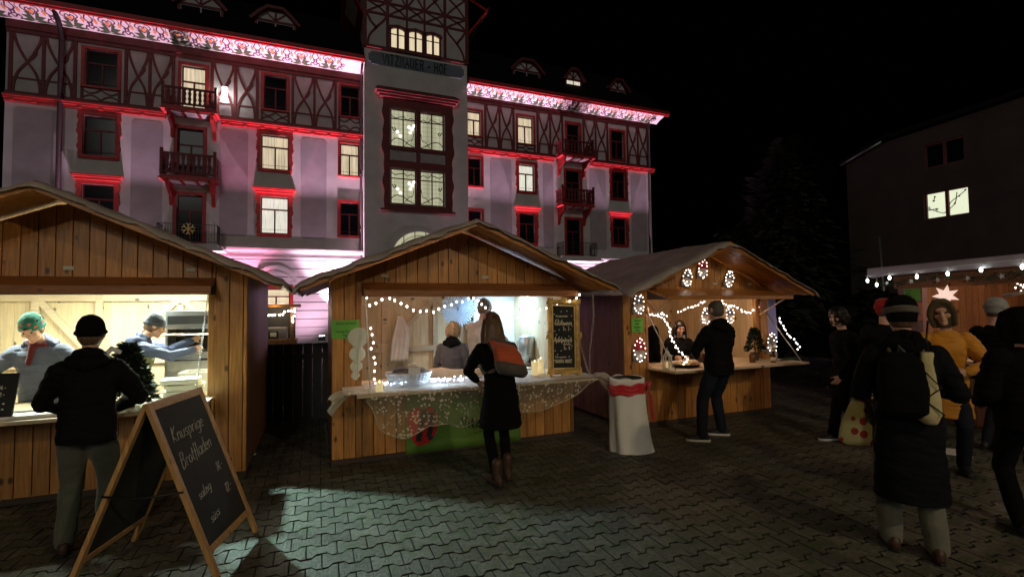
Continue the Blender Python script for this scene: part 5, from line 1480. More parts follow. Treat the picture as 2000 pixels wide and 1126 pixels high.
b = MB(); s_ = [(.10 + .055 * (1 if k % 2 == 0 else .45) * cos(k * pi / 5 + .3) - .26, .17 + .055 * (1 if k % 2 == 0 else .45) * sin(k * pi / 5 + .3)) for k in range(10)]
b.prism(s_, -.15, -.14); b.build("star", mat("orange_felt_star", (.70, .12, .03), .8), tr1)
b = MB(); b.ribbon([(-.02, .50), (-.09, .54), (-.13, .49), (-.12, .42)], [.03, .05, .045, .03], -.10, -.085); b.build("bow", m_white, tr1)

# ------------------------------------------------------------------ things at the middle stall
def bulbs_on(parent, pts, mt, rad=.013, start=None):
    """one bulb mesh, copied along the wire"""
    b = MB(); b.ball((0, 0, 0), rad, rad, rad * 1.25, n=8); first = b.build("bulb", mt, parent, loc=pts[0])
    for p in pts[1:]:
        o = first.copy(); COL.objects.link(o); o.parent = parent; o.location = p
def garland(loc, ctrl, n, label, mt=m_bulb, drop=0.0, seed=0, rad=.013, wire=m_wire, jit=.01, group="strings of fairy lights"):
    t = thing("fairy_lights", loc, label, "fairy lights", group)
    P_ = curve_pts([V(*c) for c in ctrl], 12); r = random.Random(seed)
    b = MB(); b.tube(P_, .0025, 5)
    cum = [0]
    for i in range(1, len(P_)): cum.append(cum[-1] + (P_[i] - P_[i - 1]).length)
    pts = []
    for i in range(n):
        d = cum[-1] * (i + .5) / n; j = max(k for k in range(len(cum)) if cum[k] <= d); j = min(j, len(P_) - 2)
        p = P_[j].lerp(P_[j + 1], (d - cum[j]) / max(cum[j + 1] - cum[j], 1e-6))
        q = p + V(r.uniform(-jit, jit), r.uniform(-jit, jit), -drop * r.uniform(.2, 1.2) + r.uniform(-jit, jit))
        b.tube([p, p.lerp(q, .5) + V(jit * .5, 0, 0), q], .002, 4); pts.append(q)
    b.build("wire", wire, t); bulbs_on(t, pts, mt, rad)
    return t
gy = 5.80
garland((.15, gy, 0), [(.36, 0, 1.90), (.40, -.03, 1.80), (.62, -.03, 1.87), (.85, -.04, 1.76), (1.08, -.04, 1.70), (1.35, -.04, 1.78), (1.60, -.03, 1.88), (1.74, -.02, 1.80)], 20, "fairy lights looping under the left half of the middle stall's opening", drop=.05, seed=2, rad=.0125)
garland((.15, gy, 0), [(1.74, -.02, 1.80), (1.90, .10, 1.66), (2.15, .10, 1.60), (2.40, .05, 1.64), (2.62, -.02, 1.72), (2.78, -.35, 1.80), (2.92, -.38, 1.86), (3.0, -.3, 1.90)], 17, "fairy lights draped over the gold frame of the middle stall", drop=.03, seed=3, rad=.0115)
garland((.15, 5.66, 0), [(.40, 0, 1.55), (.43, -.02, 1.40), (.41, -.06, 1.25), (.45, -.08, 1.12), (.42, -.10, .98), (.50, -.2, .90)], 9, "fairy lights running down beside the paper drops", drop=.01, seed=4, rad=.011)
# blue-white tangle of lights in tulle on the counter
tg = thing("light_tangle", (1.18, 5.42, CZ + .02), "heap of cool blue-white fairy lights in tulle on the lace-covered counter", "fairy lights")
r_ = random.Random(9); ps = []
for i in range(70): ps.append(V(r_.uniform(-.62, .72), r_.gauss(0, .06) - .05, .03 + abs(r_.gauss(0, .018))))
ps.sort(key=lambda p: p.x); b = MB(); b.tube(ps, .002, 4); b.build("wire", m_wire, tg); bulbs_on(tg, ps[::1][:60], m_bulbc, .0075)
lamp("tangle_glow", 'POINT', (1.25, 5.40, CZ + .10), 3.2, (.45, .68, 1), .10)
m_tulle = mat("white_tulle", (.75, .76, .80), .8, alpha=.42)
b = MB(); rows = []
for i in range(40):
    x = -.72 + 1.5 * i / 39
    rows.append([(x, -.19 + .34 * j / 7, .012 + .055 * sin(pi * j / 7) * (.7 + .5 * noise.noise(V(x * 6, j * .6, 1))) + .012 * noise.noise(V(x * 20, j, 4))) for j in range(8)])
b.loft(rows, cap=False, closed=False); b.build("tulle", m_tulle, tg)

def lace_mat(name, col, cell=34, open_=.50):
    m = bpy.data.materials.new(name); m.use_nodes = True; n = m.node_tree; L = n.links.new; b = n.nodes["Principled BSDF"]
    b.inputs["Base Color"].default_value = (*col, 1); b.inputs["Roughness"].default_value = .7; b.inputs["Sheen Weight"].default_value = .3
    tc = n.nodes.new("ShaderNodeTexCoord"); v = n.nodes.new("ShaderNodeTexVoronoi"); v.inputs["Scale"].default_value = cell; v.feature = 'F1'
    L(tc.outputs["Object"], v.inputs["Vector"]); v2 = n.nodes.new("ShaderNodeTexNoise"); v2.inputs["Scale"].default_value = cell * .35
    L(tc.outputs["Object"], v2.inputs["Vector"])
    a = n.nodes.new("ShaderNodeMath"); a.operation = 'LESS_THAN'; a.inputs[1].default_value = .36; L(v.outputs["Distance"], a.inputs[0])
    c_ = n.nodes.new("ShaderNodeMath"); c_.operation = 'GREATER_THAN'; c_.inputs[1].default_value = .47; L(v2.outputs["Fac"], c_.inputs[0])
    d_ = n.nodes.new("ShaderNodeMath"); d_.operation = 'MULTIPLY'; L(a.outputs[0], d_.inputs[0]); L(c_.outputs[0], d_.inputs[1])
    r = n.nodes.new("ShaderNodeMapRange"); r.inputs["To Min"].default_value = 1 - open_ - .32; r.inputs["To Max"].default_value = .92; L(d_.outputs[0], r.inputs["Value"]); L(r.outputs[0], b.inputs["Alpha"])
    return m
m_lace = lace_mat("cream_net_lace", (.74, .66, .46), 30)
m_net = mat("cream_organza", (.60, .53, .38), .6, alpha=.62, sheen=.4)
lc = thing("lace_cloth", (.15, 5.1, CZ), "cream lace cloth with glinting leaf pattern draped over the middle stall's counter", "lace cloth")
# top part lies on the shelf
b = MB(); rows = []
for i in range(60):
    x = .10 + 2.95 * i / 59
    rows.append([(x, -.03 + .62 * j / 10, .006 + .010 * abs(noise.noise(V(x * 5, j * .5, 2))) + .012 * (j == 0)) for j in range(11)])
b.loft(rows, cap=False, closed=False); b.build("cloth_top", m_net, lc)
# hanging part, lower edge in swags
edge = [(.30, -.06), (.42, -.30), (.55, -.44), (.72, -.47), (.90, -.38), (1.02, -.38), (1.15, -.37), (1.30, -.42), (1.50, -.36), (1.75, -.34), (2.0, -.33), (2.3, -.31), (2.55, -.24), (2.80, -.12), (2.98, -.02)]
ep = curve_pts([(a, q) for a, q in edge], 6); b = MB(); rows = []
for i, e in enumerate(ep):
    rows.append([(e.x + .02 * sin(i * .6) * j / 12, -.035 - .02 * sin(j * .4) * (1 + sin(e.x * 14)) - .012 * noise.noise(V(e.x * 9, j * .4, 5)), .006 + (e.y) * j / 12) for j in range(13)])
b.loft(rows, cap=False, closed=False); b.build("cloth_drop", m_lace, lc)
b = MB(); b.tube([V(r__[-1][0], r__[-1][1], r__[-1][2]) for r__ in rows], .005, 5); b.build("hem", m_net, lc)
# gathered corners tied at both ends
for (x0, sg) in ((.14, -1), (2.98, 1)):
    b = MB(); rows = []
    for i in range(14):
        f = i / 13; w_ = .03 + .065 * f
        c0 = V(x0 + sg * .17 * f, .02 - .02 * f, .02 + .04 * sin(f * 2) - .15 * f ** 1.5)
        rows.append([c0 + V(sg * .03 * cos(a * 3 + f * 2), w_ * cos(a) * (1 + .25 * sin(a * 4)), w_ * .8 * sin(a) + .02 * f * sin(a * 7 + 1)) for a in [k * 2 * pi / 18 for k in range(18)]])
    b.loft(rows, cap=False); b.build("gathered_corner", m_net, lc)
b = MB(); rows = []
for i in range(24):
    f = i / 23; rows.append([(2.96 - .05 * f + .02 * sin(f * 6) + .035 * k / 5, -.0 + .02 * k, .01 + 1.02 * (1 - f)) for k in range(6)])
b.loft(rows, cap=False, closed=False); b.build("hanging_strip", mat("thin_organza", (.6, .54, .42), .6, alpha=.35), lc)
# linen swag on the back shelf
sw = thing("linen_runner", (1.2, 6.02, CZ - .03), "rolled cream linen runner along the back of the middle stall's counter", "cloth")
b = MB(); b.tube([(-.05 + .14 * i, .02 * sin(i), .05 + .025 * sin(i * 1.1)) for i in range(10)], [.02, .05, .065, .06, .07, .05, .06, .045, .04, .02], 12, flat=1.3); fo_ = b.build("linen", mat("cream_linen", (.52, .42, .28), .85, .1, 8, .4, 40), sw)
b = MB(); b.box(-.9, .9, -.12, .35, -.04, -.015); b.build("shelf", m_rawx, sw)

m_wicker = mat("white_wicker", (.62, .62, .62), .7, .1, 30)
bk = thing("wicker_basket", (.95, 5.50, CZ + .01), "white wicker basket heaped with knitwear and a white card", "basket")
b = MB()
for k in range(9):
    z = .01 + k * .014; rr_ = .16 + .035 * k / 8
    for j in range(30):
        a0, a1 = j * 2 * pi / 30, (j + 1) * 2 * pi / 30; s_ = 1 if (j + k) % 2 else -1
        b.tube([V(rr_ * 1.25 * cos(a0), rr_ * .8 * sin(a0), z), V((rr_ + s_ * .006) * 1.25 * cos((a0 + a1) / 2), (rr_ + s_ * .006) * .8 * sin((a0 + a1) / 2), z), V(rr_ * 1.25 * cos(a1), rr_ * .8 * sin(a1), z)], .0068, 5)
b.tube([V(.2 * 1.25 * cos(a), .2 * .8 * sin(a), .138) for a in [k * pi / 14 for k in range(29)]], .012, 6)
b.lathe([(.15, 0), (.15, .01)], (0, 0, 0), 20, sx=1.25, sy=.8); b.build("wicker", m_wicker, bk)
b = MB(); b.ball((-.02, 0, .10), .20, .13, .07); b.ball((-.08, .02, .16), .09, .07, .04); fuse(b, "dark_knitwear", c_grey, .008, bk, 2, .012, (16, 16, 16), 3)
b = MB(); b.ball((.10, -.02, .15), .10, .08, .05); fuse(b, "checked_cloth", cloth("black_and_cream_check", (.22, .20, .17), .9), .008, bk, 2, .010, (14, 14, 14), 4)
b = MB(); b.ball((.05, .04, .20), .06, .05, .04); fuse(b, "cream_knitwear", mat("cream_knit", (.62, .56, .45), .9), .008, bk, 2, .008, (18, 18, 18), 5)
b = MB(); b.box(-.06, .07, -.003, .003, 0, .09, T=Matrix.Translation(V(.03, -.13, .12)) @ Matrix.Rotation(radians(-25), 4, 'X') @ Matrix.Rotation(.15, 4, 'Y')); b.build("card", m_paper, bk)

m_wax = mat("lit_wax_candle", (.75, .68, .40), .5, emit=(1, .80, .38), estr=.42, sub=.3)
m_flame = mat("candle_flame", (1, .8, .4), emit=(1, .72, .30), estr=10)
def candle(x, y, r, h, label):
    t = thing("candle", (x, y, CZ + .008), label, "candle", "glowing pillar candles on the lace cloth")
    b = MB(); b.lathe([(r, 0), (r, h), (r * .8, h - .004), (r * .75, h - .014), (.002, h - .018)], (0, 0, 0), 20); b.build("wax", m_wax, t)
    b = MB(); b.ball((0, 0, h + .006), .004, .004, .012, n=8); b.build("flame", m_flame, t)
candle(.60, 5.22, .038, .095, "single glowing candle left of the basket on the lace cloth"); candle(2.55, 5.62, .042, .17, "tall thick candle, left of the three by the gold frame")
candle(2.67, 5.70, .040, .19, "tallest candle, middle of the three by the gold frame"); candle(2.71, 5.52, .040, .085, "short square-looking candle in front of the gold frame")

# gold-framed price board leaning on the counter
m_gold = mat("antique_gold", (.62, .40, .11), .42, .35, 14, .5, 50, metal=.35)
m_golds = mat("gold_slip", (.80, .58, .22), .35, .1, 10, metal=.4)
gf_ = thing("price_board", (2.86, 5.42, CZ + .012), "ornate gold-framed blackboard with mulled wine prices on the middle stall's counter", "price board", rz=radians(-3))
Tg = Matrix.Rotation(radians(2.2), 4, 'Y') @ Matrix.Rotation(radians(-5), 4, 'X')
b = MB(); b.box(-.145, .145, -.006, .006, .09, .86, T=Tg); pb = b.build("blackboard", m_chalkboard, gf_)
b = MB()
for (a, c, d, e) in ((-.16, .16, .86, .875), (-.16, .16, .075, .09), (-.16, -.145, .09, .86), (.145, .16, .09, .86)): b.box(a, c, -.018, .008, d, e, T=Tg)
b.build("gold_slip", m_golds, gf_)
b = MB(); RO = [(-.19, .04), (.19, .04), (.19, .91), (-.19, .91)]
r_ = random.Random(21)
for i in range(4):
    p, q = RO[i], RO[(i + 1) % 4]; b.tube([(p[0], -.012, p[1]), (q[0], -.012, q[1])], .032, 10)
    n = 7 if i % 2 == 0 else 15
    for j in range(n + 1):
        f = j / n; b.ball((p[0] + (q[0] - p[0]) * f + r_.uniform(-.012, .012), -.016 + r_.uniform(-.01, .01), p[1] + (q[1] - p[1]) * f + r_.uniform(-.012, .012)), r_.uniform(.014, .030), n=8)
for (x, z) in RO + [(0, .93), (0, .02), (-.20, .48), (.20, .48)]:
    for j in range(9):
        a = j * 2 * pi / 9; rr_ = .035 + .012 * (j % 2)
        b.tube([(x, -.02, z), (x + rr_ * cos(a), -.035, z + rr_ * sin(a)), (x + rr_ * 1.5 * cos(a + .4), -.02, z + rr_ * 1.5 * sin(a + .4))], [.012, .013, .004], 6)
tmp = b; tmp.v = [tuple(Tg @ V(*q)) for q in tmp.v]
fuse(tmp, "carved_frame", m_gold, .006, gf_, 1, .003, (60, 60, 60), 2)
b = MB(); tmp = MB()
write(tmp, "hausgemachter", -.105, .725, .024, -.011, -.0065, .0035, slant=.2)
write(tmp, "Glühwein", -.125, .62, .070, -.011, -.0065, .0075, slant=.25, xs=.82); write(tmp, "Fr. 7.-", -.005, .55, .050, -.011, -.0065, .006, xs=.75)
write(tmp, "Apfelpunsch", -.135, .41, .062, -.011, -.0065, .0065, slant=.25, xs=.70); write(tmp, "alkoholfrei", -.01, .375, .022, -.011, -.0065, .003, slant=.2)
write(tmp, "Fr. 4.-", .0, .31, .050, -.011, -.0065, .006, xs=.75)
write(tmp, "Erlös zugunsten".replace('ö', 'o'), -.12, .215, .020, -.011, -.0065, .003, slant=.2); write(tmp, "SHARING MINDS", -.125, .15, .042, -.011, -.0065, .0055, xs=.70)
for (x, z) in ((-.03, .79), (.05, .80), (-.125, .755), (.115, .74), (.12, .61), (-.12, .545), (-.06, .56), (-.10, .50), (.07, .48), (.02, .455), (.11, .36), (-.12, .30), (-.04, .30), (-.09, .255), (.07, .225), (.10, .19), (-.13, .18)):
    tmp.lathe([(.007, -.011), (.007, -.0065)], (0, 0, 0), 8, T=Matrix.Translation(V(x, 0, z)) @ Matrix.Rotation(radians(90), 4, 'X') @ Matrix.Translation(V(0, 0, .018)))
b.add(tmp.v, tmp.f, T=Tg); b.build("lettering", mat("cream_chalk_pen", (.80, .74, .52), .8), pb)

# paper hearts hanging by the left post
m_heart = mat("cream_paper_heart", (.66, .68, .52), .75, .06, 10)
def heart_poly(s): return [(s * .0625 * 16 * sin(t) ** 3 * .9, s * .0625 * (13 * cos(t) - 5 * cos(2 * t) - 2 * cos(3 * t) - cos(4 * t))) for t in [k * 2 * pi / 36 for k in range(36)]]
hg = thing("paper_ornaments", (.42, 5.66, 1.50), "string of cream rounded paper drops, largest on top, at the middle stall's left post", "paper ornaments")
for k_, (z, s) in enumerate(((-.10, .112), (-.285, .088), (-.42, .066), (-.52, .046))):
    b = MB(); P_ = [(s * cos(t), s * sin(t) * .95) for t in [radians(-25 + 230 * i / 18) for i in range(19)]] + [(-s * .38, -s * .95), (0, -s * 1.25), (s * .38, -s * .95)]
    b.prism([(q[0] - .01 * k_, z + q[1]) for q in P_], -.012 + .004 * k_, .004 + .004 * k_); h_ = b.build("paper_drop", m_heart, hg); sd = h_.modifiers.new("b", 'BEVEL'); sd.width = .006; sd.segments = 3
b = MB(); b.tube([(0, 0, .1), (.0, -.01, -.3), (-.005, -.01, -.66)], .002, 5); b.build("string", m_wire, hg)

m_greensign = mat("lime_green_paper", (.16, .50, .06), .6)
m_ink = mat("printed_ink", (.02, .03, .02), .6)
def green_sign(loc, w, h, lines, label, rz=0, pen=.0028, hs=.026, tilt=0):
    t = thing("paper_sign", loc, label, "sign", "lime green stall name signs", rz)
    Ts = Matrix.Rotation(tilt, 4, 'Y')
    b = MB(); b.box(-w / 2, w / 2, -.003, .0, -h / 2, h / 2, T=Ts); s = b.build("sheet", m_greensign, t)
    b = MB(); tmp = MB()
    for (txt, z) in lines:
        tw_ = text_width(txt, hs); xs_ = min(.8, (w * .88) / tw_); write(tmp, txt, -tw_ * xs_ / 2, z, hs, -.0055, -.0034, pen, xs=xs_)
    b.add(tmp.v, tmp.f, T=Ts); b.build("lettering", m_ink, s)
green_sign((.295, 5.738, 1.49), .30, .205, [("Glühwein und Punsch", .055), ("Vereinige Märt Team", -.035), ("Vitznau", -.078)], "lime green sign on the middle stall's left post reading mulled wine and punch")
green_sign((4.205, 5.738, 1.44), .20, .20, [("Wichtel und", .055), ("Guetzli", .01), ("Handarbeit", -.04), ("Vitznau", -.08)], "lime green sign between the two gnomes on the gnome stall's left post", hs=.024)

# banner below the counter
m_bgreen = mat("green_banner", (.13, .27, .04), .55, .08, 4, .2, 12); m_bred = mat("red_emblem", (.62, .012, .012), .55); m_bink = mat("dark_green_print", (.012, .030, .024), .6)
bn = thing("banner", (.95, 5.742, .03), "green banner with a red apple-shaped emblem and dark letters below the middle stall's counter", "banner")
b = MB(); rows = []
for i in range(50):
    x = 1.44 * i / 49; rows.append([(x, -.004 - .004 * sin(x * 9) - .003 * sin(x * 23 + k), .0 + .70 * k / 8) for k in range(9)])
b.loft(rows, cap=False, closed=False); s = b.build("sheet", m_bgreen, bn); sd = s.modifiers.new("t", 'SOLIDIFY'); sd.thickness = .002
b = MB(); ap = [(.02, .42), (.03, .28), (.09, .14), (.15, .085), (.22, .10), (.28, .115), (.35, .21), (.375, .33), (.36, .45), (.30, .53), (.22, .50), (.14, .53), (.06, .50)]
b.prism([tuple(q) for q in curve_pts(ap + [ap[0]], 4)][:-1], -.018, -.0135); b.build("emblem", m_bred, bn)
b = MB(); b.ribbon([(.145, .14), (.21, .50)], .065, -.023, -.019); b.ribbon([(.195, .36), (.25, .44), (.30, .44), (.315, .38), (.27, .19), (.285, .155), (.32, .17)], [.04, .055, .06, .06, .06, .05, .03], -.0225, -.019); b.build("emblem_letter", m_bink, bn)
b = MB(); write(b, "Vitznau", .66, .235, .135, -.019, -.0145, .023, xs=1.0); b.build("lettering", m_bink, bn)

# inside the middle stall
cr_ = thing("paper_rosette", (2.06, 7.45, 1.70), "large pale blue pleated paper rosette hanging in the middle stall", "paper rosette")
b = MB(); N = 40; rg = []
for rr_, zz in ((.015, .0), (.26, .0)):
    rg.append([(rr_ * cos(2 * pi * j / (2 * N)) , -.02 * (j % 2) * (1 if rr_ > .1 else .2), rr_ * sin(2 * pi * j / (2 * N))) for j in range(2 * N)])
rg.append([((.285 if (j // 2) % 2 else .255) * cos(2 * pi * j / (2 * N)), -.02 * (j % 2), (.285 if (j // 2) % 2 else .255) * sin(2 * pi * j / (2 * N))) for j in range(2 * N)])
b.loft(rg, cap=False, smooth=False); b.build("pleats", mat("pale_blue_paper", (.60, .76, .90), .8), cr_)
b = MB(); b.tube([(0, 0, 0), (0, 0, .5)], .0015, 4); b.build("thread", m_wire, cr_)
ap_ = thing("hanging_apron", (1.17, 7.55, 1.62), "cream apron hanging from a hook on the middle stall's back wall", "apron")
b = MB(); rows = []
for i in range(16):
    f = i / 15; w_ = .02 + .11 * min(1, f * 2.2) ** .7; rows.append([(w_ * (k / 12 * 2 - 1) + .015 * sin(f * 5), -.02 - .035 * abs(sin(k * 1.1 + f)) * min(1, f * 3), -.70 * f) for k in range(13)])
b.loft(rows, cap=False, closed=False); o = b.build("cloth", mat("apron_cotton", (.62, .58, .52), .85, .08, 8, .3, 40), ap_); sd = o.modifiers.new("t", 'SOLIDIFY'); sd.thickness = .004
b = MB(); b.tube([(0, .33, 0), (0, -.02, 0), (0, -.03, .02)], .004, 6); b.build("hook", m_black, ap_)
for (x, z, L_, mt_, lb) in ((2.72, 1.0, .8, m_white, "white door leaf standing against the middle stall's back wall"),):
    t = thing("door_leaf", (x + .1, 7.72, .9), lb, "door"); b = MB(); b.box(-.42, .42, 0, .025, 0, 1.05); b.box(-.42, .42, -.012, -.001, .95, 1.05); b.box(-.42, -.34, -.011, -.001, 0, .95); b.box(.34, .42, -.011, -.001, 0, .95); b.box(-.04, .04, -.010, -.001, 0, .95); b.build("panel", mt_, t)
    b = MB(); b.box(-.42, .42, 0, .2, -.5, -.001); b.build("shelf", m_rawx, t)
ur = thing("drinks_urn", (3.02, 6.95, .82), "steel urn with glass gauge and black taps at the back right of the middle stall", "urn")
b = MB(); b.lathe([(.13, 0), (.13, .42), (.11, .45), (.02, .47)], (0, 0, 0), 24); b.build("urn_body", m_metal, ur)
b = MB(); b.tube([(-.02, -.16, .06), (-.02, -.13, .06)], .014, 8); b.tube([(-.02, -.16, .05), (-.02, -.16, .12)], .009, 8); b.build("tap", m_black, ur)
b = MB(); b.tube([(-.18, -.05, .0), (-.18, -.05, .38), (-.05, -.08, .38), (-.05, -.08, .3)], .010, 8); b.build("pipe", m_metal, ur)
b = MB(); b.box(-.62, .1, -.35, .3, -.05, -.006); b.build("table_top", m_rawx, ur)
for i, (x, y) in enumerate(((2.48, 6.62), (2.62, 6.66), (2.55, 6.80), (2.72, 6.60))):
    t = thing("mug", (x, y, .82), "white mug, number %s from the left in the row before the urn".replace("number %s", ("first", "third", "second, set further back,", "last")[i]), "mug", "white mugs by the urn")
    b = MB(); b.lathe([(.030, 0), (.042, .09), (.038, .09), (.028, .01), (.001, .01)], (0, 0, 0), 16); b.build("cup", m_white, t); b = MB(); b.tube([(.038, 0, .07), (.062, 0, .06), (.06, 0, .03), (.034, 0, .025)], .006, 6); b.build("handle", m_white, t)
for (x, h_) in ((2.28, .16), (2.36, .12)):
    t = thing("steel_pot", (x, 6.78, .82), "steel pot %s beside the mugs" % ("tall, furthest left" if h_ > .13 else "low, right of the tall one"), "pot"); b = MB(); b.lathe([(.06, 0), (.06, h_), (.056, h_), (.055, .01), (.001, .01)], (0, 0, 0), 18); b.build("pot_body", m_metal, t)
    b = MB(); b.tube([(-.06, 0, h_ - .03), (-.09, 0, h_ - .03)], .006, 6); b.tube([(.06, 0, h_ - .03), (.09, 0, h_ - .03)], .006, 6); b.build("handle", m_black, t)

# ------------------------------------------------------------------ covered bin with ribbon
bi = thing("covered_bin", (3.45, 4.94, 0), "round bin wrapped in white cloth and tied with a red ribbon", "bin")
b = MB(); rows = []
for i in range(22):
    f = i / 21; z = .86 * f + .0
    rr_ = .205 + .012 * (1 - f); L_ = []
    for j in range(48):
        a = j * 2 * pi / 48; pinch = -.012 * math.exp(-((z - .74) / .05) ** 2)
        fold = (.005 + .014 * (1 - f)) * (sin(a * 5 + 1.7 * sin(a * 2) + f * 2.0) + .5 * noise.noise(V(cos(a) * 3, sin(a) * 3, f * 4))); flare = .07 * max(0, cos(a + .6)) * (1 - f) ** 3
        q = rr_ + pinch + fold + flare; L_.append((q * cos(a), q * sin(a), z + .012 * sin(a * 5) * (f > .98)))
    rows.append(L_)
for k in (1,):
    rows.append([(p[0] * .90, p[1] * .90, .855) for p in rows[-1]])
b.loft(rows, cap=False); o = b.build("cloth_cover", mat("white_cotton_cover", (.85, .83, .75), .85, .06, 4, .3, 50), bi); 
b = MB(); b.lathe([(.183, .80), (.183, .855), (.17, .84), (.16, .3), (.001, .3)], (0, 0, 0), 28); b.build("bin_liner", m_black, bi)
m_rib = mat("red_satin_ribbon", (.60, .014, .020), .5, .1, 6, .3, 30, sheen=.4)
b = MB(); rows = []
for j in range(41):
    a = j * 2 * pi / 40; dz = .02 * sin(a * 1.0 + 2) ; L_ = []
    for k in range(9): L_.append(((.226 + .006 * sin(k * 2.1 + a * 3)) * cos(a), (.226 + .006 * sin(k * 2.1 + a * 3)) * sin(a), .68 + dz + .12 * k / 8 + .01 * sin(a * 7)))
    rows.append(L_)
b.loft(rows, cap=False, closed=False); b.build("ribbon_band", m_rib, bi)
b = MB(); A0 = radians(-38); C0 = V(.235 * cos(A0), .235 * sin(A0), .75); ux = V(-sin(A0), cos(A0), 0); ob_ = V(cos(A0), sin(A0), 0)
b.ball(C0, .035, .03, .035)
for s in (-1, 1):
    b.tube([C0, C0 + ux * s * .06 + V(0, 0, .05) + ob_ * .02, C0 + ux * s * .11 + V(0, 0, .02) + ob_ * .02, C0 + ux * s * .07 + V(0, 0, -.03), C0], [.012, .034, .040, .028, .012], 8, flat=.45)
for s, L_ in ((.5, .34), (1.3, .42)):
    b.tube([C0, C0 + ux * .03 * s + ob_ * .03 + V(0, 0, -.10), C0 + ux * .07 * s + ob_ * .04 + V(0, 0, -L_ * .6), C0 + ux * .09 * s + ob_ * .06 + V(0, 0, -L_)], [.014, .030, .034, .026], 8, flat=.3)
fuse(b, "bow", m_rib, .006, bi, 1, .004, (20, 20, 20), 3)

# ------------------------------------------------------------------ gnome stall
m_gred = mat("gnome_red_hat", (.36, .015, .02), .8, .1, 20); m_ggrey = mat("gnome_grey_felt", (.13, .12, .12), .85, .15, 20); m_gbeard = mat("gnome_pale_beard", (.46, .43, .38), .9, .1, 30); m_gskin = mat("gnome_nose", (.55, .33, .22), .7)
def gnome(x, y, z, h, red, label, tilt=0.0, seed=0, hat_col=None):
    t = thing("gnome_cutout", (x, y, z), label, "gnome decoration", "lit gnome cutouts on the gnome stall"); t.rotation_euler = (0, tilt, 0)
    w = h * .30; r = random.Random(seed)
    b = MB(); b.prism([(-w, 0), (-w * 1.05, h * .22), (-w * .8, h * .42), (w * .8, h * .42), (w * 1.05, h * .22), (w, 0)], -.012, .0); b.build("robe", m_ggrey, t)
    b = MB(); b.prism([(-w * .78, h * .46), (-w * .86, h * .32), (-w * .5, h * .14), (0, h * .06), (w * .5, h * .14), (w * .86, h * .32), (w * .78, h * .46)], -.022, -.0125); b.build("beard", m_gbeard, t)
    b = MB(); b.prism([(-w * .95, h * .44), (-w * .85, h * .62), (-w * .45, h * .86), (-w * .1, h * 1.0), (w * .2, h * .96), (w * .6, h * .74), (w * .85, h * .6), (w * .95, h * .44), (0, h * .50)], -.030, -.0225); b.build("pointed_hat", m_gred if red else m_ggrey, t)
    b = MB(); b.ball((0, -.035, h * .44), w * .17, n=10); b.build("nose", m_gskin, t)
    pts = []
    for i in range(13):
        a = i * 2 * pi / 13 + .2; pts.append(V(w * .95 * cos(a) + r.uniform(-.01, .01), -.038, h * .48 + h * .46 * sin(a) + r.uniform(-.01, .01)))
    pts += [V(r.uniform(-w * .4, w * .4), -.040, h * q) for q in (.25, .62, .8)]
    b = MB(); b.tube(pts, .0015, 4); b.build("light_wire", m_wiredark, t); bulbs_on(t, pts, m_bulb, .0064)
GN = [(5.05, 5.715, 1.99, .27, 0, "grey-hatted gnome on the gable, leftmost of the three", .18), (5.37, 5.715, 2.12, .30, 1, "red-hatted gnome at the top of the gable", 0), (5.86, 5.715, 1.99, .26, 0, "grey-hatted gnome on the right of the gable", .22),
      (4.20, 5.715, 1.60, .30, 0, "grey gnome above the green sign on the left post", 0), (4.20, 5.715, .93, .34, 1, "red-hatted gnome below the green sign on the left post", 0),
      (5.62, 5.95, 1.42, .26, 0, "small dark gnome hanging in the opening behind the man's shoulder", 0), (6.12, 5.95, 1.42, .28, 0, "grey gnome hanging in the opening right of the man's head", 0), (6.74, 5.715, .93, .34, 0, "pale grey gnome on the right post above the counter", .05)]
for i, (x, y, z, h_, rd, lb, tl_) in enumerate(GN): gnome(x, y, z, h_, rd, lb, tl_, seed=i)
for (x, zt) in ((5.62, 1.68), (6.12, 1.70)):
    pass
garland((3.98, 5.62, 0), [(.48, 0, 1.58), (.60, -.02, 1.50), (.66, -.04, 1.40), (.62, -.10, 1.30), (.66, -.15, 1.15), (.74, -.2, 1.02), (.78, -.25, .96), (.66, -.28, .90)], 27, "dense fairy lights sloping down the left stay of the gnome stall", seed=6, rad=.009, jit=.012)
garland((3.98, 5.70, 0), [(.40, 0, 1.60), (.52, 0, 1.58), (.62, 0, 1.60), (.72, 0, 1.56)], 9, "short cluster of fairy lights at the gnome stall's left post", seed=7, rad=.009, jit=.012)
garland((3.98, 5.80, 0), [(1.0, 0, 1.60), (1.15, 0, 1.66), (1.3, 0, 1.68), (1.42, 0, 1.74), (1.55, 0, 1.76)], 12, "fairy lights rising over the dark-haired woman", seed=8, rad=.009, jit=.012)
garland((3.98, 5.80, 0), [(1.85, 0, 1.78), (1.98, 0, 1.70), (2.14, 0, 1.68), (2.3, 0, 1.60), (2.42, 0, 1.58), (2.55, 0, 1.64), (2.68, 0, 1.67)], 20, "fairy lights sagging across the right half of the gnome stall", seed=9, rad=.009, jit=.012)
garland((3.92, 5.55, 0), [(2.84, 0, 1.52), (2.86, 0, 1.42), (2.92, -.02, 1.32), (2.98, -.05, 1.22), (3.06, -.1, 1.12), (3.10, -.12, 1.05), (3.05, -.1, 1.0)], 14, "fairy lights falling from the gnome stall's right corner", seed=10, rad=.0095, jit=.012)
lamp("flap_string_glow", 'POINT', (5.35, 5.50, 1.72), 6.5, (1, .60, .42), .2)
lamp("gnome_stall_glow", 'POINT', (5.3, 6.3, 1.80), 20, (1, .66, .40), .12).name = "fill_bulb_light"
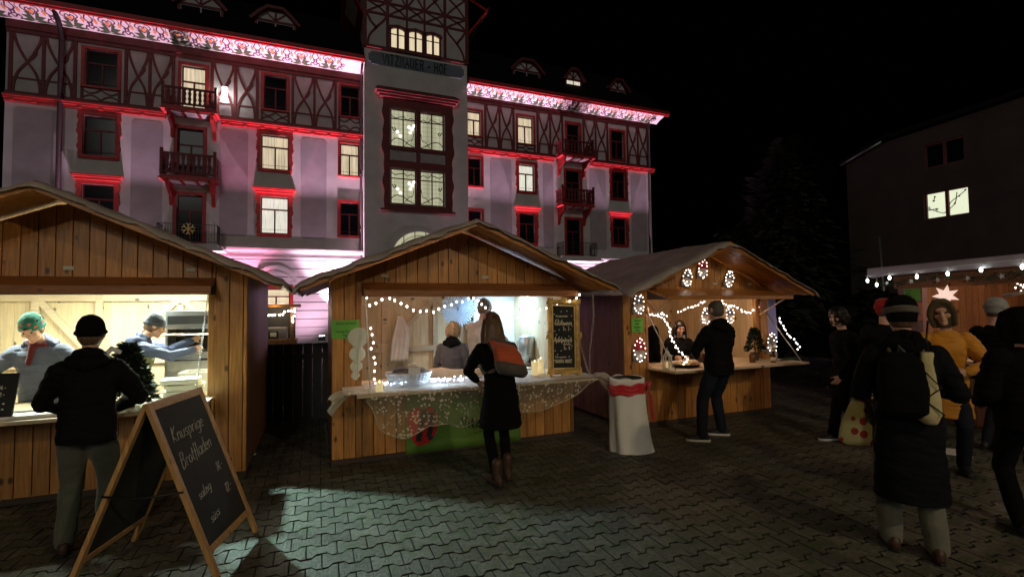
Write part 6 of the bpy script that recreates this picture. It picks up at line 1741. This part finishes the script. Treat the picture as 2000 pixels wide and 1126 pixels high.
cb = thing("fill_bulb", (5.3, 6.3, 1.86), "added warm fill bulb under the roof of the gnome stall", "lamp"); b = MB(); b.ball((0, 0, 0), .03, n=10); b.build("glass", m_bulb, cb); b = MB(); b.tube([(0, 0, .02), (0, 0, .5)], .006, 6); b.build("cable", m_black, cb)  # bulb added to carry fill light beside the dimmed strings

ln = thing("lantern", (4.42, 5.38, CZ), "small cream metal lantern on the gnome stall's counter", "lantern", rz=.5)
b = MB()
for (x, y) in ((-.04, -.04), (.04, -.04), (.04, .04), (-.04, .04)): b.box(x - .008, x + .008, y - .008, y + .008, .02, .17)
b.box(-.055, .055, -.055, .055, 0, .02); b.box(-.052, .052, -.052, .052, .17, .185); b.lathe([(.055, .185), (.03, .215), (.028, .235), (.012, .25), (.001, .255)], (0, 0, 0), 12)
b.build("frame", m_cream, ln); b = MB(); b.tube([(-.0, 0, .25), (.015, 0, .27), (0, 0, .29), (-.015, 0, .27), (0, 0, .25)], .003, 5); b.build("ring", m_cream, ln)
b = MB(); b.lathe([(.02, .02), (.02, .09)], (0, 0, 0), 12); b.build("candle", m_wax, ln)
fp = thing("serving_pan", (4.80, 5.46, CZ), "black oval pan of baked goods under a clear lid on the gnome stall's counter", "pan")
b = MB(); b.lathe([(.16, 0), (.20, .035), (.21, .04), (.19, .035), (.15, .012), (.001, .012)], (0, 0, 0), 28, sx=1.15, sy=.8); b.build("pan", m_black, fp)
b = MB(); r_ = random.Random(3)
for i in range(46): a = r_.uniform(0, 2 * pi); q = sqrt(r_.random()) * .16; b.ball((q * 1.1 * cos(a), q * .75 * sin(a), .035 + r_.uniform(0, .02)), .026, .022, .012, n=8)
b.build("baked_goods", mat("golden_pastry", (.62, .40, .10), .6, .2, 20), fp)
b = MB(); b.lathe([(.20, .045), (.17, .085), (.10, .105), (.001, .11)], (0, 0, 0), 28, sx=1.15, sy=.8); b.build("clear_lid", mat("clear_plastic", (.9, .9, .9), .08, alpha=.18), fp)
t3 = thing("christmas_tree", (6.30, 5.62, CZ), "small bare fir with white strips in a pot on the gnome stall's counter", "christmas tree")
b = MB(); leafy(b, (0, 0, .14), .13, 900, .05, 8, H=.36); b.build("branches", m_fir, t3); b = MB(); b.tube([(0, 0, .05), (0, 0, .5)], [.012, .004], 6); b.build("trunk", c_leather, t3); b = MB(); b.lathe([(.05, 0), (.07, .12), (.06, .12)], (0, 0, 0), 14); b.build("pot", c_brownhood, t3)
b = MB(); b.box(-.05, .04, -.125, -.12, .22, .235, T=Matrix.Rotation(.6, 4, 'Y')); b.box(-.02, .06, -.12, -.115, .16, .172, T=Matrix.Rotation(.2, 4, 'Y')); b.build("white_ribbon", m_paper, t3)
m_amber = mat("amber_glass", (.10, .035, .01), .15, coat=.3)
def jar(x, y, r, h, bm_, lid, label, tag_=True):
    t = thing("jar", (x, y, CZ), label, "jar", "jars on the gnome stall's counter"); b = MB(); b.lathe([(r * .9, 0), (r, .01), (r, h * .72), (r * .62, h * .85), (r * .62, h)], (0, 0, 0), 18); b.build("glass", bm_, t)
    b = MB(); b.lathe([(r * .7, h), (r * .7, h + .025), (.001, h + .025)], (0, 0, 0), 16); b.build("lid", lid, t)
    if tag_: b = MB(); b.lathe([(r * 1.01, h * .15), (r * 1.01, h * .55)], (0, 0, 0), 18); b.build("paper_label", m_cream, t)
jar(6.02, 5.42, .045, .16, m_amber, m_cream, "amber jar with cream lid next to the man's elbow", False); jar(6.30, 5.30, .036, .14, m_amber, m_black, "dark bottle with a cream label before the small fir"); jar(6.44, 5.40, .045, .18, m_cream, mat("yellow_lid", (.55, .42, .10), .6), "cream jar with yellow lid right of the small fir")
t = thing("fir_twigs", (6.62, 5.36, CZ), "loose fir twigs on the right end of the gnome stall's counter", "fir twigs"); b = MB(); r_ = random.Random(6)
for i in range(5):
    x0_, a_0 = -.12 + .06 * i, r_.uniform(-.4, .4); b.tube([(x0_, 0, .01), (x0_ + .22 * cos(a_0), .2 * sin(a_0), .02)], .004, 5)
    for j in range(40): f = j / 40; b.tube([(x0_ + .22 * f * cos(a_0), .2 * f * sin(a_0), .012), (x0_ + .22 * f * cos(a_0) + .03, .2 * f * sin(a_0) + r_.uniform(-.04, .04), .015 + r_.uniform(0, .03))], .0018, 3)
b.build("twigs", m_firl, t)
bc = thing("cloth_panel", (6.70, 5.80, 1.12), "pale lilac cloth panel hanging at the right side of the gnome stall", "cloth"); b = MB(); rows = []
for i in range(18): x = -.02 + .34 * i / 17; rows.append([(x + .02 * (k > 5), -.03 * sin(x * 30) + .02, .78 - .78 * k / 10) for k in range(11)])
b.loft(rows, cap=False, closed=False); o = b.build("cloth", mat("lilac_cotton", (.30, .30, .62), .8, .05, 5), bc); sd = o.modifiers.new("t", 'SOLIDIFY'); sd.thickness = .003
po = thing("poster", (4.98, 7.90, 1.30), "large plain grey poster on the gnome stall's back wall", "poster"); b = MB(); b.box(-.28, .28, -.006, 0, 0, .68); b.build("sheet", mat("grey_poster_paper", (.30, .27, .24), .8), po)
bs = thing("cash_box", (5.50, 5.75, CZ), "black cash box with a pale strip on the gnome stall's counter", "cash box"); b = MB(); b.box(-.14, .14, -.08, .08, 0, .09); b.build("case", m_black, bs, bevel=.005); b = MB(); b.box(-.08, .08, -.083, -.080, .03, .06); b.build("label", m_paper, bs)

# ------------------------------------------------------------------ stall at the far right, seen from its open long side
m_purple = mat("grey_white_soffit", (.42, .40, .46), .6, .1, 5)
A4 = radians(-14)
def F4(x, y, z): return tuple(V(8.46, 4.80, 0) + Matrix.Rotation(A4, 3, "Z") @ V(x, y, z))
s4 = thing("market_stall", F4(0, 0, 0), "far right stall, open long side, with bulbs and a garland under its eaves", "market stall", "wooden market stalls", A4)
# local: x to the back, y along the front (towards the viewer is negative)
L4 = 4.4
b = MB(); b.boards(.0, 2.2, .05, 2.05, 0, .03, .12); T9 = Matrix(((0, -1, 0, 0), (1, 0, 0, 0), (0, 0, 1, 0), (0, 0, 0, 1)))
b.build("side_wall", m_slat, s4)
b = MB(); b.boards(-L4, -.0, .05, .9, 0, .03, .12, T=Matrix(((0, 1, 0, 0), (1, 0, 0, 0), (0, 0, 1, 0), (0, 0, 0, 1)))); b.build("front_boards", m_slat, s4)
b = MB(); b.boards(-L4, 0, .05, 2.3, 0, .03, .12, T=Matrix(((0, 1, 0, 2.2), (1, 0, 0, 0), (0, 0, 1, 0), (0, 0, 0, 1)))); b.build("back_wall", m_slat, s4)
b = MB(); b.box(-.02, .07, -.38, -.0, .05, 2.1); b.build("post", mat("painted_post", (.22, .13, .12), .6, .1, 5), s4)
b = MB(); b.box(-.04, .04, -L4, .05, 1.93, 2.12); b.build("header", m_beam, s4)
b = MB(); b.box(-.35, .5, -L4, -.4, .90, .94); b.build("counter", m_rawx, s4)
rfm = MB(); rfm.add([(-.45, .05, 2.20), (-.45, -L4 - .8, 2.20), (1.1, -L4 - .8, 2.34), (1.1, .05, 2.34), (2.6, .05, 2.3), (2.6, -L4 - .3, 2.3)], [(0, 1, 2, 3), (3, 2, 5, 4)])
o = rfm.build("roof_sheet", m_tarp, s4); sd = o.modifiers.new("t", 'SOLIDIFY'); sd.thickness = .03; sd.offset = -1
b = MB(); b.box(-.50, -.465, -L4 - .8, .05, 2.12, 2.25); b.build("fascia", m_purple, s4)
b = MB(); b.box(-.46, .0, -L4 - .8, .05, 2.14, 2.165); b.build("soffit", m_beam, s4)
gl = thing("fir_garland", F4(-.40, 0, 2.03), "fir garland with small white stars under the far right stall's eaves", "garland", rz=A4); b = MB(); r_ = random.Random(4)
for i in range(2300):
    y = r_.uniform(-3.6, .0); p = V(r_.gauss(0, .025), y, .03 * sin(y * 5) + r_.gauss(0, .03)); d = V(r_.gauss(0, 1), r_.gauss(0, .6), r_.gauss(0, 1)).normalized() * .05; s = d.orthogonal().normalized() * .006
    b.add([p - s, p + d, p + s], [(0, 1, 2)])
b.build("needles", m_firl, gl)
for i in range(9):
    b = MB(); y = -.25 - i * .38; k = [(.035 * (1 if q % 2 == 0 else .4) * cos(q * pi / 5), .035 * (1 if q % 2 == 0 else .4) * sin(q * pi / 5)) for q in range(10)]
    b.prism(k, 0, .01, T=Matrix.Translation(V(-.06, y, -.02)) @ Matrix.Rotation(radians(90), 4, 'Z')); b.build("white_star", m_paper, gl)
mcr = mat("frosted_bulb_tube", (1, 1, 1), emit=(.90, 1, .92), estr=14)
ft = thing("bulb_string", F4(-.50, -.98, 2.12), "string of large cool white tubular bulbs along the far right stall's fascia", "light string", "strings of fairy lights", A4)
b = MB(); pts = [V(-.03, 1.03, .02), V(-.03, .86, -.02), V(-.03, .62, .02), V(-.02, .2, .03), V(-.02, -.3, .05), V(-.02, -.75, .06), V(-.02, -1.2, .07), V(-.02, -1.7, .07), V(-.02, -2.4, .07)]; b.tube(curve_pts(pts, 4), .005, 5); b.build("cable", m_white, ft)
for i, (y, z) in enumerate(((1.0, -.02), (.84, -.09), (.62, .0), (.20, -.01), (-.22, .0), (-.62, .02), (-1.05, .02), (-1.5, .02))):
    b = MB(); b.tube([(-.03, y, z + .045), (-.03, y, z - .012)], .008, 6); h_ = b.build("bulb_holder", m_white, ft); b = MB(); b.ball((-.03, y, z - .04), .017, .017, .03, n=10); b.build("bulb", mcr, h_)
lamp("stall_inside_light", 'POINT', F4(.9, -1.4, 1.95), 26, (1, .60, .42), .1)
cb = thing("fill_bulb", F4(.9, -1.4, 2.02), "added reddish fill bulb inside the far right stall", "lamp"); b = MB(); b.ball((0, 0, 0), .03, n=10); b.build("glass", m_bulb, cb)  # bulb added to go with the fill light inside this stall
# green sign on its post, red poster, star lantern, tinsel lights, shelf goods
t = thing("paper_sign", F4(-.032, -.24, 1.83), "lime green sign on the far right stall's post, partly behind the bulbs", "sign", "lime green stall name signs", A4 - radians(90))
b = MB(); b.box(-.13, .13, -.003, 0, -.09, .09); s = b.build("sheet", m_greensign, t); b = MB()
for q, tx in ((.05, "Käse und"), (.01, "Raclette"), (-.03, "Märt Team"), (-.07, "Vitznau")): write(b, tx, -.10, q, .026, -.0055, -.0034, .0028, xs=.8)
b.build("lettering", m_ink, s)
t = thing("poster", F4(-.026, -.24, 1.58), "plain salmon poster beneath the lime green sign on the right stall", "poster", rz=A4 - radians(90)); b = MB(); b.box(-.15, .15, -.003, 0, -.13, .13); b.build("sheet", mat("salmon_paper", (.55, .20, .14), .7), t)
sl = thing("star_lantern", F4(-.20, -.88, 1.80), "glowing pink-white paper star lantern hanging in the far right stall", "star lantern", rz=radians(-80)); b = MB()
for i in range(7):
    a = i * 2 * pi / 7 + .5; c_ = V(cos(a), 0, sin(a)); n_ = V(-sin(a), 0, cos(a)); b.add([V(0, -.05, 0), c_ * .06 + n_ * .035, c_ * .155, c_ * .06 - n_ * .035, V(0, .05, 0)], [(0, 1, 2), (0, 2, 3), (4, 2, 1), (4, 3, 2)])
b.build("paper_points", mat("glowing_star_paper", (.8, .6, .55), .7, emit=(1, .72, .60), estr=.8), sl); b = MB(); b.tube([(0, 0, .1), (0, 0, .36)], .002, 4); b.build("cord", m_wire, sl)
tc_ = thing("fairy_light_cluster", F4(.2, -1.9, 1.90), "dense bundle of glittering white lights hanging in the far right stall", "fairy lights", "strings of fairy lights"); r_ = random.Random(12); ps = [V(r_.gauss(0, .12), r_.uniform(-.75, .45), r_.gauss(0, .045)) for _ in range(60)]
ps.sort(key=lambda p: p.y); b = MB(); b.tube(ps, .002, 4); b.build("wire", m_wire, tc_); bulbs_on(tc_, ps, m_bulb, .0085)
b = MB(); b.tube([(-.1, .5, -.12), (-.05, .2, -.06), (0, -.1, 0)], .022, 8); b.build("tinsel", m_metal, tc_)
for i, (y, w_, h_, mt_) in enumerate(((3.05, .10, .13, m_cream), (2.85, .12, .10, m_gskin), (2.62, .09, .16, m_white), (2.40, .12, .10, m_amber))):
    t = thing("gift_tin", F4(.75, y - 4.2, 1.45), ("cream tin", "tan tin", "tall white tin", "dark amber tin")[i] + " on the shelf of the far right stall", "tin"); b = MB(); b.lathe([(w_ / 2, 0), (w_ / 2, h_)], (0, 0, 0), 16); b.build("tin_body", mt_, t); b = MB(); b.lathe([(w_ / 2 + .003, h_ - .03), (w_ / 2 + .003, h_ + .005), (.001, h_ + .008)], (0, 0, 0), 16); b.build("lid", m_white, t)
t = thing("wooden_shelf", F4(.8, -1.5, 1.42), "wooden shelf inside the far right stall", "shelf", rz=A4); b = MB(); b.box(-.12, .15, -1.0, .6, .0, .03); b.build("board", m_woodx, t); b = MB(); b.box(.0, .03, -.9, -.87, -.5, 0); b.box(.0, .03, .5, .53, -.5, 0); b.build("bracket", m_woodx, t)

# ------------------------------------------------------------------ bags, cup
hand10 = world_of(p10, i10['arms']['l'][2])
tt_ = thing("tote_bag", (3.66, 2.38, .68), "pale yellow tote bag with red dots hanging at the near person's side", "tote bag", rz=radians(-35))
b = MB(); rows = []
for (z, w_, d_) in ((0, .12, .03), (.03, .165, .055), (.14, .150, .055), (.28, .105, .04), (.38, .06, .03), (.44, .03, .02)):
    rows.append([(w_ * cos(a) - (.0 if z < .2 else (z - .2) * -.12), d_ * sin(a), z) for a in [k * 2 * pi / 28 for k in range(28)]])
b.loft(rows); m_tote = mat("dotted_cotton", (.52, .46, .20), .8, 0, 6, .3, 40)
n_ = m_tote.node_tree; v_ = n_.nodes.new("ShaderNodeTexVoronoi"); v_.inputs["Scale"].default_value = 11; v_.inputs["Randomness"].default_value = .55
tc_n = n_.nodes.new("ShaderNodeTexCoord"); n_.links.new(tc_n.outputs["Object"], v_.inputs["Vector"])
l_ = n_.nodes.new("ShaderNodeMath"); l_.operation = 'LESS_THAN'; l_.inputs[1].default_value = .36; n_.links.new(v_.outputs["Distance"], l_.inputs[0])
x_ = n_.nodes.new("ShaderNodeMix"); x_.data_type = 'RGBA'; n_.links.new(l_.outputs[0], x_.inputs["Factor"]); x_.inputs["A"].default_value = (.52, .46, .20, 1); x_.inputs["B"].default_value = (.36, .03, .02, 1)
n_.links.new(x_.outputs["Result"], n_.nodes["Principled BSDF"].inputs["Base Color"])
tbg = fuse(b, "bag_body", m_tote, .008, tt_, 2, .008, (10, 10, 10), 5)
b = MB(); b.tube([(.03, -.02, .48), (.05, 0, .60), (.07, .02, .72), (.05, .02, .60), (.04, .03, .48)], .009, 6); b.build("handles", m_tote, tt_); tt_.scale = (.82, .82, .9)
bp_ = thing("shoulder_bag", (3.77, 2.03, .96), "cream drawstring bag with dark cords slung over the near person's left side", "shoulder bag", rz=radians(-45)); b = MB()
oval(b, [(V(0, -.12, -.04), .03, .03, V(1, 0, 0), V(0, 1, 0)), (V(-.02, -.12, .02), .09, .05, V(1, 0, 0), V(0, 1, 0)), (V(-.0, -.12, .18), .055, .05, V(1, 0, 0), V(0, 1, 0)), (V(.0, -.10, .34), .035, .04, V(1, 0, 0), V(0, 1, 0)), (V(.01, -.08, .42), .04, .03, V(1, 0, 0), V(0, 1, 0))], 20); fuse(b, "bag_body", mat("cream_canvas", (.50, .45, .24), .85, .1, 8, .3, 40), .009, bp_, 2, .008, (9, 9, 9), 2)
b = MB(); b.tube([(.02, -.08, .42), (.0, -.12, .5), (.05, .0, .62)], .006, 6); b.tube([(-.03, -.17, .30), (.05, -.175, .20), (-.04, -.175, .12), (.06, -.175, .03)], .005, 6); b.build("cord", m_black, bp_)
hb_ = world_of(p11, i11['arms']['r'][2])
cu = thing("paper_cup", hb_ + V(-.07, .03, .0), "white paper cup held by the person in the mustard jacket", "cup"); b = MB(); b.lathe([(.028, -.05), (.042, .055), (.045, .058), (.040, .055), (.027, -.045), (.001, -.045)], (0, 0, 0), 18); b.build("cup_body", m_white, cu)
b = MB(); b.lathe([(.0395, .038), (.001, .040)], (0, 0, 0), 16); b.build("drink", c_maroon, cu)
pn = thing("paper_sheet", (6.75, 3.3, .004), "sheet of paper lying on the paving beyond the mustard jacket", "paper sheet", rz=.5); b = MB(); b.box(-.16, .16, -.11, .11, 0, .003); b.build("sheet", m_paper, pn)

# ------------------------------------------------------------------ between the left and the middle stall: black fence, drinks kiosk
fn = thing("fence", (-1.05, 8.35, 0), "black board fence behind the gap between the left and middle stalls", "fence"); b = MB(); b.boards(0, 1.6, 0, 1.19, 0, .03, .14, gap=.004); b.build("boards", m_black, fn); b = MB(); b.box(0, 1.6, -.03, -.002, .95, 1.03); b.build("rail", m_black, fn)
ks = thing("drinks_kiosk", (-2.0, 12.3, 0), "small lit kiosk with fairy lights and machines behind the gap beside the left stall", "kiosk"); b = MB()
b.box(0, 1.55, 0, .8, 0, 1.05); b.box(1.42, 1.5, .0, .08, 1.05, 1.85); b.box(.0, .08, 0, .08, 1.05, 1.85); b.build("counter", m_slat, ks, bevel=.004)
b = MB(); b.box(-.1, 1.62, -.1, .9, 1.80, 1.86); b.build("awning_board", m_woodx, ks); b = MB(); b.box(.0, 1.5, .78, .8, 1.05, 1.8); b.build("back_panel", m_black, ks)
mk = thing("coffee_machine", (-.95, 12.5, 1.05), "grey coffee machine on the small kiosk's counter", "coffee machine"); b = MB(); b.box(-.25, .3, -.15, .2, 0, .28); b.build("case", m_metal, mk, bevel=.01); b = MB(); b.box(-.08, .12, -.16, -.151, .05, .2); b.build("drip_opening", m_black, mk); b = MB(); b.box(-.05, .08, -.17, -.161, .07, .17); b.build("display", m_whitelabel, mk)
garland((-2.0, 12.25, 0), [(.2, 0, 1.62), (.6, 0, 1.66), (1.0, 0, 1.62), (1.3, 0, 1.66), (1.5, 0, 1.72), (1.48, -.02, 1.55), (1.45, -.02, 1.4)], 26, "fairy lights on the small kiosk behind the gap", seed=15, rad=.02, jit=.03)
lamp("kiosk_light", 'POINT', (-.9, 12.2, 1.72), 14, (1, .78, .5), .05)
st_ = thing("star_ornament", (-5.55, HY - 1.1, 5.55), "gilt star ornament on the lowest left balcony railing", "star ornament"); b = MB()
for i in range(6): a = i * pi / 3 + .5; b.ribbon([(0, 0), (.17 * cos(a), .17 * sin(a))], [.04, .05], -.01, .01); b.ribbon([(.17 * cos(a), .17 * sin(a)), (.27 * cos(a + .3), .27 * sin(a + .3))], .04, -.012, .008); b.ribbon([(.17 * cos(a), .17 * sin(a)), (.27 * cos(a - .3), .27 * sin(a - .3))], .04, -.014, .006)
b.build("star", mat("glowing_gilt_star", (.55, .36, .12), .5, emit=(.9, .55, .2), estr=.05), st_)  # faint glow put into the gilt, though the star holds no lamp

# ------------------------------------------------------------------ dark house at the right with one lit window
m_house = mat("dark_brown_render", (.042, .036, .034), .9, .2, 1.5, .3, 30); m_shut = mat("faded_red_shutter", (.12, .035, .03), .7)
hs = thing("house", (15.2, 9.6, 0), "dark plastered house on the right with one brightly lit double window", "house"); b = MB()
# gable wall faces the square (towards -x); local y runs along it
ZE, ZR = 6.0, 6.3; y0, y1 = -12.0, .35; ym = -4.5
T4 = Matrix(((0, 1, 0, 0), (1, 0, 0, 0), (0, 0, 1, 0), (0, 0, 0, 1)))
def hole_wall(mb, y0_, y1_, z0_, z1_, holes): 
    tmp = MB(); wall_cells(tmp, y0_, y1_, z0_, z1_, holes, 0, .18); mb.add(tmp.v, tmp.f, T=T4)
HW = [(-2.25 , -1.33, 3.93, 4.50), (-2.25, -1.33, 5.55, 6.30)]
WY0, WY1 = -2.65, -1.67
hw = [(WY0, WY1, 3.93, 4.66), (WY0 + .05, WY1 - .05, 5.30, 5.95)]
hole_wall(b, y0, y1, 0, ZE, hw)
b.add([(0, y0, ZE), (0, y1, ZE), (0, y1 - 1.15, 6.35), (0, y0, 6.75)], [(0, 1, 2, 3)]); b.box(.0, 8, y1 - .01, y1, 0, ZE); b.box(8, 8.1, y0, y1, 0, ZE)
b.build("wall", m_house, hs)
b = MB(); b.add([(-.1, y1 + .1, ZE + .02), (8.4, y1 + .1, ZE + .02), (8.4, y1 - 1.15, 6.40), (-.1, y1 - 1.15, 6.40), (-.1, y0, 6.80), (8.4, y0, 6.80)], [(0, 1, 2, 3), (3, 2, 5, 4)]); o = b.build("roof", m_slate, hs); sd = o.modifiers.new("t", 'SOLIDIFY'); sd.thickness = .12
b = MB(); b.tube([(-.12, y1 + .1, ZE + .0), (-.12, y1 - 1.1, 6.36)], .03, 6); b.build("verge_flashing", m_metal, hs)
m_room = lit_glass("lit_room_wall", (.86, .92, .66), .95, 1.5, .12)
for i, (a, c, d, e) in enumerate(hw):
    f = MB(); m_ = (a + c) / 2
    for (p, q) in ((a, a + .04), (m_ - .035, m_ + .035), (c - .04, c)): f.box(p, q, .05, .11, d, e)
    f.box(a + .04, c - .04, .051, .109, d, d + .04); f.box(a + .04, c - .04, .051, .109, e - .04, e)
    f.v = [tuple(T4 @ V(*q)) for q in f.v]; w = f.build("window", m_shut if i else m_reddark, hs)
    p = MB(); p.box(a, c, .14 if i == 0 else .08, .15 if i == 0 else .09, d, e); p.v = [tuple(T4 @ V(*q)) for q in p.v]; p.build("pane", m_dglass if i else m_room, w)
    if i == 0:
        k = MB(); r_ = random.Random(3)
        for pts in ([(a + .1, e - .08), (a + .25, e - .2), (a + .45, e - .35), (m_ - .02, d + .22)], [(a + .3, e - .1), (a + .35, d + .35), (a + .5, d + .2)], [(m_ + .1, d + .12), (m_ + .25, d + .2), (m_ + .45, d + .32)], [(m_ + .3, e - .1), (m_ + .32, e - .25)], [(m_ + .25, d + .28), (m_ + .42, d + .27)]):
            k.ribbon([tuple(q) for q in curve_pts(pts, 4)], .018, .12, .128)
            for _ in range(3): q = r_.choice(pts); k.ball((q[0] + r_.uniform(-.03, .03), .122, q[1] + r_.uniform(-.03, .03)), .025, .004, .016, n=6)
        k.v = [tuple(T4 @ V(*q)) for q in k.v]; k.build("window_decoration", m_black, w)
an = thing("pole", (12.6, 7.4, 0), "thin leaning pole standing before the dark house", "pole"); b = MB(); b.tube([(0, 0, 0), (-.05, .1, 3.3)], .02, 6); b.build("shaft", m_metal, an)
# ------------------------------------------------------------------ trees and hedge in the dark
m_leafd = mat("night_foliage", (.018, .024, .014), .8, .5, 3); m_bark = mat("dark_bark", (.05, .04, .03), .9, .3, 8)
def conifer(x, y, H_, R_, n, seed, label, cone=True):
    t = thing("conifer" if cone else "bush", (x, y, 0), label, "tree" if cone else "bush"); r = random.Random(seed); b = MB()
    for i in range(n):
        f = r.random() ** .9; a = r.uniform(0, 2 * pi); lob = 1 + .25 * sin(a * 5 + f * 9) + .15 * sin(a * 3 - f * 17)
        rad = R_ * (1 - f) ** .7 * lob * r.uniform(.5, 1.0) + .1; p = V(rad * cos(a), rad * sin(a), .6 + (H_ - .6) * f); d = V(cos(a), sin(a), r.uniform(-.6, .3)).normalized()
        s = d.cross(V(0, 0, 1)).normalized(); l = .34 * r.uniform(.6, 1.3); b.add([p - s * l * .3, p + d * l * .6 - s * l * .15, p + d * l, p + d * l * .6 + s * l * .2, p + s * l * .3], [(0, 1, 2, 3, 4)])
    b.build("crown", m_leafd, t); b = MB(); b.tube([(0, 0, 0), (0, 0, H_ * .5), (0, 0, H_ * .95)], [R_ * .09, R_ * .06, .03], 8); b.build("trunk", m_bark, t)
    return t
conifer(15.6, 12.2, 7.6, 2.6, 7000, 3, "tall dark conifer left of the dark house"); conifer(12.6, 12.0, 4.2, 1.6, 3000, 5, "lower dark conifer in front of the tall one")
conifer(9.6, 10.6, 2.3, 1.5, 2200, 6, "dark bush directly right of the gnome stall", False); conifer(11.4, 9.4, 2.1, 1.5, 2200, 7, "dark bush in the middle of the hedge row", False); conifer(12.6, 7.7, 2.0, 1.4, 2200, 8, "dark bush nearest the far right stall", False)
